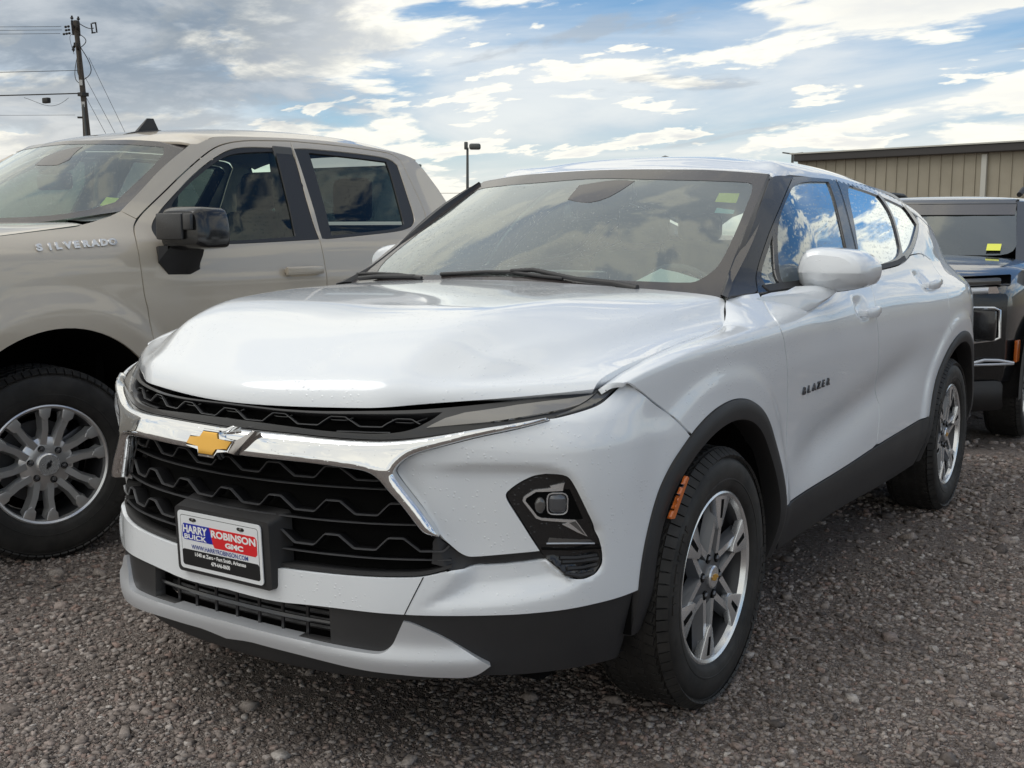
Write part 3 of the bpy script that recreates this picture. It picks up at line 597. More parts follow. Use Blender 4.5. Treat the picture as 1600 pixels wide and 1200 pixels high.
 'pod_fin_b': [(0.811, -0.648, 0.556), (0.838, -0.608, 0.551), (0.868, -0.573, 0.555)],
 'pod_fin_c': [(0.824, -0.646, 0.542), (0.84, -0.602, 0.534), (0.865, -0.575, 0.541)],
 'pod_fin_d': [(0.82, -0.655, 0.527), (0.845, -0.62, 0.521), (0.864, -0.587, 0.525)],
 'strip_up_s': [(0.581, -0.839, 0.631), (0.594, -0.824, 0.608), (0.611, -0.807, 0.586), (0.623, -0.797, 0.576), (0.637, -0.786, 0.571), (0.693, -0.746, 0.577), (0.77, -0.686, 0.585)],
 'strip_low_s': [(0.609, -0.828, 0.548), (0.632, -0.795, 0.549), (0.69, -0.742, 0.551), (0.781, -0.677, 0.561)],
 'pod_left_s': [(0.77, -0.686, 0.585), (0.741, -0.713, 0.649), (0.713, -0.735, 0.705), (0.706, -0.74, 0.723), (0.709, -0.738, 0.735), (0.733, -0.721, 0.757), (0.76, -0.701, 0.773), (0.784, -0.684, 0.777)],
 'pod_right_s': [(0.784, -0.684, 0.777), (0.828, -0.665, 0.776), (0.838, -0.652, 0.758), (0.853, -0.63, 0.707), (0.864, -0.589, 0.634), (0.875, -0.577, 0.594), (0.878, -0.57, 0.557), (0.875, -0.574, 0.532), (0.862, -0.601, 0.514), (0.828, -0.64, 0.515), (0.812, -0.652, 0.523), (0.781, -0.677, 0.561)],
}
# ---------------------------------------------------------------- mesh helpers
def link_mesh(name, V, F, mat, parent=None, smooth=True, N=None, mats=None, midx=None):
    me = bpy.data.meshes.new(name)
    me.from_pydata([tuple(v) for v in V], [], [tuple(int(i) for i in f) for f in F])
    for mm in (mats or [mat]): me.materials.append(MAT[mm] if isinstance(mm, str) else mm)
    if midx is not None: me.polygons.foreach_set('material_index', midx)
    me.polygons.foreach_set('use_smooth', [smooth]*len(me.polygons))
    if N is not None: me.normals_split_custom_set_from_vertices([tuple(n) for n in N])
    me.update()
    o = bpy.data.objects.new(name, me); COL.objects.link(o)
    if parent is not None: o.parent = parent
    return o
def from_bm(name, bm, mat, parent=None, smooth=False, sharp=None):
    me = bpy.data.meshes.new(name)
    bmesh.ops.recalc_face_normals(bm, faces=bm.faces)
    bm.to_mesh(me); bm.free(); me.materials.append(MAT[mat])
    if smooth:
        me.polygons.foreach_set('use_smooth', [True]*len(me.polygons))
        me.set_sharp_from_angle(angle=R(sharp or 35))
    o = bpy.data.objects.new(name, me); COL.objects.link(o)
    if parent is not None: o.parent = parent
    return o
def thing(name, label, cat, loc=(0, 0, 0), rz=0., group=None):
    o = bpy.data.objects.new(name, None); COL.objects.link(o); o.empty_display_size = .2
    o.location = loc; o.rotation_euler = (0, 0, rz)
    tag(o, label, cat, group); return o
def tag(o, label, cat, group=None, kind=None):
    if label: o['label'] = label
    if cat: o['category'] = cat
    if group: o['group'] = group
    if kind: o['kind'] = kind
    return o
def bm_box(bm, c, s, bev=0., seg=2, rot=None):
    r = bmesh.ops.create_cube(bm, size=1); vs = r['verts']
    M = Matrix.Translation(c) @ (rot.to_4x4() if rot is not None else Matrix.Identity(4)) @ Matrix.Diagonal((*s, 1))
    bmesh.ops.transform(bm, matrix=M, verts=vs)
    if bev:
        es = {e for v in vs for e in v.link_edges}
        bmesh.ops.bevel(bm, geom=list(es), offset=bev, segments=seg, affect='EDGES', profile=.5)
def box(name, c, s, mat, parent=None, bev=0., seg=2, rot=None):
    bm = bmesh.new(); bm_box(bm, c, s, bev, seg, rot); return from_bm(name, bm, mat, parent, bev > 0, 40)
def bm_tube(bm, pts, r, n=8, cap=True):
    pts = [Vector(p) for p in pts]; rs = r if hasattr(r, '__len__') else [r]*len(pts)
    rings = []; prev = None
    for i, p in enumerate(pts):
        t = (pts[min(i+1, len(pts)-1)]-pts[max(i-1, 0)]).normalized()
        if prev is None:
            a = Vector((0, 0, 1)) if abs(t.z) < .9 else Vector((1, 0, 0)); u = t.cross(a).normalized()
        else: u = (prev-t*prev.dot(t)).normalized()
        prev = u; v = t.cross(u)
        rings.append([bm.verts.new(p+(u*math.cos(2*math.pi*k/n)+v*math.sin(2*math.pi*k/n))*rs[i]) for k in range(n)])
    for a, b in zip(rings, rings[1:]):
        for k in range(n): bm.faces.new((a[k], a[(k+1) % n], b[(k+1) % n], b[k]))
    if cap: bm.faces.new(rings[0][::-1]); bm.faces.new(rings[-1])
def tube(name, pts, r, mat, parent=None, n=8):
    bm = bmesh.new(); bm_tube(bm, pts, r, n); return from_bm(name, bm, mat, parent, True, 50)
def bm_lathe(bm, prof, n=48, axis='X', c=(0, 0, 0), closed=False):
    """prof: (along axis, radius)"""
    rings = []
    for a, r in prof:
        ring = []
        for k in range(n):
            t = 2*math.pi*k/n
            p = {'X': (a, r*math.cos(t), r*math.sin(t)), 'Z': (r*math.cos(t), r*math.sin(t), a), 'Y': (r*math.sin(t), a, r*math.cos(t))}[axis]
            ring.append(bm.verts.new(Vector(p)+Vector(c)))
        rings.append(ring)
    pr = list(zip(rings, rings[1:]))
    if closed: pr.append((rings[-1], rings[0]))
    for a, b in pr:
        for k in range(n): bm.faces.new((a[k], a[(k+1) % n], b[(k+1) % n], b[k]))
    return rings
def lathe(name, prof, mat, parent=None, n=48, axis='X', c=(0, 0, 0), sharp=35, closed=False):
    bm = bmesh.new(); bm_lathe(bm, prof, n, axis, c, closed); return from_bm(name, bm, mat, parent, True, sharp)
def bm_prism(bm, poly, lo, hi, fn, bev=0.):
    """poly in 2-D, fn(u, v, w) -> xyz; w from lo to hi (hi is the seen face)"""
    a = [bm.verts.new(fn(u, v, lo)) for u, v in poly]; b = [bm.verts.new(fn(u, v, hi)) for u, v in poly]
    n = len(poly); top = bm.faces.new(b); bm.faces.new(a[::-1])
    for k in range(n): bm.faces.new((a[k], a[(k+1) % n], b[(k+1) % n], b[k]))
    if bev:
        bmesh.ops.bevel(bm, geom=list(top.edges), offset=bev, segments=2, affect='EDGES', profile=.5)
def prism(name, poly, lo, hi, fn, mat, parent=None, bev=0.):
    bm = bmesh.new(); bm_prism(bm, poly, lo, hi, fn, bev); return from_bm(name, bm, mat, parent, bev > 0, 30)
def copy_tree(o, parent=None):
    c = o.copy(); COL.objects.link(c)
    if parent is not None: c.parent = parent
    for ch in list(o.children): copy_tree(ch, c)
    return c

# ---- trimmed panels on a sheet
def chaikin(P, it=2, corner=48., closed=True):
    P = np.asarray(P, float)
    for _ in range(it):
        n = len(P); out = []
        for i in range(n):
            p = P[i]
            if not closed and i in (0, n-1): out.append(p); continue
            a = P[i-1]; b = P[(i+1) % n]
            d1 = p-a; d2 = b-p
            ca = d1@d2/(np.linalg.norm(d1)*np.linalg.norm(d2)+1e-12)
            if ca < math.cos(R(corner)): out.append(p)
            else: out += [p*.75+a*.25, p*.75+b*.25]
        P = np.array(out)
    return P
def dedupe(P, eps=5e-4):
    out = [P[0]]
    for p in P[1:]:
        if np.linalg.norm(p-out[-1]) > eps: out.append(p)
    if np.linalg.norm(out[0]-out[-1]) < eps: out.pop()
    return np.array(out)
def resample(P, step):
    out = []
    n = len(P)
    for i in range(n):
        a, b = P[i], P[(i+1) % n]; k = max(1, int(math.ceil(np.linalg.norm(b-a)/step)))
        for j in range(k): out.append(a+(b-a)*j/k)
    return np.array(out)
def area2(P):
    x, y = P[:, 0], P[:, 1]; return .5*np.sum(x*np.roll(y, -1)-np.roll(x, -1)*y)
def inset(P, g):
    if area2(P) < 0: P = P[::-1]
    t = np.roll(P, -1, 0)-np.roll(P, 1, 0); t /= np.linalg.norm(t, axis=1, keepdims=True)+1e-12
    return P+np.stack([-t[:, 1], t[:, 0]], 1)*g
def inpoly(Q, P):
    x, y = Q[:, 0][:, None], Q[:, 1][:, None]
    x1, y1 = P[:, 0], P[:, 1]; x2, y2 = np.roll(x1, -1), np.roll(y1, -1)
    c = ((y1 > y) != (y2 > y)) & (x < (x2-x1)*(y-y1)/(y2-y1+1e-15)+x1)
    return (c.sum(1) % 2) == 1
def dist_poly(Q, P, closed=True):
    Q = np.atleast_2d(Q); best = np.full(len(Q), 1e9)
    n = len(P)
    for i in range(n if closed else n-1):
        a, b = P[i], P[(i+1) % n]; ab = b-a; t = np.clip(((Q-a)@ab)/(ab@ab+1e-15), 0, 1)
        best = np.minimum(best, np.linalg.norm(Q-(a+t[:, None]*ab), axis=1))
    return best
def clip0(P):
    """keep the part with u >= 0"""
    out = []; n = len(P)
    for i in range(n):
        a, b = P[i], P[(i+1) % n]
        if a[0] >= 0: out.append(a)
        if (a[0] >= 0) != (b[0] >= 0):
            t = a[0]/(a[0]-b[0]); q = a+t*(b-a); q[0] = 0; out.append(q)
    return np.array(out)
def panel(name, surf, loops, mat, parent=None, step=.03, off=0., thick=.014, half=False, gap=.0018, side=1, crown=None, smooth=2,
          corner=48., disp=None, calc=False, rimmat=None):
    """Trim the sheet to an outline (3-D points on it, or uv rows), give it a rolled-back rim.
    half: the outline is the +x half and is mirrored into one piece; side=-1: the mirror twin."""
    UV = []
    for k, L in enumerate(loops):
        L = np.asarray(L, float)
        uv = L if L.shape[1] == 2 else surf.locate(L)
        uv = dedupe(uv)
        if half: uv = clip0(uv)
        uv = dedupe(chaikin(uv, smooth, corner)) if smooth else uv
        if half: uv[np.abs(uv[:, 0]) < 8e-4, 0] = 0
        if gap:
            c = uv[:, 0] == 0
            uv = inset(uv, gap if k == 0 else -gap)
            if half:
                uv[np.abs(uv[:, 0]) < 3*gap, 0] = 0
        if area2(uv) < 0: uv = uv[::-1]
        UV.append(resample(dedupe(uv, 1e-4), step))
    allv = []; edges = []
    for L in UV:
        s = len(allv); allv += [tuple(p) for p in L]; edges += [(s+i, s+(i+1) % len(L)) for i in range(len(L))]
    lo = UV[0].min(0); hi = UV[0].max(0)
    gx = np.arange(lo[0], hi[0]+step, step); gy = np.arange(lo[1], hi[1]+step, step)
    g = np.stack(np.meshgrid(gx, gy, indexing='ij'), -1).reshape(-1, 2)
    g[:, 0] += (np.round((g[:, 1]-lo[1])/step).astype(int) % 2)*step*.5
    m = inpoly(g, UV[0])
    for L in UV[1:]: m &= ~inpoly(g, L)
    g = g[m]
    for L in UV:
        if len(g): g = g[dist_poly(g, L) > step*.45]
    if crown is not None:
        for L in UV:
            for f in (.18, .45, .8, 1.05):
                q = inset(L, crown[1]*f); q = q[inpoly(q, UV[0])]
                if half: q = q[q[:, 0] > step*.3]
                if len(q): q = q[dist_poly(q, L) > crown[1]*f*.8]
                if len(g) and len(q):
                    dd = np.min(np.linalg.norm(g[:, None]-q[None], axis=2), axis=1) if len(g)*len(q) < 4e7 else np.full(len(g), 9.)
                    g = g[dd > step*.55]
                if len(q): g = np.concatenate([g, q])
    allv += [tuple(p) for p in g]
    vv, ee, ff, *_ = delaunay_2d_cdt([Vector(p) for p in allv], edges, [], 0, 1e-6)
    Q = np.array([(v[0], v[1]) for v in vv]); T = np.array([tuple(f) for f in ff])
    cen = Q[T].mean(1); m = inpoly(cen, UV[0])
    for L in UV[1:]: m &= ~inpoly(cen, L)
    T = T[m]
    used = np.unique(T); remap = -np.ones(len(Q), int); remap[used] = np.arange(len(used)); Q = Q[used]; T = remap[T]
    o = np.full(len(Q), off)
    if crown is not None:
        h, wd = crown
        d = np.min([dist_poly(Q, L if not half else L, True) if not half else
                    np.min([dist_poly(Q, np.array([L[i], L[(i+1) % len(L)]]), False) for i in range(len(L)) if not (L[i][0] == 0 and L[(i+1) % len(L)][0] == 0)], axis=0) for L in UV], axis=0)
        t = np.clip(d/wd, 0, 1); o = o+h*np.sqrt(np.maximum(0, 1-(1-t)**2))
    if disp is not None: o = o+disp(Q)
    P = surf.pos(Q); N = surf.nor(Q); P = P+N*o[:, None]
    # keep winding along the normal
    a = np.cross(P[T[:, 1]]-P[T[:, 0]], P[T[:, 2]]-P[T[:, 0]])
    fl = (a*N[T[:, 0]]).sum(1) < 0; T[fl] = T[fl][:, ::-1]
    # rim
    cnt = {}
    for t in T:
        for i in range(3): cnt[(t[i], t[(i+1) % 3])] = 1
    rim = [(a, b) for a, b in cnt if (b, a) not in cnt and not (half and Q[a][0] == 0 and Q[b][0] == 0)]
    V = [P]; NN = [N]; F = T.tolist(); base = len(P)
    if thick > 0 and rim:
        ids = sorted({i for e in rim for i in e}); pos = {i: k for k, i in enumerate(ids)}
        en = np.zeros((len(ids), 3))
        for a, b in rim:
            n = np.cross(P[b]-P[a], N[a]); en[pos[a]] += n; en[pos[b]] += n
        en /= np.linalg.norm(en, axis=1, keepdims=True)+1e-12
        top = P[ids]; bot = P[ids]-N[ids]*thick
        V += [top, bot]; NN += [en*.75+N[ids]*.4, en]
        k0 = base; k1 = base+len(ids)
        for a, b in rim: F.append((k0+pos[b], k0+pos[a], k1+pos[a], k1+pos[b]))
    V = np.concatenate(V); NN = np.concatenate(NN); NN /= np.linalg.norm(NN, axis=1, keepdims=True)+1e-12
    if half:
        n = len(V); V = np.concatenate([V, V*np.array([-1, 1, 1])]); NN = np.concatenate([NN, NN*np.array([-1, 1, 1])])
        F = F+[tuple(i+n for i in f[::-1]) for f in F]
    if side == -1:
        V = V*np.array([-1, 1, 1]); NN = NN*np.array([-1, 1, 1]); F = [tuple(f[::-1]) for f in F]
    ob = link_mesh(name, V, F, mat, parent, True, None if (calc or crown is not None or disp is not None) else NN)
    if calc or crown is not None or disp is not None:
        bm = bmesh.new(); bm.from_mesh(ob.data); bmesh.ops.remove_doubles(bm, verts=bm.verts, dist=1e-5); bm.to_mesh(ob.data); bm.free()
        ob.data.set_sharp_from_angle(angle=R(50))
    return ob
def flat_uv(uv, n=None): return np.asarray(uv, float)
# ---------------------------------------------------------------- the white crossover
SIDE = make_side(); NOSE = make_nose(SIDE); HOOD_S = make_hood(); SCREEN = make_screen(); ROOF_S = make_roof(SIDE); FEND = make_fender(SIDE)
def ln(*names):
    out = []
    for n in names:
        out += LINES[n[1:]][::-1] if n[0] == '-' else LINES[n]
    return out
BZ = thing('parked_car', 'white crossover SUV with chrome grille bar and gold emblem, front nearest the viewer', 'car')
WC = .375; FY, RY = .012, 2.872
def x_body(y, z):
    if y < -.34:
        h, n, i, d = NOSE.tree.ray_cast(Vector((2, y, z)), Vector((-1, 0, 0)))
        if h is not None: return h.x
    return float(SIDE.pos([(y, z)])[0, 0])

# --- sculpting of the bumper: scoop between the chrome wing and the lamp pod, shelf under the strip
def sculpt_nose():
    UVg = np.stack(np.meshgrid(NOSE.U, NOSE.V, indexing='ij'), -1).reshape(-1, 2)
    loc = lambda *n: NOSE.locate(ln(*n))
    line = chaikin(loc('cheekline'), 2, 80, False)
    poly = np.concatenate([line, loc('pod_right')[5:9], loc('pod_right')[-1:], loc('-strip_low'), loc('strip_up')[:1], loc('chrome_out')[2:8]])
    d = np.zeros(len(UVg)); m = inpoly(UVg, poly)
    q = UVg[m]; s = sstep(0, .030, dist_poly(q, line, False))
    fade = sstep(line[0][0]+.01, line[0][0]+.16, q[:, 0])
    d[m] -= .024*s*(.25+.75*fade)
    l1 = loc('lowcrease'); l2 = chaikin(loc('lowshelf'), 2, 80, False)
    poly = np.concatenate([l1[::-1], l2, loc('pod_right')[-3:], loc('-strip_low')])
    m = inpoly(UVg, poly); q = UVg[m]
    b = np.concatenate([l1[::-1], l2])
    d[m] -= .030*sstep(.004, .062, dist_poly(q, b, False))
    D = d.reshape(len(NOSE.U), len(NOSE.V))
    D = smooth_axis(smooth_axis(D, 1.6, 0), 1.6, 1)
    NOSE.P = NOSE.P+NOSE.N*D[..., None]; NOSE.refresh()
BASE = Surf(NOSE.U, NOSE.V, NOSE.P.copy())
sculpt_nose()

def arc_uv(yc, r0, r1, a0, a1, n=40):
    a = np.radians(np.linspace(a0, a1, n)); r = np.interp(np.linspace(0, 1, n), [0, 1], [r0, r1])
    return np.stack([yc+r*np.cos(a), WC+r*np.sin(a)], 1)
def r_front(a):   # outer radius of the front cladding at angle a (deg, 0 = rearward)
    return np.interp(a, [-12, 10, 45, 90, 118, 140, 155, 171, 186, 200], [.545, .538, .516, .512, .508, .492, .474, .455, .45, .45])
def arch_pts(rf, yc, a0, a1, n=44):
    a = np.linspace(a0, a1, n); r = rf(a); return np.stack([yc+r*np.cos(np.radians(a)), WC+r*np.sin(np.radians(a))], 1)
r_rear = lambda a: np.interp(a, [-10, 20, 90, 160, 172, 190], [.50, .51, .512, .515, .52, .53])

def build_body():
    S = lambda n: chaikin(SIDE.locate(ln(n)), 2, 48, False)
    seam = S('seam_door'); belt = S('belt'); sb = chaikin(FEND.locate(ln('seam_bumper_f')), 2, 48, False)
    arcF = arch_pts(r_front, FY, 10, 118)
    onF = lambda q: FEND.locate(SIDE.pos(q))
    vt = FEND.V[-1]
    hs = np.stack([np.linspace(sb[0, 0]-.04, .53, 48), np.full(48, vt)], 1)
    fender = np.concatenate([hs, onF(belt[:1]), onF(seam[1:]), onF(arcF)[1:], sb[::-1][1:]])
    mid = S('seam_mid'); ru = S('rocker_up'); rear = S('seam_rear'); b = belt
    k = int(np.argmin(np.abs(b[:, 0]-mid[0, 0])))
    nb = int(np.argmin(np.abs(belt[:, 0]-2.36)))
    bf = np.array([p for p in b if p[0] < mid[0, 0]-.02]); br = np.array([p for p in b if mid[0, 0]+.02 < p[0] < rear[0, 0]-.005])
    i = [j for j in range(len(ru)) if ru[j, 0] < mid[-1, 0]-.03]
    doorF = np.concatenate([seam[:1], bf[1:], mid, ru[i][::-1], seam[::-1][1:]])
    ruR = ru[[j for j in range(len(ru)) if ru[j, 0] > mid[-1, 0]+.03]]
    a0 = 172.; arcR = arch_pts(r_rear, RY, 172, 100)
    # rear door edge meets the arch
    end = rear[-1]; ang = math.degrees(math.atan2(end[1]-WC, end[0]-RY)); arcR1 = arch_pts(r_rear, RY, ang-1, 172)
    doorR = np.concatenate([mid[:1], br, rear, arcR1, ruR[::-1], mid[::-1][:-1]])
    tu = S('trim_up')
    arcR2 = arch_pts(r_rear, RY, -2, ang-1)
    zt = lambda y: float(np.interp(y, ZTRIM[0], ZTRIM[1]))
    quarter = np.concatenate([rear[:1], belt[int(np.argmin(np.abs(belt[:, 0]-rear[0, 0])))+1:], [(3.0, zt(3.0)-.010), (3.2, zt(3.2)-.012), (3.36, zt(3.36)-.02), (3.47, 1.30), (3.56, 1.22), (3.63, 1.175), (3.70, 1.15), (3.765, 1.10), (3.80, 1.0), (3.80, .70), (3.74, .60), (3.385, .46)], arcR2, rear[::-1][:-1]])
    for sd in (1, -1):
        panel('fender', FEND, [fender], 'white_paint', BZ, .013, side=sd, smooth=0, gap=.0030)
        panel('front_door', SIDE, [doorF], 'white_paint', BZ, .014, side=sd, smooth=0, gap=.0034)
        panel('rear_door', SIDE, [doorR], 'white_paint', BZ, .014, side=sd, smooth=0, gap=.0034)
        panel('quarter_panel', SIDE, [quarter], 'white_paint', BZ, .017, side=sd, smooth=0)
        # sill cladding
        rl = S('rocker_low')
        sill = np.concatenate([[(.548, .470)], ru[1:], [(2.36, .47), (2.345, .40), (2.32, .31)], rl[::-1], [(.60, .31), (.555, .37)]])
        panel('sill_cladding', SIDE, [sill], 'black_plastic', BZ, .035, off=.004, side=sd, corner=30)
        panel('rear_bumper', SIDE, [np.array([(3.38, .455), (3.74, .595), (3.80, .60), (3.80, .34), (3.6, .30), (3.35, .30)])], 'black_plastic', BZ, .04, side=sd)
        # wheel-arch cladding
        for rf, yc, a0, a1, wd in ((r_front, FY, -8, 187, .056), (r_rear, RY, -8, 186, .050)):
            rows = []
            for a in np.linspace(a0, a1, 84):
                r = float(rf(a)); row = []
                for dr, dx in ((.004, -.012), (.001, .006), (-.010, .012), (-.03, .013), (-wd, .007), (-wd-.004, -.01), (-wd+.006, -.09)):
                    rr = r+dr; y = yc+rr*math.cos(R(a)); z = WC+rr*math.sin(R(a))
                    row.append((x_body(y, max(z, .2))+dx, y, z))
                rows.append(row)
            A = np.array(rows); A = smooth_axis(A, 1.5, 0); A[:, :, 0] *= sd
            n, mcol = A.shape[:2]; idx = np.arange(n*mcol).reshape(n, mcol)
            q = np.stack([idx[:-1, :-1], idx[1:, :-1], idx[1:, 1:], idx[:-1, 1:]], -1).reshape(-1, 4)
            if sd < 0: q = q[:, ::-1]
            o = link_mesh('arch_cladding', A.reshape(-1, 3), q, 'black_plastic', BZ); o.data.set_sharp_from_angle(angle=R(40))
            # dark liner behind it
            rows = []
            for a in np.linspace(-6, 186, 40):
                c, s_ = math.cos(R(a)), math.sin(R(a))
                rows.append([(.90*sd, yc+.462*c, WC+.462*s_), (.50*sd, yc+.462*c, WC+.462*s_), (.50*sd, yc+.1*c, WC+.1*s_)])
            A = np.array(rows); n, mcol = A.shape[:2]; idx = np.arange(n*mcol).reshape(n, mcol)
            q = np.stack([idx[:-1, :-1], idx[1:, :-1], idx[1:, 1:], idx[:-1, 1:]], -1).reshape(-1, 4)
            link_mesh('wheel_liner', A.reshape(-1, 3), q, 'deep_black', BZ)
        # dark inner shell behind the panel gaps
        shell = np.concatenate([[(-.36, .90), (-.30, 1.02), (.2, 1.09), (.42, 1.14), (1.5, 1.18), (2.4, 1.235), (2.95, 1.36), (3.35, 1.34), (3.7, 1.1), (3.7, .5), (3.385, .36)],
                                arch_pts(lambda a: r_rear(a)+.0, RY, 0, 175), [(2.30, .34), (.62, .34)], arch_pts(r_front, FY, 2, 150)])
        panel('inner_shell', SIDE, [shell], 'deep_black', BZ, .06, off=-.022, thick=0, side=sd, smooth=0, gap=0)
        # glasshouse: black surround, glass, division bars
        gl = {n: chaikin(SIDE.locate(ln(n)), 2, 55) for n in ('g_light', 'g_front', 'g_rear', 'g_quarter')}
        outer = np.concatenate([S('trim_front')[::-1], tu[::-1][1:], belt[::-1][1:-1]])
        surround = panel('window_surround', SIDE, [outer]+[gl[k] for k in gl], 'gloss_black', BZ, .022, off=-.001, side=sd, smooth=0, thick=.02)
        panel('belt_moulding', SIDE, [np.concatenate([belt[1:nb]+[[0, .001]], belt[1:nb][::-1]+[[0, .020]]])], 'black_plastic', BZ, .03, off=.003, thick=.006, side=sd, gap=0, smooth=0)
        for nme, key, mt in (('quarter_light', 'g_light', 'side_glass'), ('front_door_glass', 'g_front', 'side_glass'), ('rear_door_glass', 'g_rear', 'privacy_glass'), ('rear_quarter_glass', 'g_quarter', 'privacy_glass')):
            panel(nme, SIDE, [gl[key]], mt, BZ, .04, off=-.008, thick=0, side=sd, gap=-.006, smooth=0)
        bp = S('bpillar')
        w_ = np.array([[.0035, 0]])
        panel('pillar_seam', SIDE, [np.concatenate([bp-w_, (bp+w_)[::-1]])], 'deep_black', BZ, .03, off=.0006, thick=0, side=sd, gap=0, smooth=0)
        # windscreen pillar, two facets
        rg = S('pillar_ridge'); tf = S('trim_front')
        panel('windscreen_pillar', SIDE, [np.concatenate([rg, [(.40, 1.1575), (.46, 1.1605)], tf[::-1]])], 'pillar_black', BZ, .03, side=sd, corner=40)
        sc = np.array(LINES['scr_side']); rid = np.array(LINES['pillar_ridge'])
        k = 14; t = np.linspace(0, 1, k)
        a = np.stack([np.interp(t, np.linspace(0, 1, len(sc)), sc[:, i]) for i in range(3)], 1)
        c = np.stack([np.interp(t, np.linspace(0, 1, len(rid)), rid[:, i]) for i in range(3)], 1)
        V = np.stack([a+[-.004, .012, -.016], a+[.012, -.002, .002], a*.45+c*.55+[.002, -.006, .003], c+[.001, .003, -.002]], 1); V[:, :, 0] *= sd
        idx = np.arange(k*4).reshape(k, 4); q = np.stack([idx[:-1, :-1], idx[1:, :-1], idx[1:, 1:], idx[:-1, 1:]], -1).reshape(-1, 4)
        if sd > 0: q = q[:, ::-1]
        link_mesh('pillar_facing', V.reshape(-1, 3), q, 'pillar_black', BZ).data.set_sharp_from_angle(angle=R(25))
    # hood, roof, screen
    e = .0
    hood_uv = np.array([(0, HOOD_S.V[0]), (.86, HOOD_S.V[0]), (.86, HOOD_S.V[-1]), (0, HOOD_S.V[-1])])
    panel('hood', HOOD_S, [hood_uv], 'white_paint', BZ, .022, half=True, smooth=0, gap=.001, thick=.03)
    U1, V0, V1 = ROOF_S.U[-1], ROOF_S.V[0], ROOF_S.V[-1]
    panel('roof', ROOF_S, [np.array([(0, V0), (U1, V0), (U1, V1), (0, V1)])], 'white_paint', BZ, .03, half=True, smooth=0, gap=0, thick=.012)
    panel('headliner', ROOF_S, [np.array([(0, V0+.03), (U1-.03, V0+.03), (U1-.03, V1), (0, V1)])], 'interior_light', BZ, .07, half=True, smooth=0, gap=0, thick=0, off=-.03)
    U1, V1 = SCREEN.U[-1], SCREEN.V[-1]
    fr = SCREEN.locate(LINES['frit'])
    outer = np.array([(0, 0), (U1, 0), (U1, V1), (0, V1)])
    panel('windscreen', SCREEN, [outer], 'windscreen_glass', BZ, .03, half=True, smooth=0, gap=0, thick=0)
    inner = np.concatenate([[(0, fr[0, 1])], fr, [(0, fr[-1, 1])]])
    panel('windscreen_border', SCREEN, [outer, ], 'frit', BZ, .025, half=True, smooth=0, gap=0, thick=0, off=-.004) if False else frit_ring(outer, inner)
    return
def frit_ring(outer, inner):
    # half outline with the clear area cut out: one polygon along the centre line
    n = inner
    top = np.array([(0, SCREEN.V[-1]), (SCREEN.U[-1], SCREEN.V[-1]), (SCREEN.U[-1], 0), (0, 0)])
    poly = np.concatenate([top, n[::-1]])
    panel('windscreen_border', SCREEN, [poly], 'frit', BZ, .025, half=True, smooth=1, gap=0, thick=0, off=.0012)
m, b, w = principled('frit', (.034, .029, .029), .18, 0, .55); drops(w, b, 95, .30, .5, .5)

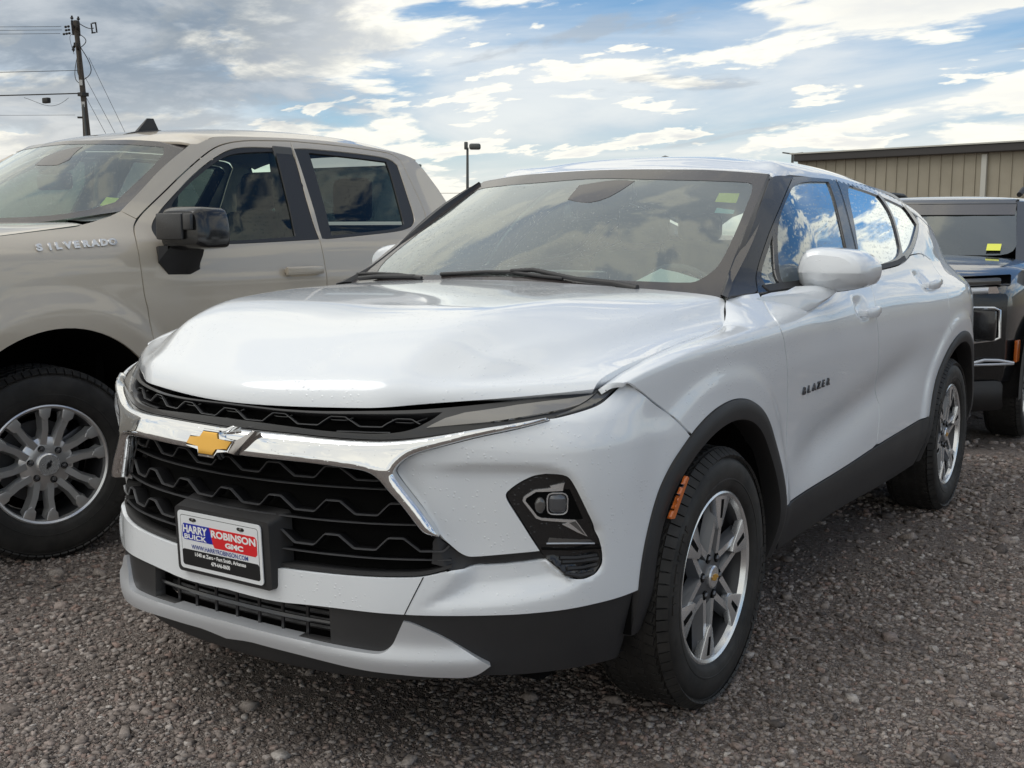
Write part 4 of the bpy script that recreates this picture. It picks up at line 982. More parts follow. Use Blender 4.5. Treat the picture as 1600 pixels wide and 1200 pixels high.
def build_nose():
    def opn(srf, names):
        out = []
        for n in names:
            k = n.lstrip('-'); p = srf.locate(LINES[k])
            if p[0, 0] < .03 and k in ('lip', 'slot_low', 'mesh_up', 'chrome_lowbar', 'grille_low', 'white_low', 'skid_up', 'skid_low', 'skid_ridge'):
                z0 = float(np.interp(0, p[:6, 0], p[:6, 1])) if k != 'mesh_up' else p[0, 1]
                p = np.concatenate([[(0, z0)], p[p[:, 0] > .012] if k != 'mesh_up' else p[p[:, 0] > .005]])
                if k == 'mesh_up': p = np.concatenate([p, [(0, srf.locate(LINES[k])[-1, 1])]])
            p = chaikin(p, 2, 52, False)
            out.append(p[::-1] if n[0] == '-' else p)
        return np.concatenate(out)
    N = lambda *n: opn(NOSE, n)
    B = lambda *n: opn(BASE, n)
    arc = [(x_body(y, z), y, z) for y, z in arch_pts(r_front, FY, 119, 170, 20)]
    arc_in = NOSE.locate(arc)
    cover = np.concatenate([N('chrome_out')[-1:], N('lamp_low')[1:], N('seam_bumper')[1:], arc_in, N('-white_low'),
                            N('grille_low'), N('strip_low_s')[1:], N('-pod_right_s')[1:], N('-pod_left_s')[1:], N('-strip_up_s')[1:], N('chrome_out')[1:-1]])
    panel('bumper_cover', NOSE, [cover], 'white_paint', BZ, .012, half=True, smooth=0, thick=.022)
    # black slot with the slim lamps
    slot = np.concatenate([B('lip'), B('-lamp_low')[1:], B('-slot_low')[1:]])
    mesh = B('mesh_up')
    frame = np.concatenate([B('lip'), B('-lamp_low')[1:], B('-slot_low')[1:], mesh[::-1]])
    panel('upper_grille_frame', BASE, [frame], 'grille_black', BZ, .012, off=-.012, half=True, thick=.04, smooth=0)
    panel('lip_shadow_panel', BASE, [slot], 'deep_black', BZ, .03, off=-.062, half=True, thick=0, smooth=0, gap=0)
    for sd in (1, -1):
        lamp = panel('running_lamp', BASE, [ln('lens')], 'lamp_grey', BZ, .012, off=-.006, thick=.02, side=sd, corner=30, smooth=1)
        panel('running_lamp_tip', BASE, [ln('lens_dark')], 'lamp_smoke', BZ, .012, off=-.005, thick=.02, side=sd, corner=30, smooth=1)
    # chrome bar and wings
    ch = np.concatenate([B('slot_low'), B('-chrome_out'), B('-chrome_lowbar')[1:]])
    def lean(Q):   # the bar faces a little upward
        return .30*np.clip(.868-Q[:, 1], 0, .075)*sstep(.72, .58, Q[:, 0])
    bar = panel('chrome_bar', BASE, [ch], 'chrome', BZ, .005, off=.002, half=True, thick=.034, crown=(.012, .018), gap=0, smooth=0, disp=lean)
    bar.data.set_sharp_from_angle(angle=R(70))
    # lower grille
    gr = np.concatenate([B('chrome_lowbar'), B('strip_up')[1:6], [B('strip_low')[0]], B('-grille_low')[1:]])
    panel('grille_backing', BASE, [gr], 'deep_black', BZ, .03, off=-.052, half=True, thick=0, smooth=0, gap=0)
    cl = B('chrome_lowbar')
    strip = np.concatenate([cl[-1:], N('strip_up_s')[1:], N('-strip_low_s')[:], [(N('strip_low_s')[0][0]-.05, N('strip_low_s')[0][1]+.012), (cl[-1][0]-.018, cl[-1][1]-.02)]])
    for sd in (1, -1): panel('grille_surround', NOSE, [strip], 'black_plastic', BZ, .012, off=-.010, side=sd, thick=.05, smooth=0, gap=.001)
    gl = np.array([p for p in B('grille_low') if p[0] > .02])
    low = np.concatenate([[(0, gl[0, 1]-.002)], gl, [gl[-1]+[0, .012]], gl[::-1]+[0, .012], [(0, gl[0, 1]+.010)]])
    panel('grille_sill', BASE, [low], 'black_plastic', BZ, .014, off=-.010, half=True, thick=.05, smooth=0)
    build_waves(gr, mesh)
    # lamp pods
    pod = np.concatenate([N('pod_left_s'), N('pod_right_s')[1:]])
    for sd in (1, -1):
        p = panel('headlamp_pod', NOSE, [pod], 'gloss_black', BZ, .012, off=-.005, thick=.03, side=sd, smooth=0)
        build_pod(sd)
    # lower black valance, intake, skid plate
    vl = np.concatenate([N('white_low'), NOSE.locate([(x_body(y, max(z, .2)), y, max(z, .2)) for y, z in arch_pts(r_front, FY, 171, 196, 8)]), N('-valance_low')[1:], N('skid_low')[::-1]])
    intake = BASE.locate(LINES['intake']); it = np.abs(intake[2:5, 0])
    x1 = intake[3, 0]; zt, zb = .432, intake[4, 1]
    wl = N('white_low'); wl = wl[wl[:, 0] > .01]
    zc = lambda u: float(np.interp(u, wl[:, 0], wl[:, 1]))
    arcv = NOSE.locate([(x_body(y, max(z, .2)), y, max(z, .2)) for y, z in arch_pts(r_front, FY, 171, 196, 8)])
    vlow = N('valance_low'); sk = N('skid_up'); sk = sk[sk[:, 0] > .02]
    zi_t = intake[3, 1]; zi_b = intake[4, 1]
    skl = N('skid_low')
    valance = np.concatenate([[(0, zc(0.02))], wl, arcv, vlow[::-1], skl[::-1][:-3], [(0.0, .30), (0, .345), (x1*.5, .348), (x1+.004, zi_b), (x1, zi_t), (x1*.5, zi_t+.001), (0, zi_t-.001)]])
    panel('lower_bumper', BASE, [valance], 'black_plastic', BZ, .018, off=-.010, half=True, thick=.03, smooth=0)
    panel('intake_backing', BASE, [np.array([(0, zi_t+.01), (x1+.02, zi_t+.01), (x1+.02, zi_b-.03), (0, .31)])], 'deep_black', BZ, .05, off=-.085, half=True, thick=0, smooth=0, gap=0)
    # intake bars
    bm = bmesh.new()
    zl = lambda u: (np.interp(abs(u), [0, x1], [.348, zi_b]), np.interp(abs(u), [0, x1], [zi_t, zi_t]))
    for u in (-.40, -.28, -.16, -.04, .08, .20):
        pass
    for u in np.linspace(-x1, x1, 9)[1:-1]:
        a, c = zl(u); 
        p0 = BASE.pos([(abs(u), a-.004)])[0]+BASE.nor([(abs(u), a)])[0]*-.035; p1 = BASE.pos([(abs(u), c+.004)])[0]+BASE.nor([(abs(u), c)])[0]*-.035
        if u < 0: p0[0] *= -1; p1[0] *= -1
        bm_tube(bm, [p0, p1], .005, 6)
    pts = []
    for u in np.linspace(-x1, x1, 25):
        a, c = zl(u); m_ = a*.5+c*.5; p = BASE.pos([(abs(u), m_)])[0]+BASE.nor([(abs(u), m_)])[0]*-.03; p[0] *= math.copysign(1, u); pts.append(p)
    bm_tube(bm, pts, .006, 6)
    from_bm('intake_grid', bm, 'grille_black', BZ, True)
    bm = bmesh.new()
    for zq in np.linspace(zi_b+.012, zi_t-.01, 4):
        pts = []
        for u in np.linspace(-x1, x1, 25):
            p = BASE.pos([(abs(u), zq)])[0]+BASE.nor([(abs(u), zq)])[0]*-.065; p[0] *= math.copysign(1, u); pts.append(p)
        bm_tube(bm, pts, .006, 5)
    from_bm('radiator_tubes', bm, 'brake_metal', BZ, True)
    up = N('skid_up'); skid = np.concatenate([[(0, up[up[:, 0] > 0][0, 1])], up[up[:, 0] > .02], N('-skid_low')[:-1], [(0, .300)]])
    def ridge(Q):
        rd = N('skid_ridge'); rd = rd[rd[:, 0] > .01]; r = np.interp(Q[:, 0], rd[:, 0], rd[:, 1])
        d = Q[:, 1]-r
        return .014*np.exp(-(np.maximum(d, 0)/.035)**2)*np.exp(-(np.maximum(-d, 0)/.05)**2)
    panel('skid_plate', BASE, [skid], 'silver_trim', BZ, .010, off=-.001, half=True, corner=30, thick=.05, disp=ridge, smooth=1)
    panel('under_lip', BASE, [np.array([(0, .30), (.30, .30), (.62, .285), (.66, .265), (.60, .23), (0, .215)])], 'black_plastic', BZ, .03, off=-.05, half=True, thick=.08, gap=0)
    for sd in (1, -1):
        panel('side_marker', BASE, [ln('marker')], 'amber', BZ, .01, off=.027, thick=.012, side=sd, smooth=1)
        bs = B('bar_seam'); w_ = np.array([[.0014, 0]])
        panel('bumper_seam', BASE, [np.concatenate([bs-w_, (bs+w_)[::-1]])], 'deep_black', BZ, .02, off=.0008, thick=0, gap=0, smooth=0, side=sd)

def build_waves(gr, mesh):
    """grille: wave-shaped shelves and straight ribs running round the nose"""
    g0 = clip0(dedupe(gr)); m0 = clip0(dedupe(mesh))
    per = .168
    def wave(u, ph): # 0 low .. 1 high
        t = ((u/per+ph) % 1.0)
        return float(np.interp(t, [0, .16, .28, .56, .68, 1.0], [1, 1, 0, 0, 1, 1]) if False else np.interp(t, [0, .14, .32, .55, .80, 1.0], [0, 0, 1, 1, 0, 0]))
    def shelf(fz, poly, name, f=.0021, front=-.006, back=-.045, sgn=1, mat='grille_black', glow=None):
        U = np.arange(0, 1.15, .0055)
        Q = np.array([(u, fz(u*sgn)) for u in U]); ok = inpoly(Q, poly)
        runs = []; cur = []
        for q, k in zip(Q, ok):
            if k: cur.append(q)
            elif cur: runs.append(cur); cur = []
        if cur: runs.append(cur)
        for r in runs:
            if len(r) < 3: continue
            V = []; F = []
            r = np.array(r); P = BASE.pos(r); N = BASE.nor(r); up = np.array([0, 0, 1.])
            t = np.gradient(P, axis=0); t /= np.linalg.norm(t, axis=1, keepdims=True); nb = np.cross(N, t); nb /= np.linalg.norm(nb, axis=1, keepdims=True)
            base = len(V)
            ring = [P+N*(front-.006)+nb*f*1.2, P+N*front+nb*f*.1, P+N*front-nb*f*.5, P+N*(front-.004)-nb*f, P+N*back-nb*f*.6, P+N*back+nb*f*.6]
            for i in range(len(r)):
                for c in ring:
                    p = c[i].copy(); p[0] *= sgn; V.append(p)
            k = 6
            for i in range(len(r)-1):
                for j in range(k):
                    a = base+i*k+j; b_ = base+i*k+(j+1) % k; F.append((a, b_, b_+k, a+k) if sgn > 0 else (a, a+k, b_+k, b_))
            o = link_mesh(name, V, F, None, BZ, mats=['grille_edge_lit', 'grille_inner_shaded'], midx=[0 if i % 6 in (0, 1, 2) else 1 for i in range(len(F))]); o.data.set_sharp_from_angle(angle=R(40))  # front faces take the painted highlight tone, the rest the painted shade
    rows = [(.752, .03), (.668, .03), (.584, .03)]
    ph = .46
    for z, _ in rows:
        for sg in (1, -1):
            shelf(lambda u: z-.006*0+.030*wave(u, ph)+.010*abs(u), g0, 'grille_wave', sgn=sg)
            if z > .51: shelf(lambda u: z-.020+.008*abs(u), g0, 'grille_rib', .0018, -.010, -.045, sgn=sg)
    for z in (.884,):
        for sg in (1, -1):
            shelf(lambda u: z+.026*wave(u, ph)+.014*abs(u), m0, 'upper_grille_wave', sgn=sg, front=-.020)
            shelf(lambda u: z+.040-.022*wave(u, ph)+.016*abs(u), m0, 'upper_grille_wave', .0018, -.030, -.055, sgn=sg)
            shelf(lambda u: z-.014+.014*abs(u), m0, 'upper_grille_rib', .002, -.022, -.055, sgn=sg)

def build_pod(sd):
    """lamp unit inside the pod: chrome C frame, two projector lenses, lower reflector, fins"""
    def plate(name, key, mat, off, th=.006, **kw):
        return panel(name, NOSE, [LINES[key]], mat, BZ, .007, off=off, thick=th, side=sd, smooth=0, gap=0, **kw)
    def rod(name, key, off, r, mat, close=False):
        uv = NOSE.locate(LINES[key]); P = NOSE.pos(uv)+NOSE.nor(uv)*off; P[:, 0] *= sd; P = list(P)
        return tube(name, P+[P[0]] if close else P, r, mat, BZ, 6)
    plate('lamp_housing', 'pod_housing', 'deep_black', -.0035)
    plate('lamp_accent', 'pod_accent', 'alloy_bright', .001)
    plate('lamp_accent_shade', 'pod_shade', 'lamp_smoke', .002)
    plate('projector_lens', 'pod_lens', 'lamp_lens', -.002, crown=(.006, .012)); rod('lens_ring', 'pod_lens_ring', -.002, .0022, 'alloy_bright', True)
    plate('projector_lens', 'pod_lens_b', 'lamp_smoke', -.002, crown=(.008, .02))
    plate('lower_reflector', 'pod_reflector', 'lamp_smoke', -.002)
    rod('reflector_edge', 'pod_redge', .0, .0022, 'silver_trim'); rod('pod_split', 'pod_split', -.003, .003, 'deep_black')
    for k in 'abcd': rod('pod_fin', 'pod_fin_'+k, -.004, .006, 'black_plastic')
build_body(); build_nose()
# ---------------------------------------------------------------- wheels
def bm_apply(bm, M): bmesh.ops.transform(bm, matrix=M, verts=bm.verts)
def wheel(parent, loc, Rt, W, Rr, style, flip=False, steer=0., spin=0., side_knobs=True):
    """parts: tyre > tread blocks; rim > spokes, hub cap, lug nuts; brake disc. Built facing +x, outer face at x = W/2."""
    root = bpy.data.objects.new('wheel', None); COL.objects.link(root); root.parent = parent; root.empty_display_size = .1
    root.location = loc; root.rotation_euler = (0, 0, (math.pi if flip else 0)+steer)
    h = W/2
    sh = Rt-.030
    prof = [(h-.030, Rr+.001), (h-.014, Rr+.004), (h-.004, Rr+.022), (h, Rr+(Rt-Rr)*.45), (h-.003, Rr+(Rt-Rr)*.68), (h-.009, sh-.004), (h-.014, sh+.004), (h-.026, Rt-.010), (h-.045, Rt-.004), (h*.4, Rt), (0, Rt+.001)]
    prof = prof+[(-a, r) for a, r in prof[-2::-1]]
    ty = lathe('tyre', prof, 'rubber', root, 72, sharp=60)
    # tread: four rows of blocks and shoulder lugs
    bm = bmesh.new(); n = 72
    for k in range(n):
        t = 2*math.pi*k/n
        for (x0, wd, ln_, dt, ht) in ((-h*.56, .030, .026, 0, .0075), (-h*.2, .026, .028, .5, .0085), (h*.2, .026, .028, .0, .0085), (h*.56, .030, .026, .5, .0075), (h*.86, .032, .0275, .2, .006), (-h*.86, .032, .0275, .7, .006)):
            tt = t+dt*2*math.pi/n; sho = abs(x0) > h*.8
            rr = Rt-.0125 if sho else Rt-.003
            rot = Matrix.Rotation(tt, 3, 'X') @ (Matrix.Rotation(math.copysign(R(38), x0), 3, 'Y') if sho else Matrix.Rotation(R(14), 3, 'Z').inverted())
            c = Matrix.Rotation(tt, 3, 'X') @ Vector((x0, 0, rr))
            bm_box(bm, c, (wd, ln_, ht*1.3), rot=rot)
    tr = from_bm('tread_blocks', bm, 'rubber', root)
    tag(tr, None, None, None, 'stuff')
    if side_knobs:   # raised rings and lettering-like ribs on the wall
        bm = bmesh.new()
        for rr in (Rr+(Rt-Rr)*.30, Rr+(Rt-Rr)*.80):
            xo = np.interp(rr, [Rr+.004, Rr+.022, Rr+(Rt-Rr)*.45, Rr+(Rt-Rr)*.68, sh], [h-.014, h-.004, h, h-.003, h-.011])
            bm_lathe(bm, [(xo-.002, rr-.004), (xo+.0012, rr-.002), (xo+.0012, rr+.002), (xo-.002, rr+.004)], 64)
        for s0 in (0, math.pi):
            for k in range(9):
                t = s0+.9+k*.085; rr = Rr+(Rt-Rr)*.56
                bm_box(bm, Matrix.Rotation(t, 3, 'X') @ Vector((h-.001, 0, rr)), (.0035, .012+.008*(k*7 % 3), .022), rot=Matrix.Rotation(t, 3, 'X'))
        from_bm('sidewall_relief', bm, 'rubber', root, True)
    # rim barrel
    rim = lathe('rim', [(h-.026, Rr+.002), (h-.016, Rr+.003), (h-.013, Rr-.003), (h-.018, Rr-.011), (h-.034, Rr-.016)],
                'alloy_silver' if style == 'truck' else 'alloy_bright', root, 72, sharp=30)
    lathe('rim_barrel', [(h-.034, Rr-.016), (h-.06, Rr-.030), (-h+.03, Rr-.032), (-h+.02, Rr)], 'barrel_dark', root, 60, sharp=30)
    lathe('brake_disc', [(-.02, .05), (-.02, Rr*.70), (-.008, Rr*.70), (-.008, .05)], 'brake_metal', root, 40)
    bm = bmesh.new(); bm_box(bm, (-.01, Rr*.52, Rr*.30), (.07, .07, .15), .012, rot=Matrix.Rotation(R(-60), 3, 'X')); from_bm('brake_caliper', bm, 'brake_metal', root, True)
    lathe('inner_dark', [(-.045, .02), (-.045, Rr-.034)], 'deep_black', root, 40)
    fn = lambda u, v, w: (w, u, v)
    xf = h-.020                                   # face plane of the spokes
    if style == 'star':
        n = 6
        for k in range(n):
            th = 2*math.pi*k/n+R(80-90)+spin
            rot = lambda p, a=th: (p[0]*math.cos(a)-p[1]*math.sin(a), p[0]*math.sin(a)+p[1]*math.cos(a))
            ro = Rr-.014
            for sg in (-1, 1):
                # beam from the hub valley out to the rim tip: bright ridge and dark flank
                a0 = sg*R(24)
                hub = (.072*math.sin(a0), .072*math.cos(a0)); tip = (sg*.014, ro)
                d = Vector((tip[0]-hub[0], tip[1]-hub[1])).normalized(); nn = Vector((-d.y, d.x))
                bm = bmesh.new()
                q = []
                for (p, wd, xo) in ((hub, .019, -.014), (tip, .016, -.003)):
                    p = Vector(p)
                    row = [(p+nn*wd*1.25, xo-.030), (p+nn*wd*.55, xo), (p-nn*wd*.55, xo), (p-nn*wd*1.25, xo-.030)]
                    q.append([bm.verts.new((xf+x_, *rot(v))) for v, x_ in row])
                for j in range(3): bm.faces.new((q[0][j], q[0][j+1], q[1][j+1], q[1][j]))
                bm.faces.new(q[0]); bm.faces.new(q[1][::-1])
                sp = from_bm('spoke', bm, 'alloy_bright', root)
                sp.data.materials.append(MAT['alloy_dark'])
                for f in sp.data.polygons:
                    if abs(f.normal.x) < .40: f.material_index = 1
            # bright outer triangle with a dark slot
            tri = [rot(p) for p in ((-.058, ro+.006), (0, ro+.010), (.058, ro+.006), (.016, ro-.085), (0, ro-.098), (-.016, ro-.085))]
            prism('spoke_tip', tri, xf-.022, xf+.0005, fn, 'alloy_bright', root, .002)
            slot = [rot(p) for p in ((-.009, ro-.008), (.009, ro-.008), (.006, ro-.062), (-.006, ro-.062))]
            prism('spoke_slot', slot, xf-.004, xf+.0016, fn, 'deep_black', root)
        lathe('hub', [(xf-.05, .088), (xf-.026, .086), (xf-.018, .070), (xf-.014, .040), (xf-.012, .0)], 'alloy_dark', root, 36)
        cap = lathe('hub_cap', [(xf-.016, .033), (xf-.006, .033), (xf-.002, .029), (xf-.001, .0)], 'alloy_bright', root, 32)
        bow = [(-.022, -.005), (-.022+.004, .005), (-.008, .005), (-.006, .010), (.010, .010), (.010, .005), (.024, .005), (.020, -.005), (.008, -.005), (.006, -.010), (-.010, -.010), (-.010, -.005)]
        prism('cap_emblem', [(-u, v) for u, v in bow], xf-.001, xf+.0008, fn, 'gold', root)
        nl, rl = 6, .060
    else:
        n = 6
        for k in range(n):
            th = 2*math.pi*k/n+R(79-90)+spin
            rot = lambda p, a=th: (p[0]*math.cos(a)-p[1]*math.sin(a), p[0]*math.sin(a)+p[1]*math.cos(a))
            ro = Rr-.010
            for sg in (-1, 1):
                c = [((sg*.027), .078), ((sg*.032), .140), (sg*.043, ro-.052), (sg*.050, ro)]
                wds = [.0195, .0175, .0185, .029]; xs = [-.022, -.010, -.004, -.006]
                bm = bmesh.new(); q = []
                for (p, wd, xo) in zip(c, wds, xs):
                    row = [((p[0]-wd*1.3, p[1]), xo-.034), ((p[0]-wd*.7, p[1]), xo), ((p[0]+wd*.7, p[1]), xo), ((p[0]+wd*1.3, p[1]), xo-.034)]
                    q.append([bm.verts.new((xf+x_, *rot(v))) for v, x_ in row])
                for i in range(3):
                    for j in range(3): bm.faces.new((q[i][j], q[i][j+1], q[i+1][j+1], q[i+1][j]))
                bm.faces.new(q[0]); bm.faces.new(q[-1][::-1])
                from_bm('spoke', bm, 'alloy_silver', root)
                pad = [rot(p) for p in ((sg*.051-.028, ro+.004), (sg*.051+.028, ro+.004), (sg*.047+.022, ro-.040), (sg*.043, ro-.060), (sg*.045-.022, ro-.040))]
                prism('spoke_pad', pad, xf-.03, xf+.001, fn, 'alloy_silver', root, .003)
        lathe('hub', [(xf-.06, .118), (xf-.034, .112), (xf-.026, .098), (xf-.018, .060), (xf-.016, .0)], 'alloy_silver', root, 36)
        cap = lathe('hub_cap', [(xf-.020, .047), (xf-.004, .047), (xf+.001, .042), (xf+.002, .0)], 'alloy_bright', root, 32)
        bow = [(-.020, -.004), (-.016, .005), (-.007, .005), (-.005, .010), (.009, .010), (.009, .005), (.021, .005), (.017, -.004), (.007, -.004), (.005, -.009), (-.009, -.009), (-.009, -.004)]
        ca, sa = math.cos(R(58)), math.sin(R(58))
        prism('cap_emblem', [(u*ca-v*sa, u*sa+v*ca) for u, v in bow], xf+.001, xf+.0035, fn, 'plate_black', root)
        nl, rl = 6, .070
    for k in range(nl):
        t = 2*math.pi*(k+.5)/nl+spin+R(79-90 if style == 'truck' else -10); c = (0, -rl*math.sin(t), rl*math.cos(t))
        c = (0, rl*math.cos(t+math.pi/2), rl*math.sin(t+math.pi/2))
        lathe('lug_socket', [(xf-.026, .0), (xf-.026, .012), (xf-.012, .0128), (xf-.018, .014)], 'deep_black', root, 14, c=c)
        lathe('lug_nut', [(xf-.024, .0095), (xf-.010, .0095), (xf-.006, .006), (xf-.005, 0)], 'brake_metal', root, 6, c=c)
    a = R(10)+spin
    tube('valve_stem', [(xf-.045, (Rr-.035)*math.cos(a), (Rr-.035)*math.sin(a)), (xf-.018, (Rr-.060)*math.cos(a), (Rr-.060)*math.sin(a))], .0045, 'deep_black', root, 6)
    return root
WT = .235
for y, st in ((FY-.012, .007), (RY-.009, 0)):
    for sd in (1, -1):
        wheel(BZ, (sd*(.957-WT/2), y, .374), .374, WT, .247, 'star', flip=sd < 0, steer=st if sd > 0 else st, spin=R(-4) if y > 1 else 0)
# ---------------------------------------------------------------- door mirrors
def skin_rows(name, rows, mat, parent, cap0=True, cap1=True, sharp=40, side=1):
    A = np.array(rows, float); A[..., 0] *= side
    n, m = A.shape[:2]; V = A.reshape(-1, 3); F = []
    for i in range(n-1):
        for j in range(m):
            F.append((i*m+j, i*m+(j+1) % m, (i+1)*m+(j+1) % m, (i+1)*m+j))
    if cap0: F.append(tuple(range(m))[::-1])
    if cap1: F.append(tuple((n-1)*m+j for j in range(m)))
    bm = bmesh.new(); vs = [bm.verts.new(v) for v in V]
    for f in F: bm.faces.new([vs[i] for i in f])
    return from_bm(name, bm, mat, parent, True, sharp)
def mirror_outline(n=1):
    base = [(.872, 1.213), (.876, 1.252), (.900, 1.300), (.935, 1.313), (1.000, 1.310), (1.070, 1.300), (1.112, 1.272), (1.127, 1.242), (1.122, 1.205), (1.104, 1.180), (1.050, 1.165), (.985, 1.155), (.920, 1.160), (.880, 1.172)]
    return np.array(base)
def build_mirrors():
    O = mirror_outline()-np.array([.042, .004]); O[:, 0] = np.maximum(O[:, 0], .838)
    c = np.array([.945, 1.222])
    O = chaikin(O, 1, 80); i = [k for k in range(len(O)) if (O[k, 1]-1.222)*(O[k-1, 1]-1.222) < 0]
    for k in i[::-1]:
        t = (1.222-O[k-1, 1])/(O[k, 1]-O[k-1, 1]); O = np.insert(O, k, O[k-1]+t*(O[k]-O[k-1]), 0)
    for sd in (1, -1):
        rows = []
        prof = [(.02, .838), (.40, .840), (.70, .846), (.84, .856), (.92, .870), (.965, .888), (.99, .912), (1.0, .945), (1.0, .985), (.985, 1.035), (.955, 1.045)]
        for k, (f, y) in enumerate(prof):
            P = c+(O-c)*f; row = []
            for x, z in P:
                low = max(0, 1.222-z)*min(1, f*1.2)
                yy = y+.10*(x-.955)+(low*.75 if k < 7 else 0)
                row.append((x, min(yy, 1.0) if k < 8 else yy, z))
            rows.append(row)
        skin_rows('mirror_cap', rows, 'white_paint', BZ, sharp=20, side=sd)
        g = [(x, 1.041+.10*(x-.955), z) for x, z in c+(O-c)*.90]
        bm = bmesh.new(); bm.faces.new([bm.verts.new((x*sd, y, z)) for x, y, z in g]); from_bm('mirror_glass', bm, 'chrome', BZ)
        foot = []
        for x0, x1, y0, y1, z0, z1 in ((.845, .918, .490, .715, 1.078, 1.154), (.865, .938, .575, .785, 1.096, 1.158), (.868, .958, .680, .865, 1.116, 1.166), (.862, .968, .800, .945, 1.138, 1.180)):
            foot.append([(x0, y0, z1-.004), (x1-.024, y1-.03, z1), (x1-.006, y1, z1-.010), (x1, y1-.012, z0+.022), (x1-.014, y1-.05, z0), (x0+.01, y0+.03, z0), (x0, y0, z0+.02)])
        skin_rows('mirror_foot', foot, 'white_paint', BZ, sharp=35, side=sd)
build_mirrors()
# ---------------------------------------------------------------- door handles, badges, emblem, plate
def x_flat(y, z):
    return .5*(x_body(y-.0, z-.05)+x_body(y, z+.055))+.004
def handles():
    for key in ('handle1', 'handle2'):
        a, b = LINES[key]
        for sd in (1, -1):
            y0, y1 = a[1]-.01, b[1]-.03
            z0, z1 = a[2], b[2]
            rows = []
            for t in np.linspace(0, 1, 11):
                y = y0+(y1-y0)*t; z = z0+(z1-z0)*t; x = x_flat(y, z)
                lift = .020+.016*math.sin(math.pi*min(1, t*1.05))**.6; hh = .015+.006*math.sin(math.pi*t)
                if t in (0, 1): hh *= .6; lift -= .008
                rows.append([(x+lift-.012, y, z-hh*.8), (x+lift-.002, y, z-hh), (x+lift+.004, y, z-hh*.3), (x+lift+.003, y, z+hh*.6), (x+lift-.004, y, z+hh), (x+lift-.014, y, z+hh*.7)])
            h_ = skin_rows('door_handle', rows, 'white_paint', BZ, sharp=50, side=sd)
            for t in (.06, .93):
                y = y0+(y1-y0)*t; z = z0+(z1-z0)*t; x = x_flat(y, z)
                bm = bmesh.new(); bm_box(bm, (sd*(x+.010), y, z), (.035, .028, .026), .006); from_bm('handle_mount', bm, 'white_paint', h_, True)
            uv = [(y0+.05+.045*math.cos(q), z0+.016+.020*math.sin(q)) for q in np.linspace(0, 2*math.pi, 18, endpoint=False)]
            panel('handle_cup', SIDE, [np.array(uv)], 'alloy_dark', BZ, .02, off=.0008, thick=0, gap=0, smooth=0, side=sd) if False else None
handles()
def text_mesh(name, body, size, mat, parent, M, depth=.0008, bold=0., align='LEFT', sx=1., shear=0., spacing=1.):
    cu = bpy.data.curves.new(name, 'FONT'); cu.body = body; cu.size = size; cu.extrude = depth; cu.offset = bold; cu.align_x = align
    cu.shear = shear; cu.space_character = spacing; cu.resolution_u = 3
    o = bpy.data.objects.new(name, cu); COL.objects.link(o)
    dg = bpy.context.evaluated_depsgraph_get(); me = bpy.data.meshes.new_from_object(o.evaluated_get(dg))
    bpy.data.objects.remove(o); bpy.data.curves.remove(cu)
    me.transform(M @ Matrix.Diagonal((sx, 1, 1, 1))); me.materials.clear(); me.materials.append(MAT[mat])
    ob = bpy.data.objects.new(name, me); COL.objects.link(ob)
    if parent is not None: ob.parent = parent
    return ob
def text_width(me): xs = [v.co.x for v in me.vertices]; return max(xs)-min(xs)
def frame_mat(o, x, y):
    x = Vector(x).normalized(); y = Vector(y); y = (y-x*x.dot(y)).normalized(); z = x.cross(y)
    return Matrix((x, y, z)).transposed().to_4x4() if False else Matrix.Translation(o) @ Matrix((x, y, z)).transposed().to_4x4()
# model name on the front door, one letter at a time
a, b = LINES['badge']
ys = np.linspace(a[1]+.004, b[1]-.035, 6)
for ch, y in zip('BLAZER', ys):
    z = a[2]-.010+(b[2]-a[2])*(y-a[1])/(b[1]-a[1]); x = x_body(y, z+.01)
    nrm = SIDE.nor([(y, z+.01)])[0]
    text_mesh('badge_letter', ch, .034, 'badge_dark', BZ, frame_mat(Vector((x, y, z))+Vector(nrm)*.003, (0, 1, 0), Vector((0, 0, 1))), .0028, .0012, sx=1.15)
# front emblem
def emblem():
    nu = BASE.pos([(0, .822)])[0]; o = Vector((-.006, nu[1]-.036, .822))
    M = frame_mat(o, (1, 0, 0), (0, .28, .96))
    gold = [(-.094, -.014), (-.082, .016), (-.036, .016), (-.030, .040), (.034, .040), (.036, .016), (.098, .016), (.082, -.016), (.036, -.016), (.030, -.042), (-.034, -.042), (-.036, -.014)]
    gold = [(u*.84, v*.70) for u, v in gold]
    P = np.array(gold); outl = inset(P if area2(P) > 0 else P[::-1], -.0075)
    fn = lambda u, v, w: M @ Vector((u, v, w))
    prism('emblem_surround', [tuple(p) for p in outl], -.030, .004, fn, 'chrome', BZ, .003)
    prism('emblem_recess', [tuple(p) for p in inset(P if area2(P) > 0 else P[::-1], -.0022)], .003, .0046, fn, 'plate_black', BZ)
    prism('emblem', gold, .002, .0075, fn, 'gold', BZ, .0025)
    prism('emblem_wing', [(.066, -.018), (.092, -.020), (.122, .014), (.150, .044), (.141, .046), (.105, .020), (.086, .014)], -.022, .002, fn, 'satin_chrome', BZ, .002)
    prism('emblem_wing', [(.030, .030), (.052, .034), (.078, .050), (.070, .052), (.044, .041)], -.022, .001, fn, 'chrome', BZ, .002)
emblem()
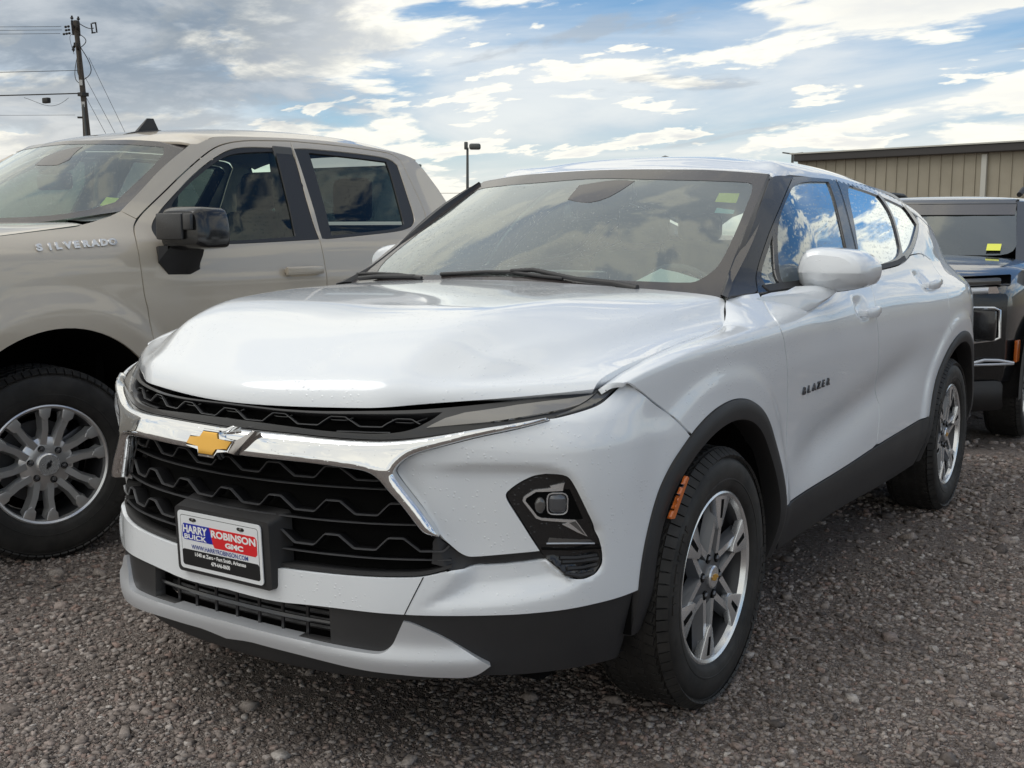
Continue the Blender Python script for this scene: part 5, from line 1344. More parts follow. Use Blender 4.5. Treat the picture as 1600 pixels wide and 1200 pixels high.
def plate():
    o = Vector((-.002, -1.003, .549)); M = frame_mat(o, (1, 0, 0), (0, -.048, 1)); fn = lambda u, v, w: M @ Vector((u, v, w))
    def rr(x0, y0, x1, y1, r, n=5):
        out = []
        for cx, cy, a in ((x1-r, y1-r, 0), (x0+r, y1-r, 90), (x0+r, y0+r, 180), (x1-r, y0+r, 270)):
            out += [(cx+r*math.cos(R(a+90*k/n)), cy+r*math.sin(R(a+90*k/n))) for k in range(n+1)]
        return out
    bm = bmesh.new(); f = rr(-.168, -.090, .176, .088, .012); bk = [(u*1.06+.006, v*1.10+.01) for u, v in f]
    A = [bm.verts.new(fn(u, v, -.004)) for u, v in f]; B = [bm.verts.new(fn(u, v, -.070)) for u, v in bk]
    bm.faces.new(A); n = len(A)
    for k in range(n): bm.faces.new((A[k], B[k], B[(k+1) % n], A[(k+1) % n]))
    from_bm('plate_bracket', bm, 'black_plastic', BZ, True, 30)
    PL = thing('licence_plate', 'red, white and blue dealer plate on the front bumper of the white SUV', 'licence plate')
    base = prism('plate_sheet', rr(-.1525, -.0785, .1525, .0785, .011), -.002, .0008, fn, 'plate_white', PL)
    prism('plate_rim', rr(-.1425, -.0685, .1425, .0685, .008), 0, .0010, fn, 'plate_black', PL)
    prism('plate_face', rr(-.1412, -.0672, .1412, .0672, .007), 0, .0012, fn, 'plate_white', PL)
    prism('plate_black_band', rr(-.1412, -.0672, .1412, -.0245, .007), 0, .0015, fn, 'plate_black', PL)
    L = rr(-.137, .0, .10, .046, .007)
    blue = [(-.130, .002), (-.0228, .002), (-.0335, .046), (-.130, .046), (-.137, .039), (-.137, .009)]
    red = [(-.0228, .002), (-.018, -.0065), (.130, -.0065), (.137, .000), (.137, .039), (.130, .046), (-.0335, .046)]
    prism('blue_panel', [(u, v) for u, v in blue], 0, .0016, fn, 'plate_blue', PL); prism('red_panel', red, 0, .0016, fn, 'plate_red', PL)
    def t(name, body, x, y, wd, ht, mat, bold=0, w0=.0018):
        ob = text_mesh(name, body, 1, mat, PL, Matrix.Identity(4), .0, bold/max(ht, 1e-6))
        co = np.array([v.co for v in ob.data.vertices]); lo = co.min(0); hi = co.max(0)
        S = Matrix.Diagonal((wd/(hi[0]-lo[0]), ht/(hi[1]-lo[1]), 1, 1))
        ob.data.transform(M @ Matrix.Translation((x, y, w0)) @ S @ Matrix.Translation((-lo[0], -lo[1], 0)))
    t('plate_name', 'HARRY', -.134, .021, .092, .021, 'text_white', .0008)
    t('plate_name', 'ROBINSON', -.028, .021, .161, .020, 'text_white', .0008)
    t('plate_brand', 'BUICK', -.130, .0045, .084, .0135, 'text_white', .0004)
    for x, wd in ((-.1305, .010), (-.088, .009), (-.0575, .010)): prism('brand_serif', [(x, .0042), (x+wd, .0042), (x+wd, .0056), (x, .0056)], 0, .0019, fn, 'text_white', PL)
    t('plate_brand', 'GMC', .022, .000, .066, .0145, 'text_white', .0008)
    t('plate_address', 'WWW.HARRYROBINSON.COM', -.105, -.0215, .208, .0125, 'text_blue', .0002)
    t('plate_address', 'I-540 at Zero \u2022 Fort Smith, Arkansas', -.094, -.0415, .188, .0125, 'text_white', .0004)
    t('plate_address', '479-646-8600', -.035, -.0570, .070, .0115, 'text_white', .0004)
    for u in (-.090, .086):
        prism('screw_slot', [(u-.012+.006*math.cos(a)+(.024 if math.cos(a) > 0 else 0)*.6, .058+.0045*math.sin(a)) for a in np.linspace(0, 2*math.pi, 14, endpoint=False)], 0, .0017, fn, 'plate_black', PL)
        lathe('plate_screw', [(0, .0045), (-.002, .0045), (-.003, .003), (-.003, 0)], 'screw_steel', PL, 12, axis='Y', c=fn(u-.004, .0575, .0015))
plate()
# ---------------------------------------------------------------- wipers, cowl, cabin
def on_screen(key, off, sd=1):
    uv = SCREEN.locate(LINES[key]); P = SCREEN.pos(uv)+SCREEN.nor(uv)*off; return [Vector(p) for p in P]
for key, o1, r in (('wiper_blade_a', .008, .0065), ('wiper_blade_b', .008, .0065)): tube('wiper_blade', on_screen(key, o1), r, 'black_plastic', BZ, 8)
pa = on_screen('wiper_arm_a', .014); tube('wiper_arm', pa, [.006, .008, .008, .010, .013], 'black_plastic', BZ, 8)
tube('wiper_arm', [Vector((-.42, .345, 1.192)), Vector((-.62, .37, 1.186)), Vector((-.70, .36, 1.178))], .009, 'black_plastic', BZ, 8)
bm = bmesh.new(); bm_box(bm, (0, .42, 1.105), (1.56, .34, .03)); from_bm('cowl_panel', bm, 'black_plastic', BZ)
def cabin():
    bx = lambda n, c, s, m, bev=.03, rot=None: box(n, c, s, m, BZ, bev, 3, rot)
    bx('dashboard', (0, .70, 1.02), (1.50, .50, .20), 'interior_dark', .06)
    bx('instrument_hood', (.37, .78, 1.13), (.36, .20, .10), 'interior_dark', .04)
    bx('centre_screen', (0, .80, 1.14), (.28, .03, .15), 'grille_black', .01)
    for sx in (.37, -.37):
        bx('seat_cushion', (sx, 1.62, .70), (.50, .52, .18), 'interior_grey', .06)
        bx('seat_back', (sx, 1.98, 1.00), (.48, .15, .56), 'interior_grey', .07, Matrix.Rotation(R(-14), 3, 'X'))
        bx('head_restraint', (sx, 2.10, 1.385), (.26, .10, .17), 'interior_grey', .045, Matrix.Rotation(R(-8), 3, 'X'))
    bx('rear_bench', (0, 2.45, .75), (1.25, .50, .20), 'interior_grey', .06)
    bx('rear_backrest', (0, 2.78, 1.05), (1.25, .16, .55), 'interior_grey', .06, Matrix.Rotation(R(-16), 3, 'X'))
    for sx in (.42, 0, -.42): bx('rear_head_restraint', (sx, 2.88, 1.39), (.25, .09, .15), 'interior_grey', .04)
    bx('cabin_floor', (0, 1.7, .42), (1.6, 2.9, .04), 'deep_black', 0)
    bx('bulkhead', (0, .40, .80), (1.5, .03, .62), 'deep_black', 0)
    bx('tail_wall', (0, 3.40, .85), (1.2, .04, .8), 'deep_black', 0)
    bm = bmesh.new()
    c = Vector((.37, .98, 1.07)); rot = Matrix.Rotation(R(-62), 3, 'X'); pts = [c+rot @ Vector((.18*math.cos(a), .18*math.sin(a), 0)) for a in np.linspace(0, 2*math.pi, 29)]
    bm_tube(bm, pts, .014, 8, False)
    for a in (R(0), R(180), R(270)): bm_tube(bm, [c, c+rot @ Vector((.18*math.cos(a), .18*math.sin(a), 0))], .016, 6)
    bm_box(bm, c, (.12, .10, .05), .02, rot=rot); from_bm('steering_wheel', bm, 'interior_dark', BZ, True)
    uv = SCREEN.locate(LINES['pod_cam']); panel('camera_pod', SCREEN, [uv], 'frit', BZ, .03, off=.0014, thick=.07, gap=0, smooth=1)
    bx('rear_view_mirror', (-.02, .95, 1.43), (.24, .03, .065), 'interior_dark', .015)
    panel('sticker', SCREEN, [LINES['sticker']], 'sticker_yellow', BZ, .03, off=-.006, thick=0, gap=0, smooth=0)
    panel('sticker', SCREEN, [LINES['sticker2']], 'sticker_teal', BZ, .03, off=-.006, thick=0, gap=0, smooth=0)
    pp = panel('paper_sheet', SCREEN, [LINES['paper']], 'paper', None, .04, off=-.022, thick=.0015, gap=0, smooth=0)
    tag(pp, 'pale paper sheet lying inside the windscreen of the white SUV', 'paper')
    # underbody and tail
    bx('underbody', (0, 1.4, .27), (1.5, 4.1, .06), 'deep_black', 0)
    bx('tailgate', (0, 3.66, .88), (1.16, .06, .50), 'white_paint', .02)
    for sd in (1, -1):
        panel('tail_lamp', SIDE, [np.array([(3.68, 1.145), (3.79, 1.13), (3.85, 1.09), (3.845, 1.0), (3.80, 1.02), (3.765, 1.09), (3.70, 1.12)])], 'red_lens', BZ, .02, off=.004, thick=.03, side=sd, smooth=0)
cabin()
# ---------------------------------------------------------------- the tan pickup beside it
TK = thing('pickup_truck', 'tan crew cab pickup with black door mirror, parked behind the white SUV', 'pickup truck')
TS = make_truck_side(); TSCR = make_truck_screen(); TROOF = make_truck_roof(TS)
def build_truck():
    O = lambda n: chaikin(TS.locate(LINES[n]), 2, 50, False)
    C_ = lambda n: chaikin(TS.locate(LINES[n]), 2, 50)
    fc, mid, rt = O('t_front_cut'), O('t_mid_cut'), O('t_rear_top')
    rarch = lambda yc, a0, a1, r=.562, n=40: np.stack([yc+r*np.cos(np.radians(np.linspace(a0, a1, n))), .40+r*np.sin(np.radians(np.linspace(a0, a1, n)))], 1)
    i0 = int(np.argmin(np.abs(fc[:, 1]-1.42)+5*(fc[:, 0] > .75)))      # where the door cut passes the pillar base
    se = O('t_screen_edge'); cw = O('t_cowl'); hl = O('t_hoodline')
    sill = .50
    tf, tr_, gf, gr = C_('t_trim_front'), C_('t_trim_rear'), C_('t_glass_front'), C_('t_glass_rear')
    lowc = [(.52, .86), (.545, .70), (.565, .50)]
    fender = np.concatenate([hl, [(.36, 1.395), (.46, 1.420)], cw, fc[:i0+1][::-1][2:], lowc, rarch(.05, 11, 188), [(-.56, .36), (-.78, .40), (-.80, 1.20), (-.70, 1.285), (-.45, 1.305)]])
    ym = mid[-1, 0]
    doorF = np.concatenate([fc, mid[1:], [(ym+.0, .95), (ym-.01, .50)], lowc[::-1]])
    doorR = np.concatenate([rt, [(2.62, 1.38), (2.60, 1.30), (2.60, 1.05), (2.58, .95), (2.50, .78), (2.44, .50)], [(ym-.01, .50), (ym, .95)], mid[::-1][:-1]])
    er = lambda y: float(np.interp(y, [.885+.19, 1.2, 1.5, 1.9, 2.3, 2.6, 2.75, 2.83], [1.775, 1.822, 1.845, 1.862, 1.862, 1.842, 1.822, 1.80]))-.004
    ys = np.linspace(1.09, 2.80, 26)
    roofline = np.array([(y, er(y)) for y in ys])
    frame = np.concatenate([se, roofline, [(2.86, 1.74), (2.93, 1.62), (3.0, 1.44), (3.02, 1.30), (3.0, .60), (2.6, .55)], [(2.50, .78), (2.58, .95), (2.60, 1.05), (2.60, 1.30), (2.62, 1.38)], rt[::-1], fc[::-1][1:len(fc)-i0], cw[::-1]])
    bed = np.concatenate([[(3.05, 1.40), (4.95, 1.43), (4.95, .62), (4.40, .58)], rarch(3.75, 10, 170), [(3.10, .52)]])
    for sd in (1, -1):
        P = lambda n, loops, m, step, **kw: panel(n, TS, loops, m, TK, step, side=sd, smooth=0, **kw)
        P('fender', [fender], 'tan_paint', .022, gap=.003); P('cab_frame', [frame], 'tan_paint', .03, gap=.003)
        P('front_door', [doorF, tf], 'tan_paint', .025, gap=.003); P('rear_door', [doorR, tr_], 'tan_paint', .025, gap=.003)
        P('bed_side', [bed], 'tan_paint', .05, gap=.002)
        P('window_trim', [tf, gf], 'trim_black', .03, off=-.004, gap=0); P('window_trim', [tr_, gr], 'trim_black', .03, off=-.004, gap=0)
        P('front_door_glass', [gf], 'truck_glass', .06, off=-.012, thick=0, gap=-.004); P('rear_door_glass', [gr], 'truck_privacy', .06, off=-.012, thick=0, gap=-.004)
        P('rocker_panel', [np.array([(.60, .49), (2.95, .49), (2.95, .36), (.62, .36)])], 'black_plastic', .08, off=-.02)
        shell = np.concatenate([[(-.7, 1.2), (.3, 1.33), (.55, 1.36), (.62, 1.29), (2.6, 1.29), (2.9, 1.3), (2.95, .4), (.62, .4)], rarch(.05, 5, 185, .58)])
        P('inner_shell', [shell], 'deep_black', .08, off=-.03, thick=0, gap=0)
        for yc in (.05, 3.75):
            rows = []
            for a in np.linspace(-4, 184, 36):
                c, s_ = math.cos(R(a)), math.sin(R(a)); xo = float(TS.pos([(yc+.562*c, max(.36, .40+.562*s_))])[0, 0])-.02
                rows.append([(xo*sd, yc+.567*c, .40+.567*s_), (.55*sd, yc+.54*c, .40+.54*s_), (.55*sd, yc+.1*c, .40+.1*s_)])
            A = np.array(rows); n = len(A); idx = np.arange(n*3).reshape(n, 3)
            q = np.stack([idx[:-1, :-1], idx[1:, :-1], idx[1:, 1:], idx[:-1, 1:]], -1).reshape(-1, 4)
            link_mesh('wheel_liner', A.reshape(-1, 3), q, 'deep_black', TK)
            wheel(TK, (sd*.862, yc+.005, .40), .40, .265, .247, 'truck', flip=sd < 0, steer=R(-15) if yc < 1 else 0)
        # door handle
        a, b = LINES['t_handle']; 
        rows = []
        for t in np.linspace(0, 1, 9):
            y = a[1]+(b[1]-a[1])*t; z = a[2]-.004; x = float(TS.pos([(y, z)])[0, 0]); l = .030+.012*math.sin(math.pi*t)**.5; h_ = .023
            rows.append([(x+l-.014, y, z-h_*.8), (x+l, y, z-h_*.7), (x+l+.005, y, z), (x+l, y, z+h_*.8), (x+l-.014, y, z+h_)])
        for dy, nm in ((0, 'door_handle'), (1.02, 'door_handle')):
            hd = skin_rows(nm, [[(x, y+dy, z) for x, y, z in r] for r in rows], 'tan_paint', TK, sharp=45, side=sd)
            for yy in (a[1]+.02+dy, b[1]-.02+dy):
                bm = bmesh.new(); bm_box(bm, (sd*1.030, yy, a[2]-.004), (.04, .03, .026), .006); from_bm('handle_mount', bm, 'tan_paint', hd, True)
        # big black mirror
        rows = []
        outl = chaikin(np.array([(.985, 1.312), (.985, 1.395), (1.005, 1.452), (1.04, 1.462), (1.215, 1.462), (1.245, 1.440), (1.262, 1.350), (1.258, 1.292), (1.235, 1.280), (1.06, 1.270), (1.0, 1.275)]), 2, 80)
        c = np.array([1.125, 1.366])
        for f, y in ((.02, .605), (.55, .605), (.80, .612), (.93, .630), (1.0, .66), (1.0, .76), (.96, .775)):
            rows.append([(x, y+.06*(x-1.12), z) for x, z in c+(outl-c)*f])
        skin_rows('mirror_housing', rows, 'gloss_black', TK, sharp=30, side=sd)
        bm = bmesh.new(); bm_box(bm, (sd*1.085, .595, 1.375), (.165, .02, .115), .008); bm_box(bm, (sd*1.195, .600, 1.395), (.05, .02, .07), .006)
        from_bm('mirror_cap', bm, 'pillar_black', TK, True)
        bm = bmesh.new(); bm.faces.new([bm.verts.new((sd*x, .778+.06*(x-1.12), z)) for x, z in c+(outl-c)*.9]); from_bm('mirror_glass', bm, 'chrome', TK)
        rows = []
        for x0, x1, y0, y1, z0, z1 in ((.985, 1.000, .60, .84, 1.145, 1.285), (1.02, 1.03, .585, .80, 1.165, 1.290), (1.05, 1.07, .610, .79, 1.215, 1.292), (1.085, 1.11, .635, .77, 1.262, 1.295)):
            rows.append([(x0, y0, z1), (x1, y1, z1), (x1, y1, z0+.03), (x0+.005, y1-.05, z0), (x0, y0+.05, z0), (x0, y0, z0+.06)])
        skin_rows('mirror_arm', rows, 'black_plastic', TK, sharp=30, side=sd)
        bm = bmesh.new(); 
    # script badge along the fender
    a, b = np.array(LINES['t_badge'][0]), np.array(LINES['t_badge'][1])
    W = .392/9; 
    for k, ch in enumerate('SILVERADO'):
        t = k/9
        y = a[1]+(b[1]-a[1])*(t+.008); z = a[2]-.004+(b[2]-a[2])*t; x = float(TS.pos([(y+.02, z+.002)])[0, 0])+.005
        text_mesh('badge_letter', ch, .038, 'badge_metal', TK, frame_mat(Vector((x, y+(.012 if ch == 'I' else 0), z)), (-.05, 1, (b[2]-a[2])/.40), Vector((-.30, 0, 1))), .003, .0022, sx=1.42 if ch != 'I' else 1.2)
    # roof, screen, hood
    U1, V0, V1 = TROOF.U[-1], TROOF.V[0], TROOF.V[-1]
    panel('roof', TROOF, [np.array([(0, V0), (U1, V0), (U1, V1), (0, V1)])], 'tan_paint', TK, .04, half=True, smooth=0, gap=0, thick=.012)
    panel('headliner', TROOF, [np.array([(0, V0+.03), (U1-.02, V0+.03), (U1-.02, V1), (0, V1)])], 'interior_light', TK, .09, half=True, smooth=0, gap=0, thick=0, off=-.03)
    U1, V1 = TSCR.U[-1], TSCR.V[-1]
    full = np.array([(0, 0), (U1, 0), (U1, V1), (0, V1)])
    panel('windscreen', TSCR, [full], 'truck_windscreen', TK, .05, half=True, smooth=0, gap=0, thick=0)
    ring = np.array([(0, V1), (U1, V1), (U1, 0), (0, 0), (0, .05), (U1*.5, .05), (U1*.82, .055), (U1*.925, .12), (U1*.93, V1*.80), (U1*.88, V1-.055), (0, V1-.035)])
    panel('windscreen_border', TSCR, [ring], 'frit', TK, .04, half=True, smooth=1, gap=0, thick=0, off=.0012)
    hood = []
    for y, zc, ze, xe in ((-.86, 1.18, 1.10, .80), (-.80, 1.27, 1.20, .86), (-.6, 1.325, 1.275, .90), (-.11, 1.375, 1.333, .915), (.10, 1.39, 1.357, .90), (.29, 1.395, 1.378, .872), (.36, 1.39, 1.372, .80)):
        hood.append([(-xe, y, ze), (-xe*.93, y-.005, ze+.014), (-xe*.55, y-.02, zc-.006), (0, y-.03, zc), (xe*.55, y-.02, zc-.006), (xe*.93, y-.005, ze+.014), (xe, y, ze)])
    A = np.array(hood); A = akima(np.linspace(0, 1, 7), np.moveaxis(A, 0, 2), np.linspace(0, 1, 30)); A = akima(np.linspace(0, 1, 7), np.moveaxis(A, 0, 2), np.linspace(0, 1, 40)) if False else A
    A = np.moveaxis(A, 2, 0); n, k = A.shape[:2]; idx = np.arange(n*k).reshape(n, k)
    q = np.stack([idx[:-1, :-1], idx[1:, :-1], idx[1:, 1:], idx[:-1, 1:]], -1).reshape(-1, 4)[:, ::-1]
    o = link_mesh('hood', A.reshape(-1, 3), q, 'tan_paint', TK); sb = o.modifiers.new('sub', 'SUBSURF'); sb.levels = sb.render_levels = 2
    # shark-fin aerial
    fin = [[(0, 0, 0)]]
    rows = []
    for t, w_, h_ in ((0, .004, .004), (.06, .022, .014), (.14, .034, .022), (.22, .030, .018), (.27, .008, .004)):
        rows.append([(-w_, t, 0), (-w_*.6, t, h_), (w_*.6, t, h_), (w_, t, 0)])
    af = skin_rows('aerial_base', [[(x+.20, y+1.07, z+1.838+.10*y) for x, y, z in r] for r in rows], 'black_plastic', TK)
    rows = [[(-.011, .08, .015), (.011, .08, .015), (.011, .22, .018), (-.011, .22, .018)], [(-.008, .115, .05), (.008, .115, .05), (.008, .205, .05), (-.008, .205, .05)], [(-.004, .15, .085), (.004, .15, .085), (.004, .188, .087), (-.004, .188, .087)]]
    skin_rows('aerial_fin', [[(x+.20, y+1.07, z+1.848) for x, y, z in r] for r in rows], 'black_plastic', af)
    # cabin
    bx = lambda n, c, s, m, bev=.04, rot=None: box(n, c, s, m, TK, bev, 3, rot)
    bx('dashboard', (0, .72, 1.26), (1.60, .55, .24), 'interior_dark', .07)
    for sx in (.42, -.42):
        bx('front_seat', (sx, 1.55, .95), (.55, .55, .2), 'interior_mid', .06); bx('seat_back', (sx, 1.74, 1.20), (.50, .14, .54), 'interior_mid', .06, Matrix.Rotation(R(-12), 3, 'X'))
        bx('head_restraint', (sx, 1.80, 1.58), (.27, .10, .20), 'interior_mid', .05)
        bx('rear_head_restraint', (sx, 2.56, 1.55), (.28, .10, .26), 'interior_mid', .05)
    bx('rear_bench', (0, 2.62, 1.10), (1.5, .16, .56), 'interior_mid', .06)
    for sx in (.80, -.80): bx('cab_pillar', (sx*.93, 1.66, 1.52), (.05, .14, .56), 'interior_dark', .01, Matrix.Rotation(R(8*(1 if sx > 0 else -1)*-1), 3, 'Y'))
    bx('cab_floor', (0, 1.6, .62), (1.8, 2.6, .05), 'deep_black', 0); bx('firewall', (0, .42, .95), (1.6, .04, .7), 'deep_black', 0)
    bx('cab_rear_wall', (0, 2.86, 1.02), (1.7, .04, .76), 'tan_paint', 0)
    bm = bmesh.new(); bm_box(bm, (0, 2.93, 1.60), (1.26, .015, .36), rot=Matrix.Rotation(R(-12), 3, 'X')); from_bm('rear_window', bm, 'truck_privacy', TK)
    bx('bed_floor', (0, 4.0, .72), (1.7, 1.95, .05), 'black_plastic', 0); bx('tailgate', (0, 4.93, 1.0), (1.75, .06, .75), 'tan_paint', .02)
    bx('underbody', (0, 2.0, .42), (1.2, 5.2, .10), 'deep_black', 0)
    uv = TSCR.locate(LINES['t_pod']); panel('camera_pod', TSCR, [uv], 'frit', TK, .04, off=.0014, thick=.05, gap=0, smooth=1)
    bx('rear_view_mirror', (-.0, .80, 1.60), (.26, .04, .085), 'interior_dark', .02)
    bm = bmesh.new(); c = Vector((.42, .98, 1.33)); rot = Matrix.Rotation(R(-64), 3, 'X')
    bm_tube(bm, [c+rot @ Vector((.19*math.cos(t), .19*math.sin(t), 0)) for t in np.linspace(0, 2*math.pi, 25)], .015, 8, False)
    for t in (0, math.pi, 1.5*math.pi): bm_tube(bm, [c, c+rot @ Vector((.19*math.cos(t), .19*math.sin(t), 0))], .017, 6)
    from_bm('steering_wheel', bm, 'interior_dark', TK, True)
    panel('sticker', TSCR, [LINES['t_sticker']], 'sticker_yellow', TK, .03, off=-.006, thick=0, gap=0, smooth=0)
    a, b = [Vector(p) for p in LINES['t_text']]; uv = TSCR.locate([LINES['t_text'][0]]); nrm = Vector(TSCR.nor(uv)[0])
    if nrm.z < 0: nrm = -nrm
    xd = (b-a).normalized()
    text_mesh('grease_pencil_note', 'REPAIR', .045, 'text_white', TK, frame_mat(a-nrm*.004, xd, nrm.cross(xd)), 0, .0005)
    # plain front end, out of frame
    bx('front_end', (0, -.80, .80), (1.72, .16, .62), 'tan_paint', .06); bx('front_grille', (0, -.90, .92), (1.3, .06, .36), 'grille_black', .03)
    bx('front_bumper', (0, -.88, .58), (1.86, .20, .24), 'chrome', .05)
    for sx in (.72, -.72): bx('headlight', (sx, -.885, 1.0), (.30, .06, .16), 'lamp_clear', .03)
    pp = panel('paper_sheet', TSCR, [np.array(LINES['t_paper'])[[0, 1, 2, 3, 4, 5]]], 'paper', None, .05, off=-.025, thick=.0015, gap=0, smooth=0)
    tag(pp, 'pale green paper lying on the dashboard of the tan pickup', 'paper')
    pp.location = TRUCK_AT
glass('truck_windscreen', (.70, .88, .79), 1.7, True, .06)
build_truck()
TK.location = TRUCK_AT
# ---------------------------------------------------------------- black SUV in the row behind
SV = thing('parked_suv', 'black SUV with square headlamp parked behind the white SUV at the right', 'car')
def build_suv():
    # loft of half sections (x, z) at stations along y; nose at y = 0
    def rowsurf(name, rows, mat, mirror=True, sharp=40, sub=2):
        A = np.array(rows, float)
        if mirror: A = np.concatenate([A[:, ::-1]*np.array([-1, 1, 1]), A[:, 1:]], 1)
        n, k = A.shape[:2]; idx = np.arange(n*k).reshape(n, k)
        q = np.stack([idx[:-1, :-1], idx[1:, :-1], idx[1:, 1:], idx[:-1, 1:]], -1).reshape(-1, 4)[:, ::-1]
        o = link_mesh(name, A.reshape(-1, 3), q, mat, SV)
        if sub: m_ = o.modifiers.new('sub', 'SUBSURF'); m_.levels = m_.render_levels = sub
        return o
    xs = [0, .35, .62, .80, .90]
    # hood
    rowsurf('hood', [[(x, y+.30*(x/.9)**2.4*f, z-.035*(x/.9)**2-.02*(x > .85)) for x in xs] for y, z, f in ((.02, 1.085, 1.0), (.03, 1.10, 1.0), (.07, 1.118, 1.0), (.35, 1.165, .8), (.75, 1.205, .4), (1.12, 1.225, .15), (1.20, 1.215, .1))], 'black_paint')
    # side body to the tail
    st = [(.33, .86), (.45, .915), (.7, .94), (1.1, .95), (2.0, .955), (3.2, .955), (4.2, .93), (4.6, .85)]
    rowsurf('body_side', [[(w-.10, y, 1.09+.04*min(1, y)), (w-.02, y, 1.03), (w, y, .90), (w-.01, y, .70), (w, y, .55), (w-.03, y, .42)] for y, w in st], 'black_paint', False)
    for o in [SV.children[-1]]:
        c = o.copy(); COL.objects.link(c); c.scale = (-1, 1, 1)
    # fascia: bands from bonnet lip to the chin, following the same plan curve
    plan = lambda x: .30*(abs(x)/.9)**2.6+.0
    X = np.linspace(0, .90, 12)
    def band(name, prof, mat, x0=0., x1=.90, sub=1):
        X = np.linspace(x0, x1, 12)
        return rowsurf(name, [[(x, plan(x)+dy, z+.03*(x/.9)**2) for x in X] for dy, z in prof], mat, mirror=(x0 == 0), sub=sub)
    band('lamp_recess', [(.00, 1.082), (.05, 1.075), (.05, 1.015), (.0, 1.01)], 'deep_black', sub=0)
    band('running_lamp', [(-.005, 1.065), (-.016, 1.05), (-.012, 1.028), (.0, 1.02)], 'lamp_smoke', .30, .86)
    band('upper_moulding', [(.0, 1.012), (-.022, 1.005), (-.026, .985), (-.02, .972), (0, .965)], 'silver_trim', 0, .80)
    band('grille_panel', [(-.002, .968), (-.012, .93), (-.018, .80), (-.014, .62), (.0, .50), (.03, .40)], 'gloss_black')
    band('chin', [(.004, .42), (-.02, .36), (-.015, .28), (.10, .22)], 'black_plastic')
    for k in range(6): band('grille_bar', [(-.020, .900-.045*k), (-.034, .893-.045*k), (-.020, .884-.045*k)], 'grille_black', 0, .52)
    for sd in (1, -1):
        def loop(name, pts, r, mat):
            P = [(sd*x, plan(x)-.03, z) for x, z in pts]; return tube(name, P, r, mat, SV, 6)
        loop('lamp_frame', [(.55, .905), (.835, .905), (.865, .89), (.872, .72), (.85, .708), (.70, .685)], .009, 'alloy_bright')
        bm = bmesh.new(); bm_box(bm, (sd*.72, plan(.72)-.012, .80), (.29, .05, .19), .02); from_bm('headlamp_unit', bm, 'gloss_black', SV, True)
        lathe('projector_lens', [(-.075, 0), (-.07, .02), (-.055, .034), (-.04, .036)], 'lamp_clear', SV, 20, axis='Y', c=(sd*.79, plan(.79)+.02, .852))
        for z in (.80, .77, .74): bm = bmesh.new(); bm_box(bm, (sd*.76, plan(.76)-.036, z), (.17, .012, .012), .003); from_bm('lamp_fin', bm, 'pillar_black', SV)
        loop('lower_trim', [(.70, .548), (.80, .580), (.875, .578), (.95, .560)], .010, 'silver_trim'); loop('lower_trim', [(.70, .548), (.83, .552), (.95, .556)], .008, 'silver_trim')
        bm = bmesh.new(); bm_box(bm, (sd*.935, .50, .62), (.02, .10, .14), .005, rot=Matrix.Rotation(R(0), 3, 'Y')); from_bm('side_marker', bm, 'amber', SV)
        for y in (.98, 3.82): wheel(SV, (sd*.835, y, .365), .365, .235, .235, 'star', flip=sd < 0, side_knobs=False)
        for y in (.98, 3.82):
            rows = []
            for a in np.linspace(-8, 188, 30):
                c, s_ = math.cos(R(a)), math.sin(R(a)); rows.append([(sd*.962, y+.49*c, .37+.49*s_), (sd*.966, y+.42*c, .37+.42*s_), (sd*.75, y+.42*c, .37+.42*s_)])
            A = np.array(rows); idx = np.arange(90).reshape(30, 3); q = np.stack([idx[:-1, :-1], idx[1:, :-1], idx[1:, 1:], idx[:-1, 1:]], -1).reshape(-1, 4)
            link_mesh('arch_cladding', A.reshape(-1, 3), q, 'black_plastic', SV)
        # pillars, side glass, roof rail
        tri = lambda n, V, m_: link_mesh(n, [(sd*x, y, z) for x, y, z in V], [tuple(range(len(V)))] if sd > 0 else [tuple(range(len(V)))[::-1]], m_, SV, False)
        tri('windscreen_pillar', [(.775, 1.20, 1.19), (.86, 1.16, 1.14), (.70, 2.0, 1.60), (.635, 1.96, 1.605)], 'black_paint')
        tri('side_glass', [(.862, 1.2, 1.145), (.875, 3.9, 1.17), (.70, 3.6, 1.58), (.705, 2.0, 1.59)], 'privacy_glass')
        tube('roof_rail', [(sd*.63, 2.05, 1.655), (sd*.635, 2.2, 1.70), (sd*.635, 3.6, 1.71), (sd*.62, 3.85, 1.655)], [.02, .022, .022, .015], 'black_plastic', SV, 8)
        bm = bmesh.new(); bm_box(bm, (sd*1.0, 1.55, 1.19), (.20, .10, .14), .04, 3); from_bm('door_mirror', bm, 'black_paint', SV, True)
    scr = rowsurf('windscreen', [[(x*w, y+.10*(x)**2, z) for x in (0, .4, .75, 1.0)] for y, z, w in ((1.13, 1.212, .785), (1.50, 1.40, .71), (1.88, 1.585, .645))], 'suv_glass')
    rowsurf('windscreen_header', [[(x*w, y+.10*x**2, z) for x in (0, .4, .75, 1.0)] for y, z, w in ((1.872, 1.588, .64), (1.90, 1.602, .64), (1.95, 1.622, .635))], 'black_paint', sub=0)
    rowsurf('roof', [[(x*w, y+.08*x**2*f, z-.035*x**3) for x in (0, .4, .75, .93, 1.0)] for y, z, w, f in ((1.95, 1.622, .66, 1), (2.1, 1.648, .67, .8), (2.6, 1.672, .68, 0), (3.4, 1.668, .68, 0), (4.0, 1.62, .66, 0), (4.35, 1.52, .62, 0))], 'black_paint')
    rowsurf('windscreen_shade_band', [[(x*w, y+.10*x**2-.002, z+.002) for x in (0, .4, .75, .98)] for y, z, w in ((1.70, 1.500, .665), (1.79, 1.543, .655), (1.87, 1.582, .645))], 'frit', sub=0)
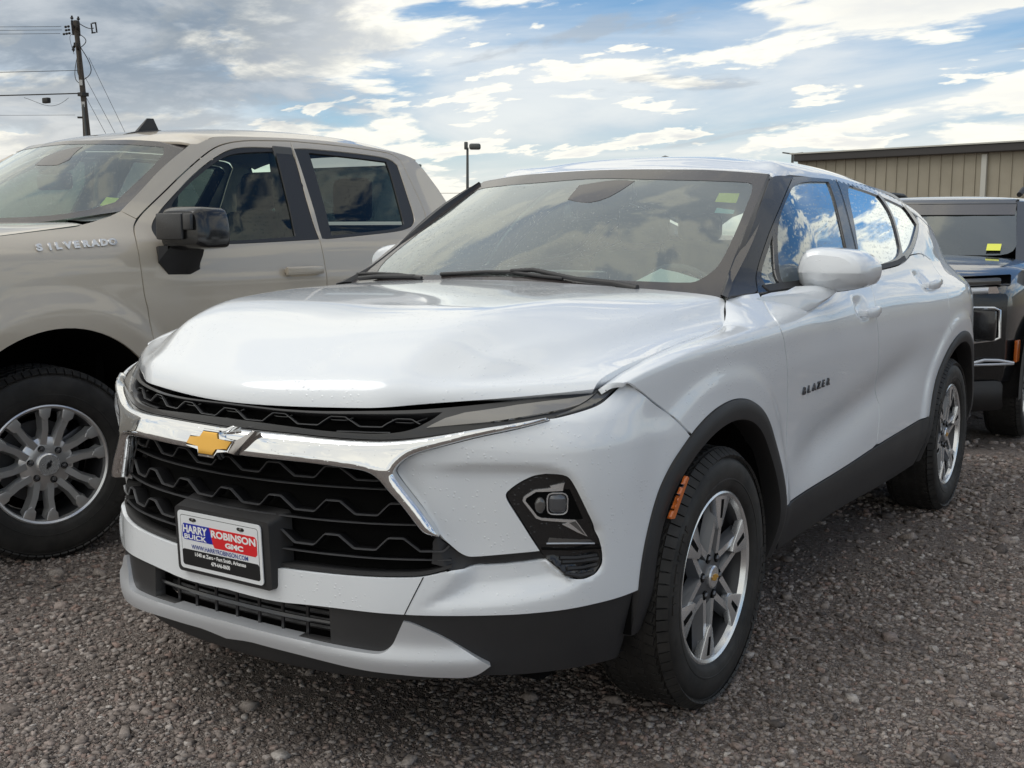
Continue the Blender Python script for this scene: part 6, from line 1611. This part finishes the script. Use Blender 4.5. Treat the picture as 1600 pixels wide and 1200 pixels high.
    bm = bmesh.new(); bm_box(bm, (0, 3.0, 1.25), (1.5, 2.6, .02)); bm_box(bm, (0, 4.3, 1.3), (1.3, .03, .7)); bm_box(bm, (0, 2.4, .30), (1.5, 4.2, .05)); bm_box(bm, (0, 1.35, 1.12), (1.4, .5, .1)); from_bm('cabin_shell', bm, 'deep_black', SV)
    for sx in (.37, -.37): box('seat_back', (sx, 2.45, 1.22), (.46, .14, .55), 'interior_dark', SV, .06); box('head_restraint', (sx, 2.5, 1.52), (.26, .09, .16), 'interior_dark', SV, .04)
    st = link_mesh('sticker', [(.575, 1.225, 1.246), (.665, 1.245, 1.246), (.655, 1.335, 1.292), (.565, 1.315, 1.292)], [(0, 1, 2, 3)], 'sticker_yellow', SV, False)
glass('suv_glass', (.20, .24, .23), 1.9, False, .02)
build_suv()
SV.location = (-.03, 4.36, 0)
# ---------------------------------------------------------------- metal shed, poles, wires, distant lamps
m, b, w = principled('shed_wall', (.26, .225, .165), .55); tc = w.node('ShaderNodeTexCoord')
w.link(w.ramp(w.noise(tc.outputs['Object'], .9, 5), (.3, (.270, .245, .190)), (.75, (.330, .300, .235))), b.inputs['Base Color'])
principled('shed_trim', (.035, .032, .032), .45); principled('shed_pale', (.46, .46, .42), .5)
m, b, w = principled('pole_wood', (.075, .062, .050), .9); tc = w.node('ShaderNodeTexCoord')
mp = w.node('ShaderNodeMapping'); mp.inputs['Scale'].default_value = (14, 14, .7); w.link(tc.outputs['Object'], mp.inputs[0])
w.link(w.ramp(w.noise(mp.outputs[0], 1.0, 5), (.3, (.040, .034, .028)), (.7, (.105, .09, .075))), b.inputs['Base Color'])
principled('pole_hardware', (.02, .019, .018), .6); principled('pole_tag', (.5, .5, .48), .6); principled('galvanised', (.10, .105, .10), .5, .4)
def shed():
    A = Vector((-16.75, 51.37, 0)); B = Vector((-6.52, 48.86, 0)); d = (B-A).normalized(); L0, L1 = -.3, 46.0; H = 5.0
    n = Vector((d.y, -d.x, 0)); n = -n if n.y > 0 else n
    SH = thing('metal_shed', 'long beige metal building with dark eave beyond the black SUV', 'building')
    P = lambda s, o, z: A+d*s+n*o+Vector((0, 0, z))
    pw = .52; k = int((L1-L0)/pw)
    for i in range(k):
        s0 = L0+i*pw
        V = [P(s0, 0, 0), P(s0+pw-.06, 0, 0), P(s0+pw-.06, 0, H-.1), P(s0, 0, H-.1), P(s0+pw-.05, .045, 0), P(s0+pw-.012, .045, 0), P(s0+pw-.012, .045, H-.1), P(s0+pw-.05, .045, H-.1), P(s0+pw, 0, 0), P(s0+pw, 0, H-.1)]
        link_mesh('wall_panel', V, [(0, 1, 2, 3), (1, 4, 7, 2), (4, 5, 6, 7), (5, 8, 9, 6)], 'shed_wall', SH, False)
    bm = bmesh.new()
    rot = Matrix((d, n, Vector((0, 0, 1)))).transposed()
    bm_box(bm, P((L0+L1)/2, .16, H), (L1-L0, .42, .34), .03, rot=rot); from_bm('eave_gutter', bm, 'shed_trim', SH)
    bm = bmesh.new(); bm_box(bm, P((L0+L1)/2, -.02, H+.20), (L1-L0+.4, .9, .06), rot=rot); from_bm('roof_edge', bm, 'shed_pale', SH)
    V = [P(L0-.2, .3, H+.22), P(L1+.2, .3, H+.22), P(L1+.2, -18, H+1.6), P(L0-.2, -18, H+1.6)]; link_mesh('roof', V, [(0, 1, 2, 3)], 'shed_pale', SH, False)
    V = [P(L0, 0, 0), P(L0, -18, 0), P(L0, -18, H+1.5), P(L0, 0, H)]; link_mesh('end_wall', V, [(0, 1, 2, 3)], 'shed_wall', SH, False)
    for s in (8.95, 22.1, 35.2):
        bm = bmesh.new(); bm_box(bm, P(s, .10, H/2-.12), (.22, .12, H-.25), rot=rot); from_bm('downpipe', bm, 'shed_pale', SH)
shed()
def utility_pole():
    base = Vector((-42.234, 30.565, 0)); top = Vector((-42.794, 30.198, 10.6))
    UP = thing('utility_pole', 'leaning wooden utility pole with crossarms and wires rising behind the tan pickup', 'utility pole')
    sh = lambda z: base.lerp(top, z/10.6)
    bm = bmesh.new(); bm_tube(bm, [base, sh(5.3), top+Vector((0, 0, .05))], [.17, .14, .105], 12); from_bm('pole_shaft', bm, 'pole_wood', UP, True)
    rt = _rt.copy(); away = Vector((_fw.x, _fw.y, 0)).normalized()
    arm = (rt*.34-away*.94).normalized()
    def crossarm(c, la, lb):
        a, b_ = c-arm*la, c+arm*lb; rot = arm.to_track_quat('X', 'Z').to_matrix()
        bm = bmesh.new(); bm_box(bm, (a+b_)/2, (la+lb, .10, .14), rot=rot); from_bm('crossarm', bm, 'pole_hardware', UP); return a, b_
    a1, b1 = crossarm(top+Vector((0, 0, -.22))-rt*.14, 1.85, 1.25); a2, b2 = crossarm(top+Vector((0, 0, -.30))+rt*.14, 1.6, 1.5); a3, b3 = crossarm(sh(9.45)-rt*.02, 1.75, 1.15)
    def ins(p, h=.17, k=.8):
        lathe('insulator', [(0, .02*k), (.05, .02*k), (.06, .06*k), (.08, .035*k), (.10, .07*k), (.13, .04*k), (h, .03*k), (h, 0)], 'pole_hardware', UP, 10, axis='Z', c=p)
    for p in (a1.lerp(b1, .05), a1.lerp(b1, .55), b1, b2): ins(p+Vector((0, 0, .07)), .2, 1.2)
    for p in (a3-rt*.22+Vector((0, 0, .10)), a3.lerp(b3, .25)-rt*.15+Vector((0, 0, .15))): ins(p, .26, 1.3)
    for t, k in ((.02, 3), (.33, 2), (.62, 2)):
        p = a1.lerp(b1, t)
        for j in range(k): lathe('strain_insulator', [(0, .02), (.03, .055), (.09, .055), (.12, .02)], 'pole_hardware', UP, 8, axis='X', c=p-rt*(.22+.17*j)+away*.12*j)
    bm = bmesh.new(); p = top+rt*.80+Vector((0, 0, -.27))
    for dx in (-.09, .11): bm_box(bm, p+rt*dx, (.045, .05, .40), rot=Matrix.Rotation(R(-8), 3, 'Y'))
    bm_box(bm, p+rt*.02+Vector((0, 0, .22)), (.26, .05, .05)); bm_box(bm, p+rt*-.02+Vector((0, 0, -.2)), (.24, .05, .05)); from_bm('fuse_cutout', bm, 'pole_hardware', UP)
    def loop(p0, p1, sag, side, r=.018):
        P = [p0.lerp(p1, t)+(Vector((0, 0, -1))*sag+rt*side)*math.sin(math.pi*t) for t in np.linspace(0, 1, 12)]; return tube('jumper_cable', P, r, 'pole_hardware', UP, 6)
    loop(a3.lerp(b3, .2), sh(7.9), .35, -.25); loop(a3.lerp(b3, .45), sh(8.2), .3, -.12); loop(b3+rt*.05, sh(8.1)+rt*.1, .25, .42); loop(b2, p, .1, .05); loop(top+rt*.1+Vector((0, 0, -.5)), sh(9.5)+rt*.12, 0, .28); loop(a3-rt*.2, a1.lerp(b1, .6)+Vector((0, 0, -.3)), -.25, -.15, .010)
    for z in (7.95, 7.0): bm = bmesh.new(); bm_box(bm, sh(z)-away*.15, (.15, .03, .24), rot=Matrix.Rotation(math.atan2(rt.y, rt.x), 3, 'Z')); from_bm('pole_tag', bm, 'pole_tag', UP)
    bm = bmesh.new(); bm_box(bm, sh(7.45), (.34, .34, .16)); from_bm('pole_band', bm, 'pole_hardware', UP)
    bm = bmesh.new(); bm_tube(bm, [sh(7.0)-away*.16, sh(.5)-away*.18], .045, 8); from_bm('conduit', bm, 'galvanised', UP, True)
    def wire(name, label, P0, P1, sag, r=.010, cat='wire'):
        P = [P0.lerp(P1, t)+Vector((0, 0, -4*sag*t*(1-t))) for t in np.linspace(0, 1, 14)]
        o = tube(name, P, r, 'pole_hardware', None, 5); tag(o, label, cat); return o
    def left(dz): return top-rt*30+Vector((0, 0, dz))
    wire('power_line', 'topmost overhead wire running left from the upper crossarm of the leaning pole', a1.lerp(b1, .62)-rt*.5, left(-.05), .12)
    wire('power_line', 'second overhead wire running left from the upper crossarm of the leaning pole', a1.lerp(b1, .33)-rt*.5, left(-.25), .12)
    wire('power_line', 'third overhead wire from the lower end of the upper crossarm of the leaning pole', a1-rt*.6, left(-.50), .10)
    wire('power_line', 'single wire meeting the leaning pole halfway up, above the black splice box', sh(8.5)-rt*.12, left(-2.6), .1, .013)
    wire('telephone_cable', 'thick black cable carrying a splice box left of the leaning pole', sh(7.5)-rt*.10, left(-3.6), .12, .028, 'cable')
    p = top-rt*1.46+Vector((0, 0, -3.42))
    SB = box('splice_box', p, (.40, .2, .24), 'pole_hardware', None, .04); tag(SB, 'black splice box hanging from the thick cable left of the leaning pole', 'splice box')
    P = [p+rt*(-1.0+2.0*t)+Vector((0, 0, .12-.40*math.sin(math.pi*t)*(.4+.9*t))) for t in np.linspace(0, 1, 14)]; o = tube('drip_loop', P, .009, 'pole_hardware', None, 5); tag(o, 'thin looped cable drooping under the black splice box', 'cable')
    wire('power_line', 'thin low wire ending at the short post beside the leaning pole', top-rt*.2+Vector((0, 0, -4.05)), top-rt*30+Vector((0, 0, -3.95)), .1, .008)
    for l, p0, p1 in (('longest guy wire, from the lower crossarm end of the leaning pole', top+rt*.52+Vector((0, 0, -1.54)), top+rt*1.98+Vector((0, 0, -4.75))), ('middle guy wire slanting from the leaning pole', top+rt*.31+Vector((0, 0, -2.38)), top+rt*1.54+Vector((0, 0, -4.81))), ('lowest guy wire slanting from the leaning pole', top+rt*.32+Vector((0, 0, -3.27)), top+rt*1.11+Vector((0, 0, -4.81)))):
        d = (p1-p0); g = p0+d*(p0.z/-d.z); wire('guy_wire', l, p0, g, 0, .010, 'guy wire')
    PO = thing('stub_post', 'short wooden post standing just left of the leaning utility pole', 'post')
    b0 = sh(6)-rt*.14; b0 = Vector((b0.x, b0.y, 0))+away*.4-rt*.12
    bm = bmesh.new(); bm_tube(bm, [b0, b0+Vector((0, 0, 6.80))], .065, 10); from_bm('post_shaft', bm, 'pole_wood', PO, True)
    bm = bmesh.new(); bm_box(bm, b0+Vector((0, 0, 6.48))-rt*.14, (.26, .10, .08), rot=Matrix.Rotation(math.atan2(rt.y, rt.x), 3, 'Z')); from_bm('post_bracket', bm, 'pole_hardware', PO)
utility_pole()
def lamp_post(base, h, label, two, group='distant lot lamps'):
    LP = thing('street_lamp', label, 'street lamp', base, math.atan2(_rt.y, _rt.x), group)
    bm = bmesh.new(); bm_tube(bm, [(0, 0, 0), (0, 0, h)], [.16, .10], 10); from_bm('pole_shaft', bm, 'galvanised', LP, True)
    if two == 'pair':
        for s in (-1, 1):
            bm = bmesh.new(); bm_box(bm, (s*.45, 0, h-.02), (.8, .2, .10), .04, rot=Matrix.Rotation(R(-7*s), 3, 'Y')); from_bm('lamp_head', bm, 'galvanised', LP, True)
    else:
        bm = bmesh.new(); bm_box(bm, (-.12, 0, h+.15), (.30, .4, .62), .06); from_bm('lamp_head', bm, 'galvanised', LP, True)
        bm = bmesh.new(); bm_box(bm, (.62, 0, h+.08), (.95, .5, .5), .16, 3); from_bm('lamp_head', bm, 'galvanised', LP, True)
lamp_post((-53.8, 75.6, 0), 8.40, 'distant lamp post with two heads between the pickup cab and the white roof', 'shoe')
lamp_post((-30.7, 88.8, 0), 7.95, 'far twin-arm lamp post rising just over the roof of the white SUV', 'pair')
def far_pole(base, h, label, arms):
    FP = thing('distant_pole', label, 'utility pole', base, math.atan2(_rt.y, _rt.x), None)
    bm = bmesh.new(); bm_tube(bm, [(0, 0, 0), (0, 0, h)], [.12, .09], 8); from_bm('pole_shaft', bm, 'pole_wood', FP, True)
    for z in arms:
        bm = bmesh.new(); bm_box(bm, (0, 0, z), (1.35, .09, .09)); from_bm('crossarm', bm, 'pole_hardware', FP)
        bm = bmesh.new()
        for s in (-.62, .62): bm_box(bm, (s, 0, z-.2), (.07, .07, .45))
        from_bm('arm_bracket', bm, 'pole_hardware', FP)
far_pole((-60.7, 93.0, 0), 7.0, 'far utility pole seen through the windscreen of the white SUV', (4.2, 2.65))
far_pole((-59.0, 94.0, 0), 7.0, 'far plain pole right of the crossarm pole seen through the white windscreen', ())
P0 = Vector((-75, 60, 4.9)); P1 = Vector((-48, 85, 5.0))
o = tube('power_line', [P0.lerp(P1, t)+Vector((0, 0, -.8*4*t*(1-t)*.3)) for t in np.linspace(0, 1, 10)], .02, 'pole_hardware', None, 5); tag(o, 'thin wire crossing the gap between the pickup cab and the white roof', 'wire')
VT = thing('roof_vent', 'small dark cap of a far roof vent just above the white roof', 'vent')
lathe('vent_pipe', [(0, .16), (7.6, .16)], 'galvanised', VT, 10, axis='Z', c=(-41.3, 87.1, 0)); lathe('vent_cap', [(7.6, .1), (7.65, .30), (7.9, .34), (8.0, 0)], 'pole_hardware', VT, 12, axis='Z', c=(-41.3, 87.1, 0))
# ---------------------------------------------------------------- gravel lot
def gravel_material():
    m, b, w = principled('gravel', (.16, .14, .13), .92, spec=.25)
    tc = w.node('ShaderNodeTexCoord'); P = tc.outputs['Object']
    warp = w.vmath('SCALE', w.noise(P, 30, 3, out=1), .012); Pw = w.vmath('ADD', P, warp)
    big = w.noise(P, .55, 5, .6); mid = w.noise(P, 3.2, 4, .6)
    def cells(scale):
        v = w.node('ShaderNodeTexVoronoi', voronoi_dimensions='2D'); v.inputs['Scale'].default_value = scale; w.link(Pw, v.inputs['Vector'])
        e = w.node('ShaderNodeTexVoronoi', voronoi_dimensions='2D', feature='DISTANCE_TO_EDGE'); e.inputs['Scale'].default_value = scale; w.link(Pw, e.inputs['Vector'])
        return v.outputs['Color'], e.outputs['Distance']
    c1, e1 = cells(62); c2, e2 = cells(135)
    r1 = w.xyz(c1); r2 = w.xyz(c2)
    pal = lambda f: w.ramp(f, (0, (0.111, 0.093, 0.084)), (.20, (0.221, 0.184, 0.164)), (.45, (0.286, 0.244, 0.219)), (.68, (0.344, 0.304, 0.277)), (.86, (0.263, 0.192, 0.164)), (1, (0.443, 0.408, 0.382)))
    s1 = pal(r1[0]); s2 = pal(r2[0])
    use1 = w.math('GREATER_THAN', w.math('ADD', r1[1], w.math('MULTIPLY', w.math('SUBTRACT', mid, .5), 1.2)), .58)
    fines = w.ramp(w.noise(P, 260, 3), (.3, (0.157, 0.130, 0.115)), (.7, (0.292, 0.250, 0.221)))
    edge1 = w.range(e1, .0, .10); edge2 = w.range(e2, .0, .14)
    stone2 = w.mix(edge2, (0.088, 0.072, 0.064), s2)
    base = w.mix(w.range(w.math('ADD', big, w.math('MULTIPLY', mid, .3)), .62, .78), stone2, fines)
    col = w.mix(w.math('MULTIPLY', use1, edge1), base, s1)
    # damp hollows and dusty patches
    damp = w.range(w.noise(P, .9, 6, .65, .4), .50, .66)
    col = w.mix(w.math('MULTIPLY', damp, .48), col, (0.099, 0.079, 0.071))
    col = w.mix(w.math('MULTIPLY', w.range(w.noise(w.vmath('ADD', P, (9, 3, 0)), .7, 5), .55, .72), .30), col, (0.350, 0.306, 0.271))
    w.link(col, b.inputs['Base Color'])
    w.link(w.ramp(damp, (0, .95), (1, .62)), b.inputs['Roughness'])
    h = w.math('ADD', w.math('MULTIPLY', w.math('MULTIPLY', use1, w.range(e1, 0, .25)), w.math('ADD', .4, w.math('MULTIPLY', r1[2], .9))), w.math('MULTIPLY', w.range(e2, 0, .3), w.math('ADD', .15, w.math('MULTIPLY', r2[2], .45))))
    h = w.math('ADD', h, w.math('MULTIPLY', w.noise(P, 420, 2), .10))
    bp = w.node('ShaderNodeBump'); bp.inputs['Strength'].default_value = 1; bp.inputs['Distance'].default_value = .011
    w.link(h, bp.inputs['Height']); w.link(bp.outputs[0], b.inputs['Normal'])
    # loose stones: a tint per stone
    m, b, w = principled('stone', (.16, .14, .13), .9, spec=.3)
    at = w.node('ShaderNodeAttribute'); at.attribute_name = 'tint'; tc = w.node('ShaderNodeTexCoord')
    c = w.ramp(at.outputs['Fac'], (0, (0.099, 0.085, 0.079)), (.2, (0.204, 0.170, 0.152)), (.45, (0.279, 0.238, 0.214)), (.7, (0.344, 0.306, 0.281)), (.86, (0.274, 0.194, 0.164)), (1, (0.513, 0.476, 0.443)))
    n = w.noise(tc.outputs['Object'], 130, 4)
    damp = w.range(w.noise(tc.outputs['Object'], .9, 6, .65, .4), .50, .66)
    c = w.mix(w.math('MULTIPLY', damp, .45), c, (.085, .072, .066))
    w.link(w.mix(w.range(n, .35, .7), w.vmath('SCALE', c, .72), w.vmath('SCALE', c, 1.12)), b.inputs['Base Color'])
    w.link(w.ramp(damp, (0, .9), (1, .55)), b.inputs['Roughness'])
    bp = w.node('ShaderNodeBump'); bp.inputs['Strength'].default_value = .5; bp.inputs['Distance'].default_value = .003; w.link(n, bp.inputs['Height']); w.link(bp.outputs[0], b.inputs['Normal'])
gravel_material()
def hfield(x, y):
    return (.010*np.sin(x*.9+.4)*np.cos(y*.7)+.006*np.sin(x*2.3+y*1.7)+.004*np.sin(x*5.1-y*3.9+1.)) * np.clip((np.hypot(x-.0, y-1.4)-2.8)/2.5, 0, 1)
def ground():
    # one sheet to the horizon, finer near the cars
    g = np.concatenate([-np.geomspace(1200, 9, 16), np.linspace(-8, 9, 70), np.geomspace(10, 1400, 16)])
    X, Y = np.meshgrid(g, g, indexing='ij'); Z = hfield(X, Y)*(np.hypot(X, Y) < 12)
    n = len(g); idx = np.arange(n*n).reshape(n, n); q = np.stack([idx[:-1, :-1], idx[1:, :-1], idx[1:, 1:], idx[:-1, 1:]], -1).reshape(-1, 4)
    o = link_mesh('ground', np.stack([X, Y, Z], -1).reshape(-1, 3), q, 'gravel'); tag(o, 'brown-grey crushed stone lot with damp and dusty patches', None, None, 'structure')
ground()
def stones():
    rg = np.random.default_rng(11)
    bv = np.array([(-1, -1, -1), (1, -1, -1), (1, 1, -1), (-1, 1, -1), (-.8, -.75, 1), (.8, -.8, 1), (.75, .8, 1), (-.8, .75, 1)], float)
    bf = np.array([(0, 2, 1), (0, 3, 2), (4, 5, 6), (4, 6, 7), (0, 1, 5), (0, 5, 4), (1, 2, 6), (1, 6, 5), (2, 3, 7), (2, 7, 6), (3, 0, 4), (3, 4, 7)])
    cx, cy = 2.191, -2.982
    fwd = np.array([_fw.x, _fw.y]); fwd /= np.linalg.norm(fwd)
    pts = []; sizes = []
    # rings of falling density about where one stands, in a wide fan; small ones near, bigger ones farther out
    for r0, r1, dens, lo, hi in ((1.4, 2.6, 9000, .0038, .0125), (2.6, 3.6, 6500, .0042, .0135), (3.6, 5.2, 3000, .0055, .0165), (5.2, 7.5, 1000, .009, .022), (7.5, 11, 240, .014, .032), (11, 17, 60, .020, .042)):
        a0, a1 = -.66, .66; A = (a1-a0)*(r1*r1-r0*r0)/2; n = int(A*dens)
        r = np.sqrt(rg.uniform(r0*r0, r1*r1, n)); a = rg.uniform(a0, a1, n)
        d = np.stack([fwd[0]*np.cos(a)+fwd[1]*np.sin(a), fwd[1]*np.cos(a)-fwd[0]*np.sin(a)], 1)
        p = np.array([cx, cy])+d*r[:, None]
        keep = np.sin(p[:, 0]*1.9+np.sin(p[:, 1]*1.3)*1.4)*np.cos(p[:, 1]*1.6+p[:, 0]*.5)+rg.normal(0, .42, n) > -.30
        s = lo*(hi/lo)**(rg.random(n)**2.2)
        s = np.where(rg.random(n) < .012, s*2.1, s)
        pts.append(p[keep]); sizes.append(s[keep])
    p = np.concatenate(pts); s = np.concatenate(sizes); n = len(p)
    nv = len(bv)
    J = bv[None]*(1+rg.uniform(-.42, .30, (n, nv, 3)))
    J = J*np.stack([rg.uniform(.7, 1.25, n), rg.uniform(.5, .95, n), rg.uniform(.22, .50, n)], 1)[:, None]
    a = rg.uniform(0, 2*np.pi, n); t1 = rg.normal(0, .30, n); c, si = np.cos(a), np.sin(a)
    x = J[..., 0]*np.cos(t1)[:, None]-J[..., 2]*np.sin(t1)[:, None]; z = J[..., 0]*np.sin(t1)[:, None]+J[..., 2]*np.cos(t1)[:, None]; y = J[..., 1]
    X = x*c[:, None]-y*si[:, None]; Y = x*si[:, None]+y*c[:, None]
    V = np.stack([X, Y, z], -1)*s[:, None, None]
    V[..., 0] += p[:, 0][:, None]; V[..., 1] += p[:, 1][:, None]; V[..., 2] += (hfield(p[:, 0], p[:, 1])+s*.16)[:, None]
    F = (bf[None]+(np.arange(n)*nv)[:, None, None]).reshape(-1, 3)
    me = bpy.data.meshes.new('gravel'); me.vertices.add(n*nv); me.vertices.foreach_set('co', V.reshape(-1).astype(np.float32))
    me.loops.add(F.size); me.loops.foreach_set('vertex_index', F.reshape(-1).astype(np.int32))
    me.polygons.add(len(F)); me.polygons.foreach_set('loop_start', np.arange(0, F.size, 3, dtype=np.int32))
    me.update(calc_edges=True)
    at = me.attributes.new('tint', 'FLOAT', 'POINT'); at.data.foreach_set('value', np.repeat(rg.random(n), nv).astype(np.float32))
    me.materials.append(MAT['stone']); o = bpy.data.objects.new('gravel', me); COL.objects.link(o)
    tag(o, 'loose crushed stones strewn over the whole lot', None, None, 'stuff')
    print('stones', n)
stones()
